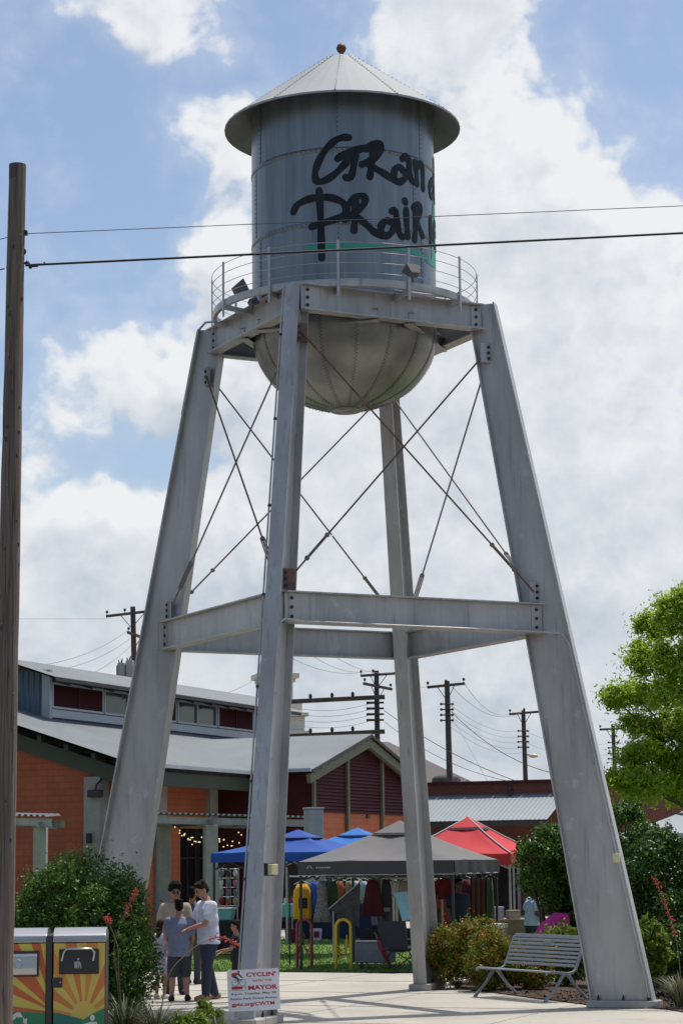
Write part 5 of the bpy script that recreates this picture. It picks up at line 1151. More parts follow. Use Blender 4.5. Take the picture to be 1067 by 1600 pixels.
# ================================================================== stalls, wares and chairs
Z3 = Vector((0, 0, 1))
def table(px, Y, w_, dp, h, cloth_, tlabel, clabel, drop=.6, yaw=-.33):
    p = at(px, 1400, Y); o = Vector((p.x, p.y, .006)); ex = Vector((math.cos(yaw), math.sin(yaw), 0)); ey = Vector((-math.sin(yaw), math.cos(yaw), 0))
    T = thing('market_table', tlabel, 'table', o); mb = MB(); mb.box(o + Z3 * (h - .02), (w_, dp, .04), rz=yaw); mb.build('table_top', 'white_c', T, bevel=.005)
    for a in (-1, 1):
        for b in (-1, 1): mb = MB(); q = o + ex * a * (w_ / 2 - .08) + ey * b * (dp / 2 - .06); mb.tube([q, q + Z3 * (h - .04)], .018, 8); mb.build('leg', 'white_metal', T)
    if cloth_:
        mb = MB(); n = 40; per = []; W2, D2 = w_ / 2 + .012, dp / 2 + .012
        for k in range(n):
            t = k / n * 4; i = int(t); f = t - i; cs = [(-W2, -D2), (W2, -D2), (W2, D2), (-W2, D2)]; a, b = cs[i], cs[(i + 1) % 4]; per.append((a[0] + (b[0] - a[0]) * f, a[1] + (b[1] - a[1]) * f))
        vs = []
        for lvl, (dz, fl) in enumerate(((h + .006, 0), (h - .03, .012), (h - drop * .5, .03), (h - drop, .05))):
            for k, (x, y) in enumerate(per):
                wv = fl * (1 + .7 * math.sin(k * 2.1)); L_ = math.hypot(x, y); vs.append(o + ex * (x * (1 + wv / L_)) + ey * (y * (1 + wv / L_)) + Z3 * dz)
        mb.add(vs, [(l * n + k, l * n + (k + 1) % n, (l + 1) * n + (k + 1) % n, (l + 1) * n + k) for l in range(3) for k in range(n)] + [tuple(range(n))], False)
        tag(mb.build('tablecloth', cloth_), clabel, 'tablecloth')
    return o, ex, ey, h
def garment(px, y0, y1, Y, widths, m, label, cat='garment', thick=.10, yaw=-.2, hanger=True, name='hanging_garment', sleeves=False, trim=None):
    a, b = at(px, y0, Y), at(px, y1, Y); T = thing(name, label, cat, Vector((a.x, a.y, b.z))); ex = Vector((math.cos(yaw), math.sin(yaw), 0)); ey = Vector((-math.sin(yaw), math.cos(yaw), 0))
    mb = MB(); n = 28; m_ = len(widths); vs = []
    for i, w_ in enumerate(widths):
        f = i / (m_ - 1); c = a.lerp(b, f)
        for k in range(n):
            t = 2 * PI * k / n; fold = 1 + .22 * f * math.sin(7 * t + i * .3); vs.append(Vector((a.x, a.y, c.z)) + ex * math.cos(t) * w_ / 2 + ey * math.sin(t) * thick / 2 * fold)
    mb.add(vs, [(i * n + k, i * n + (k + 1) % n, (i + 1) * n + (k + 1) % n, (i + 1) * n + k) for i in range(m_ - 1) for k in range(n)] + [tuple(range(n))[::-1], tuple(range(n * (m_ - 1), n * m_))], True)
    if sleeves:
        for s in (-1, 1): q = Vector((a.x, a.y, a.z - .04)); mb.tube([q + ex * s * widths[1] * .3, q + ex * s * (widths[1] * .5 + .06) - Z3 * .12, q + ex * s * (widths[1] * .5 + .08) - Z3 * .3], [.07, .07, .06], 10)
    body = mb.build('fabric', m, T)
    if trim: mb = MB(); c = a.lerp(b, .55); mb.box(Vector((a.x, a.y, c.z)) - ey * (thick * .56), (widths[-1] * .5, .01, (a.z - b.z) * .3), rz=yaw); mb.build('print', trim, T)
    if hanger:
        mb = MB(); q = Vector((a.x, a.y, a.z)); mb.tube([q - ex * .17 - Z3 * .01, q + Z3 * .07, q + ex * .17 - Z3 * .01], .007, 5); mb.tube([q + Z3 * .07, q + Z3 * .13, q + ex * .03 + Z3 * .16], .006, 5); mb.build('hanger', 'white_metal', T)
    return T
# the garment rail under the grey canopy
p0, p1 = at(452, 1374, 45.6), at(645, 1377, 44.8)
T = thing('garment_rail', 'long clothes rail under the grey canopy hung with garments', 'clothes rail', Vector(((p0.x + p1.x) / 2, (p0.y + p1.y) / 2, 0)))
mb = MB(); mb.tube([p0 + Z3 * .06, p1 + Z3 * .06], .014, 8); mb.build('rail', 'steel', T)
for p in (p0, p1): mb = MB(); mb.tube([Vector((p.x, p.y, 0)), p + Z3 * .06], .016, 8); mb.build('upright', 'bolt', T)
garment(472, 1381, 1436, 45.3, [.2, .36, .38, .38, .40, .36], 'yellow', 'bright yellow garment with dark print hanging at the left end of the rail', thick=.16, trim='blackcloth', yaw=.2)
garment(492, 1378, 1424, 45.4, [.16, .24, .25, .25], 'blue', 'blue garment hanging beside the yellow one')
M['zebra'] = mat('black_white_print', (.32, .32, .33), .85, 0, 0, 26, .2, 20, col2=(.02, .02, .025), stretch=(1, 1, 2.2))
garment(503, 1376, 1441, 45.2, [.14, .22, .2, .26, .34, .40], 'zebra', 'long black and white patterned dress hanging between the blue garment and the tilted cloth')
garment(519, 1377, 1420, 45.4, [.14, .24, .24, .26], 'green_c', 'dark green garment hanging right of the patterned dress')
garment(582, 1374, 1432, 45.0, [.16, .30, .34, .40, .46, .50], 'maroonc', 'maroon dress hanging near the right end of the rail', thick=.14)
garment(603, 1374, 1418, 45.0, [.14, .20, .22, .24], 'charcoal', 'narrow charcoal garment hanging right of the maroon dress')
garment(618, 1376, 1402, 45.0, [.14, .20, .22, .22], 'white_c', 'short white garment hanging right of the charcoal one'); garment(631, 1377, 1406, 44.9, [.14, .22, .22, .24], 'beige', 'beige garment hanging at the right end of the rail')
# tilted printed cloth
q = [at(514, 1420, 44.6), at(563, 1378, 44.4), at(561, 1450, 44.4), at(545, 1440, 44.6)]
mb = MB(); n = 10; vs = []
for i in range(n + 1):
    for k in range(n + 1):
        s, t = i / n, k / n; c = q[0].lerp(q[1], s).lerp(q[3].lerp(q[2], s), t); vs.append(c + Vector((0, .035 * math.sin(9 * s) * t + .02 * math.sin(14 * t), 0)))
k0 = len(vs); vs += [v + Vector((0, .02, 0)) for v in vs]
F = [(i * (n + 1) + k, (i + 1) * (n + 1) + k, (i + 1) * (n + 1) + k + 1, i * (n + 1) + k + 1) for i in range(n) for k in range(n)]; mb.add(vs, F + [tuple(k0 + j for j in f[::-1]) for f in F], True)
M['printblack'] = mat('black_cloth_print', (.09, .09, .10), .8, 0, 0, 30, .2, 20, col2=(.012, .012, .015), stretch=(1, 1, 2)); tag(mb.build('printed_cloth', 'printblack', None), 'black printed cloth pegged at a slant under the grey canopy', 'cloth')
mb = MB(); mb.tube([q[0] - Z3 * .0, q[1] + Z3 * .01], .012, 6); tag(mb.build('cloth_bar', 'white_metal'), 'thin pale bar along the slanted edge of the black printed cloth', 'bar')
# tables with cloths and goods
goods = []
def good(name, label, cat, p, size, m, yaw=0, bev=.01, shape='box'):
    T_ = None; mb = MB()
    if shape == 'box':
        mb.box(p + Z3 * size[2] * .44, (size[0], size[1], size[2] * .88), rz=yaw); T_ = thing(name, label, cat, p); mb.build('body', m, T_, bevel=bev); mb = MB(); mb.box(p + Z3 * size[2] * .94, (size[0] * 1.04, size[1] * 1.04, size[2] * .11), rz=yaw); mb.build('lid', m, T_, bevel=bev)
    elif shape == 'jar':
        r_ = size[0] / 2; h = size[2]; mb.lathe(p, [(0, 0), (r_, .005), (r_ * 1.05, h * .4), (r_ * .95, h * .7), (r_ * .5, h * .82), (r_ * .5, h * .86)], 14); T_ = thing(name, label, cat, p); mb.build('body', m, T_); mb = MB(); mb.lathe(p, [(r_ * .56, h * .84), (r_ * .56, h), (0, h)], 14); mb.build('lid', 'bolt', T_)
    return T_
o, ex, ey, h = table(432, 61, 1.3, .7, .98, 'teal', 'market table standing behind the near tower leg', 'teal tablecloth on the table peeping out right of the near tower leg', .34)
for i, (x, m) in enumerate(((.1, 'orange_c'), (.28, 'white_c'), (.44, 'redc'))): good('jar', ('orange jar', 'white jar', 'red jar')[i] + ' on the teal tablecloth', 'jar', o + ex * x + Z3 * (h + .008), (.12, .12, .2), m, shape='jar')
o, ex, ey, h = table(530, 61.5, 2.0, .75, .96, 'navy', 'market table standing behind the slanted black cloth', 'long navy tablecloth reaching the grass behind the slanted black cloth', .93)
for i, (x, m) in enumerate(((-.6, 'white_c'), (-.35, 'redc'), (.1, 'tan'), (.4, 'white_c'), (.7, 'beige'))): good('merchandise_box', ('white box with lid, leftmost', 'red lidded box', 'tan lidded box', 'white lidded box right of the tan one', 'beige lidded box, rightmost')[i] + ' on the navy tablecloth', 'box', o + ex * x + Z3 * (h + .008), (.2, .16, .16 + .04 * i), m, .2 * i)
M['cyanprint'] = mat('cyan_sign_cloth', (.30, .58, .62), .8, 0, .06, 5, .15, 10)
o, ex, ey, h = table(618, 44.6, 1.2, .7, .76, 'blackcloth', 'market table with cream items left of the rear tower leg', 'black tablecloth on the table left of the rear tower leg', .3)
for i, (x, m) in enumerate(((-.45, 'charcoal'), (-.2, 'white_c'), (.05, 'redc'))): good('merchandise_box', ('charcoal', 'white', 'red')[i] + ' low box on the black tablecloth', 'box', o + ex * x + Z3 * (h + .008), (.16, .14, .07), m)
q = [at(615, 1394, 44.0), at(642, 1393, 43.9), at(646, 1434, 43.6), at(629, 1441, 43.7)]
mb = MB(); mb.prism(q, Vector((0, .025, 0))); tag(mb.build('cloth_banner', 'cyanprint'), 'pale cyan cloth sign hanging off the black table by the rear tower leg', 'banner')
# wire display rack on the left
def display_rack():
    Y = 52.5; a, b, c = at(341, 1358, Y), at(373, 1359, Y), at(341, 1416, Y); w_ = (b - a).length; hh = a.z - c.z; o = Vector((a.x, a.y, 0)); ex = Vector((1, 0, 0)); T = thing('display_rack', 'white wire display rack with rows of small goods beside the near tower leg', 'display rack', o)
    mb = MB()
    for k in range(6): mb.tube([o + ex * w_ * k / 5 + Z3 * (c.z), o + ex * w_ * k / 5 + Z3 * a.z], .008, 5)
    for k in range(5): mb.tube([o + Z3 * (c.z + hh * k / 4), o + ex * w_ + Z3 * (c.z + hh * k / 4)], .010, 5)
    mb.build('wire_grid', 'white_metal', T)
    for x in (.03, w_ - .03): mb = MB(); mb.tube([o + ex * x, o + ex * x + Z3 * a.z], .014, 6); mb.build('leg', 'white_metal', T)
    g = random.Random(9); ms = ['white_c', 'tan', 'orange_c', 'charcoal', 'pinkc', 'beige', 'zebra', 'redc']; i = 0
    for r_ in range(4):
        for k in range(3):
            p = o + ex * w_ * (k + .5) / 3 + Vector((0, -.05, c.z + hh * (r_ + .62) / 4 - .02)); m = g.choice(ms); TT = thing('trinket', f'{dict(white_c="white", tan="tan", orange_c="orange", charcoal="charcoal", pinkc="pink", beige="beige", zebra="black and white", redc="red")[m]} {("pouch", "doll", "ornament")[k]} in the {("lowest", "second lowest", "second highest", "highest")[r_]} row of the white wire rack', 'trinket', p, 'small goods on the wire rack')
            mb = MB(); s = g.uniform(.8, 1.2)
            mb.ell(p, (.06 * s, .03, .09 * s), 10, 8); mb.build('body', m, TT); mb = MB(); mb.ell(p + Z3 * .10 * s, (.035 * s, .03, .04 * s), 8, 6); mb.build('top_knot', g.choice(ms), TT)
display_rack()
o, ex, ey, h = table(358, 52, .9, .6, .78, 'blackcloth', 'small market table under the white wire rack', 'black tablecloth hanging to the grass below the white wire rack', .72)
p = o + Z3 * (h + .008) - ey * .15; T = thing('plastic_tub', 'pale teal plastic tub below the white wire rack', 'tub', p); mb = MB(); mb.hexa([p + ex * a * .14 + ey * b * .1 for a, b in ((-1, -1), (1, -1), (1, 1), (-1, 1))], [p + ex * a * .19 + ey * b * .14 + Z3 * .26 for a, b in ((-1, -1), (1, -1), (1, 1), (-1, 1))]); mb.build('body', 'teal', T, bevel=.015); mb = MB(); mb.box(p + Z3 * .275, (.42, .32, .028), rz=-.33); mb.build('rim', 'white_c', T, bevel=.008)
# folding camp chair
def camp_chair(px, Y, m, label, yaw, w_=.58):
    p = at(px, 1400, Y); o = Vector((p.x, p.y, .006)); ex = Vector((math.cos(yaw), math.sin(yaw), 0)); ey = Vector((-math.sin(yaw), math.cos(yaw), 0)); T = thing('camp_chair', label, 'camp chair', o, None); P = lambda x, y, z: o + ex * x + ey * y + Z3 * z; h = w_ / 2
    for s in (-1, 1):
        mb = MB(); mb.tube([P(s * h, -.25, 0), P(s * h * .9, .22, .42)], .012, 6); mb.build('leg', 'bolt', T); mb = MB(); mb.tube([P(s * h, .28, 0), P(s * h * .95, -.22, .42), P(s * h, -.24, .60)], .012, 6); mb.build('leg', 'bolt', T)
        mb = MB(); mb.tube([P(s * h * .9, .2, .40), P(s * h, .34, .98)], .012, 6); mb.build('back_post', 'bolt', T); mb = MB(); mb.tube([P(s * h, -.25, .61), P(s * h, .05, .60), P(s * h, .29, .62)], .02, 6); mb.build('armrest', m, T)
    mb = MB(); mb.tube([P(-h, -.25, .01), P(h, -.25, .41)], .01, 6); mb.tube([P(h, -.25, .01), P(-h, -.25, .41)], .01, 6); mb.build('cross_brace', 'bolt', T)
    def sheet_(q, name):
        mb = MB(); n = 8; vs = []
        for off in (0, .012):
            for i in range(n + 1):
                for k in range(n + 1): s, t = i / n, k / n; c = q[0].lerp(q[1], s).lerp(q[3].lerp(q[2], s), t); c = c + Vector((0, off, -.05 * math.sin(PI * s) * math.sin(PI * t) - off)); vs.append(c)
        N_ = (n + 1) ** 2; F = [(i * (n + 1) + k, (i + 1) * (n + 1) + k, (i + 1) * (n + 1) + k + 1, i * (n + 1) + k + 1) for i in range(n) for k in range(n)]; mb.add(vs, F + [tuple(N_ + j for j in f[::-1]) for f in F], True); mb.build(name, m, T)
    sheet_([P(-h, -.23, .44), P(h, -.23, .44), P(h * .92, .22, .41), P(-h * .92, .22, .41)], 'seat'); sheet_([P(-h * .92, .21, .46), P(h * .92, .21, .46), P(h, .34, .97), P(-h, .34, .97)], 'backrest')
camp_chair(624, 43.0, 'navychair', 'dark navy folding camp chair on the grass left of the rear tower leg', 2.6, .62)
# storage things on the grass
p = at(585, 1400, 44.2); p = Vector((p.x, p.y, .006)); T = thing('storage_cart', 'grey folding cart with a pale top bar on the grass under the maroon dress', 'cart', p); mb = MB(); mb.box(p + Z3 * .32, (.72, .5, .40), rz=-.3); mb.build('cart_body', 'grey_c', T, bevel=.03); mb = MB(); mb.tube([p + Vector((-.38, -.2, .55)), p + Vector((.36, -.32, .55))], .02, 6); mb.build('top_bar', 'white_c', T)
for sx in (-.28, .28):
    for sy in (-.2, .2): mb = MB(); c = p + Vector((sx, sy - sx * .3, .07)); mb.tube([c - Vector((.02, 0, 0)), c + Vector((.02, 0, 0))], .07, 14); mb.build('wheel', 'black', T)
p = at(598, 1400, 43.6); p = Vector((p.x, p.y, .006)); T = thing('folded_umbrella', 'folded red and brown umbrella leaning on the grey cart', 'umbrella', p); mb = MB(); a, b = p + Vector((-.12, .1, .62)), p + Vector((.14, -.05, .03)); mb.tube([a, a.lerp(b, .25), a.lerp(b, .7), b], [.02, .06, .045, .012], 10); mb.build('folded_canopy', 'redc', T); mb = MB(); mb.tube([a, a + (a - b).normalized() * .12], .014, 8); mb.build('handle', 'woodrail', T)
p = at(456, 1400, 59); p = Vector((p.x, p.y, .006)); T = thing('tote_bag', 'dark red tote bag standing on the grass below the yellow garment', 'bag', p); mb = MB(); mb.hexa([p + Vector((a * .16, b * .08, 0)) for a, b in ((-1, -1), (1, -1), (1, 1), (-1, 1))], [p + Vector((a * .2, b * .06, .36)) for a, b in ((-1, -1), (1, -1), (1, 1), (-1, 1))]); mb.build('body', 'maroonc', T, bevel=.03); mb = MB(); mb.tube([p + Vector((-.1, 0, .36)), p + Vector((-.06, 0, .52)), p + Vector((.06, 0, .52)), p + Vector((.1, 0, .36))], .012, 6); mb.build('handle', 'blackcloth', T)
p = at(493, 1400, 60); p = Vector((p.x, p.y, .006)); T = thing('tote_bag', 'white and red tote bag on the grass behind the red bike rack', 'bag', p); mb = MB(); mb.hexa([p + Vector((a * .14, b * .08, 0)) for a, b in ((-1, -1), (1, -1), (1, 1), (-1, 1))], [p + Vector((a * .17, b * .05, .34)) for a, b in ((-1, -1), (1, -1), (1, 1), (-1, 1))]); mb.build('body', 'white_c', T, bevel=.03); mb = MB(); mb.box(p + Vector((.02, -.085, .18)), (.14, .01, .16)); mb.build('print', 'redc', T)
# stall under the red canopy and things by the bushes
o, ex, ey, h = table(716, 49.5, 1.7, .75, .72, 'charcoal', 'market table right of the rear tower leg', 'charcoal tablecloth on the table right of the rear tower leg', .6)
for i, (x, m, s) in enumerate(((-.6, 'beige', .3), (-.25, 'lblue', .34), (.2, 'tan', .2), (.6, 'blue', .22))): good('merchandise_box', ('tall beige', 'pale blue', 'small tan', 'bright blue')[i] + ' lidded box on the charcoal tablecloth', 'box', o + ex * x + Z3 * (h + .008), (.28, .2, s), m, .3 * i)
o, ex, ey, h = table(775, 52, 1.5, .7, .74, 'box_brown', 'market table below the red canopy left of the holly bush', 'brown tablecloth on the table left of the holly bush', .6)
for i, (x, m, s) in enumerate(((-.4, 'white_c', .24), (0, 'lavender', .28), (.4, 'beige', .2))): good('merchandise_box', ('white', 'lavender', 'beige')[i] + ' box on the brown tablecloth', 'box', o + ex * x + Z3 * (h + .008), (.3, .2, s), m, .2 * i)
p = at(770, 1400, 40.5); p = Vector((p.x, p.y, .006)); T = thing('storage_box', 'low cream plastic storage box behind the orange-tipped shrubs', 'storage box', p); mb = MB(); zt = at(770, 1444, 40.5).z; mb.box(p + Z3 * zt * .46, (.42, .34, zt * .92), rz=-.3); mb.build('body', 'white_c', T, bevel=.02); mb = MB(); mb.box(p + Z3 * (zt * .96), (.46, .38, zt * .09), rz=-.3); mb.build('lid', 'cream', T, bevel=.01)
# garments at the side of the grey canopy
garment(696, 1372, 1405, 46.2, [.16, .34, .36, .38], 'redc', 'dark red shirt hanging under the right side of the grey canopy', sleeves=True); garment(728, 1374, 1416, 47, [.16, .3, .34, .36], 'maroonc', 'maroon garment hanging right of the dark red shirt'); garment(765, 1372, 1440, 46.4, [.1, .14, .16, .16], 'green_c', 'narrow dark green garment hanging at the right corner of the grey canopy', cat='garment')
# hanging goods at the back of the stall: a second rail, farther in
p0, p1 = at(520, 1376, 47.8), at(690, 1378, 47.0); T = thing('garment_rail', 'second clothes rail at the back of the grey canopy', 'clothes rail', Vector(((p0.x + p1.x) / 2, (p0.y + p1.y) / 2, 0))); mb = MB(); mb.tube([p0 + Z3 * .06, p1 + Z3 * .06], .014, 8); mb.build('rail', 'steel', T)
for p in (p0, p1): mb = MB(); mb.tube([Vector((p.x, p.y, 0)), p + Z3 * .06], .016, 8); mb.build('upright', 'steel', T)
for px, m, l in ((530, 'orange_c', 'orange scarf'), (546, 'tan', 'tan shawl'), (556, 'white_c', 'white lace top'), (568, 'lblue', 'pale blue top'), (640, 'zebra', 'black and white scarf'), (610, 'beige', 'cream shawl'), (655, 'grey_c', 'grey jacket'), (672, 'redc', 'red jacket')): garment(px, 1377, 1400 + (px % 7) * 2, 47.4, [.12, .22, .24, .26], m, l + ' hanging on the second rail at the back of the grey canopy')

# side tarp, sheets added as shade behind the stalls, and a few more wares
def tarp(x0, Y0, x1, Y1, y0, y1, m, label):
    a, b, c, d = at(x0, y0, Y0), at(x1, y0, Y1), at(x1, y1, Y1), at(x0, y1, Y0); mb = MB(); n = 24; vs = []
    for i in range(n + 1):
        t = i / n; o = Vector((0, .05 * math.sin(t * 26) + .03 * math.sin(t * 9), 0)); vs += [a.lerp(b, t) + o * .5, d.lerp(c, t) + o, a.lerp(b, t) + o * .5 + Vector((0, .012, 0)), d.lerp(c, t) + o + Vector((0, .012, 0))]
    mb.add(vs, [(4 * i, 4 * i + 4, 4 * i + 5, 4 * i + 1) for i in range(n)] + [(4 * i + 2, 4 * i + 3, 4 * i + 7, 4 * i + 6) for i in range(n)], True); tag(mb.build('tarp', m), label, 'tarp')
colour('tarp_brown', (.10, .035, .025)); colour('shade_sheet', (.028, .026, .03))  # the near-black cloth colour stands in for deep shade under the canopy
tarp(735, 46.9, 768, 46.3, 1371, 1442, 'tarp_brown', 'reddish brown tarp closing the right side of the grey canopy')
tarp(640, 49.5, 742, 48.8, 1368, 1440, 'shade_sheet', 'dark sheet added as shade at the back of the stall right of the rear tower leg')
tarp(440, 64.5, 560, 63.5, 1358, 1440, 'shade_sheet', 'dark sheet added as shade behind the garments on the left half of the grey canopy')
tarp(563, 63.0, 640, 62.5, 1360, 1440, 'tarp_brown', 'reddish brown sheet added as shade behind the maroon dress')
# ================================================================== people
def remesh(mb, voxel, smooth_it, name, mats, parent, matfn=None):
    me = bpy.data.meshes.new('tmp'); me.from_pydata(mb.v, [], mb.f); o = bpy.data.objects.new('tmp', me); COL.objects.link(o)
    bm = bmesh.new(); bm.from_mesh(me); bmesh.ops.remove_doubles(bm, verts=bm.verts, dist=1e-5); bmesh.ops.recalc_face_normals(bm, faces=bm.faces); bm.to_mesh(me); bm.free()
    m = o.modifiers.new('r', 'REMESH'); m.mode = 'VOXEL'; m.voxel_size = voxel; s = o.modifiers.new('s', 'SMOOTH'); s.factor = .5; s.iterations = smooth_it
    dg = bpy.context.evaluated_depsgraph_get(); out = bpy.data.meshes.new_from_object(o.evaluated_get(dg)); bpy.data.objects.remove(o, do_unlink=True)
    out.materials.clear()
    for x in mats: out.materials.append(M[x])
    for p in out.polygons:
        p.use_smooth = True; p.material_index = matfn(p.center) if matfn else 0
    out.name = name; r = bpy.data.objects.new(name, out); COL.objects.link(r); r.parent = parent; return r
def loft(mb, secs, n=18):
    vs = []; fs = []
    for c, rx, ry, rot in secs:
        c = Vector(c)
        for k in range(n): t = 2 * PI * k / n; vs.append(c + rot @ Vector((rx * math.cos(t), ry * math.sin(t), 0)))
    for i in range(len(secs) - 1):
        for k in range(n): fs.append((i * n + k, i * n + (k + 1) % n, (i + 1) * n + (k + 1) % n, (i + 1) * n + k))
    fs += [tuple(range(n))[::-1], tuple(range(n * (len(secs) - 1), n * len(secs)))]; mb.add(vs, fs, True)
def limb(mb, pts, rs, n=12):
    P = []; Q = []
    for i in range(len(pts) - 1):
        for k in range(6): f = k / 6; P.append(Vector(pts[i]).lerp(Vector(pts[i + 1]), f)); Q.append(rs[i] + (rs[i + 1] - rs[i]) * f)
    P.append(Vector(pts[-1])); Q.append(rs[-1]); mb.tube(P, Q, n); mb.ell(pts[0], rs[0], n, 8); mb.ell(pts[-1], rs[-1], n, 8)
    for p, r_ in zip(pts[1:-1], rs[1:-1]): mb.ell(p, r_ * 1.0, n, 8)
def person(label, loc, rz, h, skin, hairm, arms, legs, top, bottom, shoes='blackcloth', build=1.0, lean=0.0, head=(0, 0), hair='short', sleeves=.5, dress=False, shorts=False, glasses=False, long_top=.0, hold=None, twist=0.0):
    T = thing('person', label, 'person', loc); s = h / 1.75; T.rotation_euler = (0, 0, rz); bw = build
    LR = Matrix.Rotation(lean, 3, 'X'); hip = Vector((0, 0, .93)); TW = Matrix.Rotation(twist, 3, 'Z')
    def up(p): return (hip + LR @ (TW @ (Vector(p) - hip)))
    I = Matrix.Identity(3); RR = LR @ TW
    S = lambda v: Vector(v) * s
    # --- body
    mb = MB(); sec = [(.86, .15 * bw, .115 * bw), (.93, .165 * bw, .125 * bw), (1.02, .150 * bw, .115 * bw), (1.12, .148 * bw, .112 * bw), (1.25, .165 * bw, .118 * bw), (1.36, .172 * bw, .112 * bw), (1.42, .15 * bw, .09), (1.46, .085, .07), (1.52, .058, .06)]
    loft(mb, [(S(up((0, 0, z)) if z > .93 else (0, 0, z)), rx * s, ry * s, RR if z > .93 else I) for z, rx, ry in sec])
    HR = RR @ Matrix.Rotation(head[0], 3, 'Z') @ Matrix.Rotation(head[1], 3, 'X'); nb = up((0, .0, 1.50)); H = lambda p: S(nb + HR @ Vector(p))
    limb(mb, [S(up((0, .01, 1.44))), H((0, -.005, .07))], [.06 * s, .055 * s])
    mb.ell(H((0, -.005, .155)), (.076 * s, .098 * s, .105 * s), 18, 14, HR); mb.ell(H((0, -.03, .085)), (.056 * s, .066 * s, .06 * s), 14, 10, HR); mb.ell(H((0, -.075, .062)), (.025 * s, .02 * s, .02 * s), 10, 8, HR)
    mb.ell(H((0, -.108, .118)), (.015 * s, .02 * s, .016 * s), 10, 8, HR); mb.ell(H((0, -.099, .145)), (.010 * s, .012 * s, .03 * s), 8, 8, HR)
    mb.ell(H((0, -.088, .165)), (.06 * s, .018 * s, .012 * s), 10, 8, HR); mb.ell(H((0, -.092, .082)), (.024 * s, .012 * s, .011 * s), 10, 8, HR)
    for sx in (-1, 1): mb.ell(H((sx * .078, .008, .13)), (.012 * s, .022 * s, .032 * s), 10, 8, HR)
    hands = {}
    shirt = MB()
    for side, sx in (('L', 1), ('R', -1)):
        sh = up((sx * .175 * (bw ** .5), .0, 1.385)); el, ha = arms[side]; el, ha = Vector(el), Vector(ha)
        limb(mb, [S(sh), S(sh.lerp(el, .5)), S(el), S(el.lerp(ha, .35)), S(ha)], [.056 * s * bw ** .5, .050 * s * bw ** .5, .040 * s, .038 * s, .026 * s])
        f = (ha - el).normalized(); side_ = f.cross(Vector((0, 0, 1))); side_ = side_.normalized() if side_.length > .1 else Vector((1, 0, 0)); nrm = side_.cross(f); pc = ha + f * .05
        mb.ell(S(pc), (.038 * s, .018 * s, .05 * s), 12, 10, Matrix((side_, nrm, f)).transposed())
        for k in range(4):
            o = (k - 1.5) * .019; L_ = (.066, .078, .074, .058)[k]; b0 = pc + side_ * o + f * .035; b1 = b0 + f * L_ * .5 - nrm * .010; b2 = b1 + f * L_ * .38 - nrm * .028
            limb(mb, [S(b0), S(b1), S(b2)], [.0095 * s, .009 * s, .0075 * s], 8)
        th = pc - side_ * sx * .034 - f * .015; limb(mb, [S(th), S(th - side_ * sx * .022 + f * .03 - nrm * .012), S(th - side_ * sx * .018 + f * .058 - nrm * .024)], [.012 * s, .0105 * s, .0085 * s], 8)
        hands[side] = pc + f * .07 - nrm * .03
        if sleeves > 0:
            e = sh.lerp(el, min(1, sleeves * 1.25)); pts = [up((sx * .10, 0, 1.37)), sh, e]; rr_ = [.085 * s * bw ** .5, .078 * s * bw ** .5, .072 * s * bw ** .5]
            if sleeves > .9: pts.append(el.lerp(ha, .8)); rr_ = [.085 * s, .075 * s, .055 * s, .04 * s]
            limb(shirt, [S(p) for p in pts], rr_)
    for side, sx in (('L', 1), ('R', -1)):
        kn, ft, toe = legs[side]; hp = Vector((sx * .09, 0, .90)); kn, ft = Vector(kn), Vector(ft)
        limb(mb, [S(hp), S(hp.lerp(kn, .5)), S(kn), S(kn.lerp(ft, .35)), S(ft + Vector((0, 0, .06)))], [.085 * s * bw, .07 * s * bw, .052 * s, .054 * s * bw ** .5, .036 * s])
        d = Vector((math.sin(toe), -math.cos(toe), 0)); limb(mb, [S(ft + Vector((0, 0, .035)) - d * .05), S(ft + d * .09 + Vector((0, 0, .032))), S(ft + d * .16 + Vector((0, 0, .022)))], [.036 * s, .036 * s, .022 * s])
    body = remesh(mb, .0105 * s, 2, 'body', [skin, 'hair', 'redlip'], T, lambda c: (1 if any((c - H((sx * .032, -.093, .148))).length < .012 * s or ((c - H((sx * .034, -.094, .172))).length < .013 * s) for sx in (-1, 1)) else (2 if (c - H((0, -.103, .083))).length < .016 * s else 0)))
    # --- top
    zb = (.84 if not dress else .55) - long_top; sec = [(zb, .185 * bw, .145 * bw), (.93, .182 * bw, .140 * bw), (1.05, .172 * bw, .135 * bw), (1.2, .182 * bw, .138 * bw), (1.34, .188 * bw, .128 * bw), (1.42, .155 * bw ** .5, .10), (1.465, .085, .078)]
    if dress: sec = [(zb, .25 * bw, .21 * bw), (.72, .22 * bw, .18 * bw)] + sec[1:]
    g = random.Random(len(label)); sub = []
    for i in range(len(sec) - 1):
        for k in range(5):
            f = k / 5; z, rx, ry = (sec[i][j] + (sec[i + 1][j] - sec[i][j]) * f for j in range(3)); w_ = 1 + .022 * math.sin(z * 38 + g.random() * 2); sub.append((z, rx * w_, ry * w_))
    sub.append(sec[-1])
    loft(shirt, [(S(up((0, 0, z)) if z > .93 else Vector((0, 0, z)) + (Vector((0, (z - .93) * math.sin(lean) * -.6, 0)))), rx * s, ry * s, RR if z > .93 else I) for z, rx, ry in sub], 24)
    remesh(shirt, .015 * s, 3, 'dress' if dress else 'shirt', [top], T)
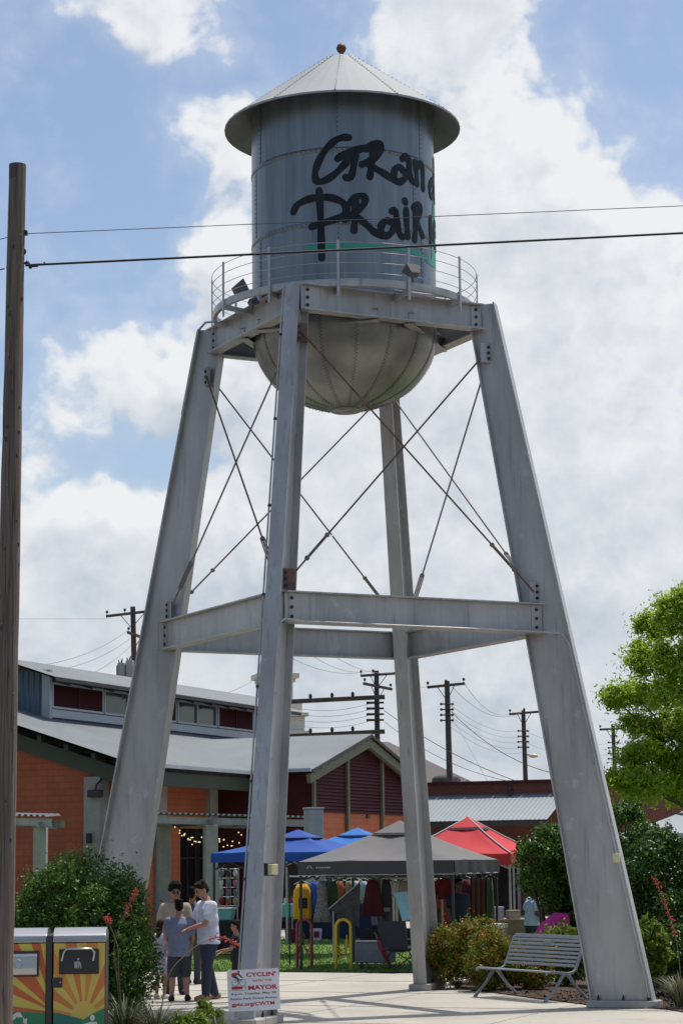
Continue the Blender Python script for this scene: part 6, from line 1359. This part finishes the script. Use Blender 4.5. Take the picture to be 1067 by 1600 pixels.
    # --- bottom
    if bottom:
        pm = MB(); loft(pm, [(S((0, 0, z)), rx * s * bw, ry * s * bw, I) for z, rx, ry in ((.80, .165, .125), (.88, .178, .137), (.97, .168, .132), (1.0, .162, .128))])
        for side, sx in (('L', 1), ('R', -1)):
            kn, ft, toe = legs[side]; hp = Vector((sx * .092, 0, .88)); kn, ft = Vector(kn), Vector(ft)
            if shorts: limb(pm, [S(hp), S(hp.lerp(kn, .55)), S(hp.lerp(kn, 1.0))], [.102 * s * bw, .098 * s * bw, .092 * s * bw])
            else: limb(pm, [S(hp), S(hp.lerp(kn, .5)), S(kn), S(kn.lerp(ft, .5)), S(ft + Vector((0, 0, .07)))], [.102 * s * bw, .090 * s * bw, .074 * s * bw, .069 * s * bw, .062 * s])
        remesh(pm, .015 * s, 2, 'shorts' if shorts else 'trousers', [bottom], T)
    for side in 'LR':
        kn, ft, toe = legs[side]; ft = Vector(ft); d = Vector((math.sin(toe), -math.cos(toe), 0)); sm = MB(); limb(sm, [S(ft + Vector((0, 0, .05)) - d * .05), S(ft + d * .09 + Vector((0, 0, .042))), S(ft + d * .17 + Vector((0, 0, .034)))], [.047 * s, .047 * s, .034 * s]); sm.ell(S(ft + Vector((0, 0, .08))), .045 * s, 10, 8); sm.box(S(ft + d * .055 + Vector((0, 0, .012))), (.075 * s, .25 * s, .022 * s), rz=toe); remesh(sm, .012 * s, 1, 'shoe', [shoes], T)
    # --- hair
    hm = MB(); g = random.Random(5 + len(label))
    if hair == 'afro':
        for _ in range(90):
            v = Vector((g.gauss(0, 1), g.gauss(0, 1) + .35, g.gauss(0, 1) + .6)).normalized()
            if v.y < -.35 and v.z < .55: continue
            if v.z < -.1: continue
            hm.ell(H(Vector((0, .012, .185)) + Vector((v.x * .095, v.y * .105, v.z * .115))), .034 * s, 8, 6)
        hm.ell(H((0, .015, .19)), (.095 * s, .105 * s, .10 * s), 14, 10, HR)
    elif hair == 'short':
        hm.ell(H((0, .012, .180)), (.082 * s, .100 * s, .092 * s), 16, 12, HR); hm.ell(H((0, .045, .135)), (.074 * s, .068 * s, .08 * s), 12, 10, HR)
        for _ in range(26): a = g.uniform(0, 6.28); hm.ell(H((.06 * math.cos(a), .01 + .075 * math.sin(a), .245 + g.uniform(-.02, .015))), .024 * s, 8, 6)
    else:
        hm.ell(H((0, .015, .180)), (.088 * s, .105 * s, .095 * s), 16, 12, HR); limb(hm, [H((0, .06, .16)), H((0, .09, .0)), H((0, .09, -.12))], [.075 * s, .075 * s, .045 * s])
    hobj = remesh(hm, .012 * s, 1, 'hair', [hairm], T)
    if glasses:
        gm = MB()
        for sx in (-1, 1): gm.ell(H((sx * .034, -.104, .146)), (.028 * s, .008 * s, .021 * s), 12, 8, HR); gm.tube([H((sx * .06, -.095, .15)), H((sx * .08, .0, .15))], .004 * s, 5)
        gm.tube([H((-.02, -.108, .152)), H((.02, -.108, .152))], .004 * s, 5); gm.build('sunglasses', 'black', T)
        for ob in T.children:
            if ob.name.startswith('sunglasses'):
                for v in ob.data.vertices: v.co += T.location     # built in local space already
    return T, {k: S(v) for k, v in hands.items()}
M['redlip'] = mat('lip', (.22, .085, .07), .5)
def gp(px, Y): p = at(px, 1500, Y); return Vector((p.x, p.y, 0))
ST = {'L': ((.10, -.01, .49), (.11, .02, 0), .15), 'R': ((-.10, -.01, .49), (-.11, .02, 0), -.15)}
WK = {'L': ((.10, -.08, .50), (.11, -.10, 0), .1), 'R': ((-.09, .03, .49), (-.10, .16, 0), -.2)}
relaxed = {'L': ((.25, .02, 1.12), (.26, -.06, .87)), 'R': ((-.25, .02, 1.12), (-.26, -.06, .87))}
# afro man, facing the camera, looking down at what his hands hold
person('man with bushy dark hair and sunglasses in a beige tee, facing the street', gp(274, 36.4), .12, 1.77, 'skin_brown', 'hair', {'L': ((.25, -.05, 1.12), (.10, -.27, 1.10)), 'R': ((-.26, -.04, 1.12), (-.13, -.26, 1.08))}, ST, 'beige', 'charcoal', hair='afro', glasses=True, head=(.05, .22), lean=.03, build=1.06)
# boy seen from behind
person('boy in a slate blue tee and dark shorts, seen from behind', gp(280, 34.7), PI + .12, 1.54, 'skin', 'hair', {'L': ((.24, -.02, 1.10), (.16, -.20, .98)), 'R': ((-.25, .0, 1.10), (-.22, -.17, .93))}, {'L': ((.11, .0, .49), (.13, .03, 0), .15), 'R': ((-.12, -.03, .49), (-.15, -.02, 0), -.25)}, 'slate', 'charcoal', shorts=True, build=1.12, head=(0, .12), long_top=.07)
# man in the pale tee, turned to the left, bending his head
person('man in a pale blue-white tee and dark jeans, turned sideways to the boy', gp(326, 34.9), -1.05, 1.83, 'skin', 'hair_brown', {'L': ((.22, -.16, 1.13), (.10, -.40, 1.05)), 'R': ((-.22, -.14, 1.13), (-.12, -.38, 1.06))}, WK, 'paleshirt', 'denim', build=1.14, head=(-.1, .42), lean=.07, long_top=.02, shoes='box_brown')
# little girl half behind the bush
person('small child in a lavender dress half hidden by the left bush', gp(252, 35.4), 2.6, 1.22, 'skin', 'hair_brown', relaxed, ST, 'lavender', None, dress=True, hair='long', sleeves=.3, shoes='white_c')
# toddler by the near leg
person('small child in black clothes partly behind the near tower leg', gp(369, 35.6), -1.5, 1.18, 'skin', 'hair_brown', {'L': ((.22, -.12, 1.12), (.15, -.38, 1.08)), 'R': ((-.22, -.10, 1.12), (-.12, -.36, 1.02))}, ST, 'blackcloth', 'blackcloth', sleeves=.45, shorts=True, shoes='charcoal', head=(0, .1))
# figure in dark clothes between the two men
person('person in a dark navy top standing behind the two men', gp(301, 39.5), 2.7, 1.68, 'skin_brown', 'hair', relaxed, ST, 'navy', 'charcoal')
# shoppers by the right hand stalls
person('shopper in a pale blue tee beside the holly bush', gp(832, 45.5), 2.0, 1.62, 'skin_dark', 'hair', {'L': ((.24, .06, 1.12), (.20, -.16, 1.02)), 'R': ((-.25, .02, 1.10), (-.22, -.2, 1.0))}, ST, 'lblue', 'denim', build=1.18, lean=.12)
person('shopper in a magenta dress bending behind the park bench', gp(852, 40.2), 1.9, 1.56, 'skin_dark', 'hair', {'L': ((.20, -.42, .86), (.14, -.46, .60)), 'R': ((-.20, -.40, .86), (-.14, -.44, .60))}, ST, 'magenta', None, dress=True, lean=.95, hair='long', build=1.25, head=(0, .3), long_top=.15)
person('stall holder in navy clothes in the shade right of the rear tower leg', gp(718, 45.8), .6, 1.72, 'skin_dark', 'hair', relaxed, ST, 'navy', 'charcoal', build=1.2)
person('person in a dark red top in the shade just right of the rear tower leg', gp(700, 48.2), -.5, 1.66, 'skin_dark', 'hair', relaxed, ST, 'redc', 'charcoal', hair='long')
person('seller in a grey top in the shade under the grey canopy behind the maroon dress', gp(600, 58), .2, 1.7, 'skin_brown', 'hair', relaxed, ST, 'grey_c', 'denim', hair='long')
person('shopper in dark clothes in the shade behind the near tower leg', gp(395, 53), .9, 1.74, 'skin', 'hair_brown', relaxed, WK, 'charcoal', 'denim')
# ================================================================== planting
M['leaf_holly'] = leafmat('leaf_holly', [(.028, .062, .012), (.052, .115, .018), (.08, .16, .024), (.105, .195, .034), (.14, .235, .045)], .34, .38)
M['leaf_dark'] = leafmat('leaf_dark', [(.02, .05, .012), (.038, .088, .017), (.065, .135, .024), (.11, .20, .036)], .25, .32)
M['leaf_tree'] = leafmat('leaf_tree', [(.17, .27, .02), (.27, .40, .032), (.37, .50, .05), (.47, .57, .10)], .58, .45)
M['leaf_nandina'] = leafmat('leaf_nandina', [(.04, .09, .012), (.09, .17, .016), (.13, .20, .02), (.19, .21, .02), (.34, .16, .025), (.40, .11, .03), (.12, .20, .02), (.07, .15, .015)], .35, .4)
M['leaf_yellow'] = leafmat('leaf_yellow', [(.06, .13, .016), (.16, .24, .025), (.26, .30, .04)], .4, .4)
M['blade'] = leafmat('blade', [(.045, .06, .028), (.075, .10, .045), (.12, .12, .065), (.16, .14, .08)], .2, .5)
M['bloom'] = leafmat('bloom', [(.55, .07, .06), (.62, .12, .09), (.48, .05, .06), (.66, .20, .14)], .3, .5)
M['stalk'] = mat('stalk', (.16, .13, .06), .7, 0, .2, 10)
M['bark'] = mat('bark', (.085, .062, .045), .92, 0, .3, 6, .6, 30, stretch=(2, 2, .4))
def plant(name, label, cat, base, blobs, n, size, m, seed, stems=5, r0=.03, group=None, leafname='foliage', **k):
    T = thing(name, label, cat, base, group); g = random.Random(seed); s0 = max(b[5] for b in blobs)
    shoots = []
    for _ in range(len(blobs) // 2):      # stray shoots standing out of the mass
        b = g.choice(blobs[1:]); f = g.uniform(.8, 1.5); w_ = size * g.uniform(.5, .9); shoots.append((b[0] + g.uniform(-.6, .6) * b[3], b[1] + g.uniform(-.6, .6) * b[4], b[2] + b[5] * f, w_, w_, w_ * g.uniform(1.5, 3.2)))
    blobs = list(blobs) + shoots; leaf_mesh(leafname, blobs, n, size, m, T, seed, **k)
    mb = MB(); tips = [(b[0], b[1], b[2]) for b in g.sample(blobs[1:], min(stems, len(blobs) - 1))]; branches(mb, base, tips, r0, g, .05); mb.build('stems', 'bark', T); return T
# large bush behind the bins
Y = 29.3; c = at(128, 1425, Y); c2 = at(196, 1458, Y - .3); base = Vector((c.x, c.y, 0))
bl = clumps((c.x, c.y, 1.28), (.90, .9, 1.06), 120, .17, 3, .1, .82) + clumps((c2.x - .02, c2.y, .82), (.40, .6, .80), 50, .16, 4, .1, .8) + clumps((c.x - .2, c.y, 1.1), (.80, .8, 1.0), 60, .17, 5, .1, .8) + clumps((c.x + .40, c.y, 1.2), (.48, .6, .8), 40, .16, 6, .1, .8)
plant('holly_bush', 'large rounded dark green holly bush behind the litter bins', 'bush', base, bl, 64000, .050, 'leaf_holly', 1, 14, .035, ragged=.65, shell=.5)
# holly by the right leg
Y = 41.0; c = at(850, 1378, Y); base = Vector((c.x, c.y, 0))
bl = clumps((c.x + .16, c.y, 1.98), (.72, .72, .70), 70, .19, 8, .3) + clumps((c.x + .62, c.y, 1.65), (.55, .7, 1.0), 34, .2, 9, .3) + clumps((c.x + .70, c.y - .3, .95), (.42, .5, .42), 22, .17, 10, .2)
plant('holly_bush', 'green holly bush left of the right tower leg behind the bench', 'bush', base, bl, 36000, .072, 'leaf_holly', 2, 14, .05, ragged=.6, shell=.5)
# bushes to the right of the leg
Y = 37.0; c = at(1040, 1360, Y); base = Vector((c.x, c.y, 0))
bl = clumps((c.x + .1, c.y, 1.32), (1.0, .9, 1.30), 110, .22, 12, .2) + clumps((c.x - .6, c.y + .2, 1.3), (.6, .6, 1.2), 30, .22, 13, .2) 
plant('holly_bush', 'tall dark green bush right of the right tower leg', 'bush', base, bl, 48000, .066, 'leaf_dark', 3, 16, .05, ragged=.55, shell=.5)
Y = 44; c = at(985, 1290, Y); base = Vector((c.x, c.y, 0))
plant('holly_bush', 'lighter bush peeping past the right edge of the right tower leg', 'bush', base, clumps((c.x - .1, c.y, 1.9), (.7, .7, 1.35), 50, .24, 15, .3), 20000, .08, 'leaf_holly', 4, 10, .04)
# orange tipped shrubs
for i, (px, Y, zc, rx, rz_, lab, n) in enumerate(((712, 37.2, .55, .48, .52, 'orange-tipped shrub right beside the rear tower leg', 9000), (768, 36.4, .42, .42, .42, 'orange-tipped shrub between the rear tower leg and the bench', 8000), (745, 38.4, .62, .45, .5, 'orange-tipped shrub behind the other two, left of the bench', 8000), (818, 36.6, .40, .42, .40, 'low orange-tipped shrub behind the bench backrest, left end', 7000), (880, 37.6, .50, .42, .48, 'yellow-green shrub behind the bench backrest against the right tower leg', 8000))):
    c = at(px, 1450, Y); base = Vector((c.x, c.y, 0)); plant('nandina_shrub', lab, 'shrub', base, clumps((c.x, c.y, zc), (rx, .42, rz_), 30, .16, 20 + i, .08), n, .062, 'leaf_nandina' if i < 4 else 'leaf_yellow', 30 + i, 14, .012, 'shrubs along the planting bed', aspect=.36, ragged=1.0, shell=.8)
c = gnd(1030, 1540); base = Vector((5.0, 33.6, 0)); c = at(1015, 1478, 33.6); base = Vector((c.x, c.y, 0))
plant('leafy_shrub', 'small yellow-green leafy shrub right of the right tower leg', 'shrub', base, clumps((c.x, c.y, .72), (.26, .26, .36), 18, .11, 41, .1), 2600, .085, 'leaf_yellow', 42, 9, .01, aspect=.4, ragged=.5, shell=.8)
c = at(1040, 1520, 34.5); base = Vector((c.x + .2, c.y, 0))
plant('holly_bush', 'low dark bush at the right edge below the tall one', 'bush', base, clumps((c.x + .2, c.y, .5), (.62, .5, .55), 40, .17, 44, .1), 15000, .06, 'leaf_dark', 45, 10, .02)
# tall tree at the right edge
def tree():
    Y = 52.0; c = at(1118, 1110, Y); base = Vector((c.x, c.y, 0)); T = thing('leafy_tree', 'bright green leafy tree rising at the right edge above the bushes', 'tree', base); g = random.Random(8); k = Y / FOC
    spots = []
    for (x, y, rx, rz_) in ((1040, 960, 42, 30), (1000, 975, 26, 24), (1085, 985, 45, 40), (990, 1030, 40, 26), (1040, 1035, 40, 34), (965, 1082, 36, 20), (1010, 1090, 40, 28), (1070, 1080, 50, 40), (985, 1130, 34, 20), (1035, 1140, 40, 30), (1000, 1175, 40, 24), (1060, 1185, 50, 30), (965, 1182, 22, 12), (1020, 1215, 42, 20), (980, 1225, 30, 14), (1120, 1030, 50, 60), (1130, 1140, 60, 60), (1165, 1080, 50, 70), (1070, 1225, 50, 20), (1110, 950, 40, 30), (940, 1092, 14, 8), (1050, 938, 30, 14), (1000, 1232, 50, 16), (1050, 1238, 50, 18), (955, 1215, 24, 14)):
        p = at(x + 20, y, Y + g.uniform(-1.3, 1.3)); spots.append((p, rx * k, rz_ * k))
    bl = []
    for p, rx, rz_ in spots: bl += [(q[0], q[1], q[2], q[3], q[4], q[5]) for q in clumps(tuple(p), (rx * 1.0, rx * 1.0, rz_ * 1.0), 12, .17, g.randrange(999), -9, .75)]
    leaf_mesh('foliage', bl, 80000, .115, 'leaf_tree', T, 77, aspect=.36, ragged=2.2, shell=1.0, up=.3)
    mb = MB(); h = base + Vector((0, 0, 3.0)); mb.tube([base, base + Vector((.03, 0, 1.5)), h], [.20, .16, .14], 12); trunk = mb.build('trunk', 'bark', T); mb = MB(); branches(mb, h - Vector((0, 0, .2)), [tuple(p) for p, _, _ in spots], .06, g, .12); mb.build('limbs', 'bark', trunk)
tree()
# red yuccas: grassy rosette, stalk and coral bloom
def yucca(px, Y, n, h, sp, stalks, label, seed, z0=0.02):
    c = at(px, 1500, Y); base = Vector((c.x, c.y, z0)); T = thing('red_yucca', label, 'red yucca', base, 'red yuccas in the front bed'); g = random.Random(seed); mb = MB(); blades(mb, base, n, h, sp, .017, g, .55); mb.build('leaves', 'blade', T)
    for pts, b0 in stalks:
        P = [base + Vector((0, 0, .02))] + [at(x, y, Y + dy) for x, y, dy in pts]; F = []
        for i in range(len(P) - 1):
            for k in range(8):
                t = k / 8; p0, p1, p2, p3 = P[max(i - 1, 0)], P[i], P[i + 1], P[min(i + 2, len(P) - 1)]; F.append(.5 * ((2 * p1) + (p2 - p0) * t + (2 * p0 - 5 * p1 + 4 * p2 - p3) * t * t + (3 * p1 - p0 - 3 * p2 + p3) * t ** 3))
        F.append(P[-1]); mb = MB(); m = len(F); mb.tube(F, [.0075 * (1 - .6 * i / m) for i in range(m)], 6); st = mb.build('flower_stalk', 'stalk', T); mb = MB()
        for i, p in enumerate(F):
            if i / m < b0: continue
            for _ in range(7):
                d = Vector((g.gauss(0, 1), g.gauss(0, 1), g.gauss(0, .7))).normalized(); q = p + d * g.uniform(.012, .05); r_ = g.uniform(.007, .013); ax = (d + Vector((0, 0, -.4))).normalized(); a = ax.orthogonal().normalized(); b = ax.cross(a); l = r_ * 3.2
                vs = [q - ax * l * .5] + [q + (a * math.cos(t) + b * math.sin(t)) * r_ for t in (0, 2.1, 4.2)] + [q + ax * l * .5]; mb.add(vs, [(0, 2, 1), (0, 3, 2), (0, 1, 3), (4, 1, 2), (4, 2, 3), (4, 3, 1)], False)
        mb.build('blossoms', 'bloom', st)
yucca(196, 26.9, 150, .95, .55, [([(182, 1520, 0), (180, 1470, 0), (200, 1420, 0), (214, 1392, 0)], .66), ([(186, 1530, 0), (184, 1480, 0), (172, 1445, 0), (168, 1432, 0)], .74)], 'red yucca with two upright coral blooms beside the litter bin', 1)
yucca(246, 26.6, 150, .80, .60, [([(262, 1530, .2), (290, 1492, .3), (318, 1472, .4), (345, 1464, .5), (372, 1476, .6)], .66)], 'red yucca with a long arching coral bloom reaching past the men', 2)
yucca(292, 26.9, 150, .62, .55, [], 'red yucca rosette without blooms left of the yard sign', 3)
yucca(338, 27.5, 60, .45, .4, [], 'small yucca rosette touching the left edge of the yard sign', 6)
yucca(222, 25.6, 120, .5, .5, [], 'low yucca rosette nearest the bottom edge left of the sign', 7)
yucca(1062, 31.5, 140, .85, .6, [([(1062, 1520, 0), (1056, 1470, 0), (1042, 1420, 0), (1021, 1372, 0)], .52)], 'red yucca with a leaning coral bloom at the right edge', 4)
yucca(1048, 33.2, 100, .6, .5, [], 'red yucca rosette behind the leaning coral bloom', 5)
# small green weeds in the front bed
for i, (px, Y) in enumerate(((322, 27.9), (300, 26.2))):
    c = at(px, 1550, Y); base = Vector((c.x, c.y, .012)); plant('leafy_weed', ('leafy green weed left of the yard sign', 'leafy green weed among the yucca rosettes')[i], 'weed', base, clumps((c.x, c.y, .2), (.2, .18, .18), 14, .08, 60 + i, .03), 1400, .05, 'leaf_yellow', 61 + i, 8, .006, ragged=.5, shell=.8)
# trees far behind the brick building keep the horizon closed
for i, (px, Y, w_, hh) in enumerate(((1045, 105, 5.5, 5.5), (930, 120, 4.5, 4.6), (-60, 100, 5, 5.5))):
    c = at(px, 1300, Y); base = Vector((c.x, c.y, 0)); T = thing('far_tree', ('dark tree behind the brick building at the right edge', 'dark tree behind the brick building, mostly behind the right tower leg', 'dark tree beyond the market hall at the left edge')[i], 'tree', base); bl = clumps((c.x, c.y, hh * .62), (w_ * .5, w_ * .5, hh * .4), 40, .8, 70 + i, .5); leaf_mesh('foliage', bl, 7000, .34, 'leaf_dark', T, 80 + i); mb = MB(); g = random.Random(i); mb.tube([base, base + Vector((0, 0, hh * .5))], [.22, .12], 10); tk = mb.build('trunk', 'bark', T)
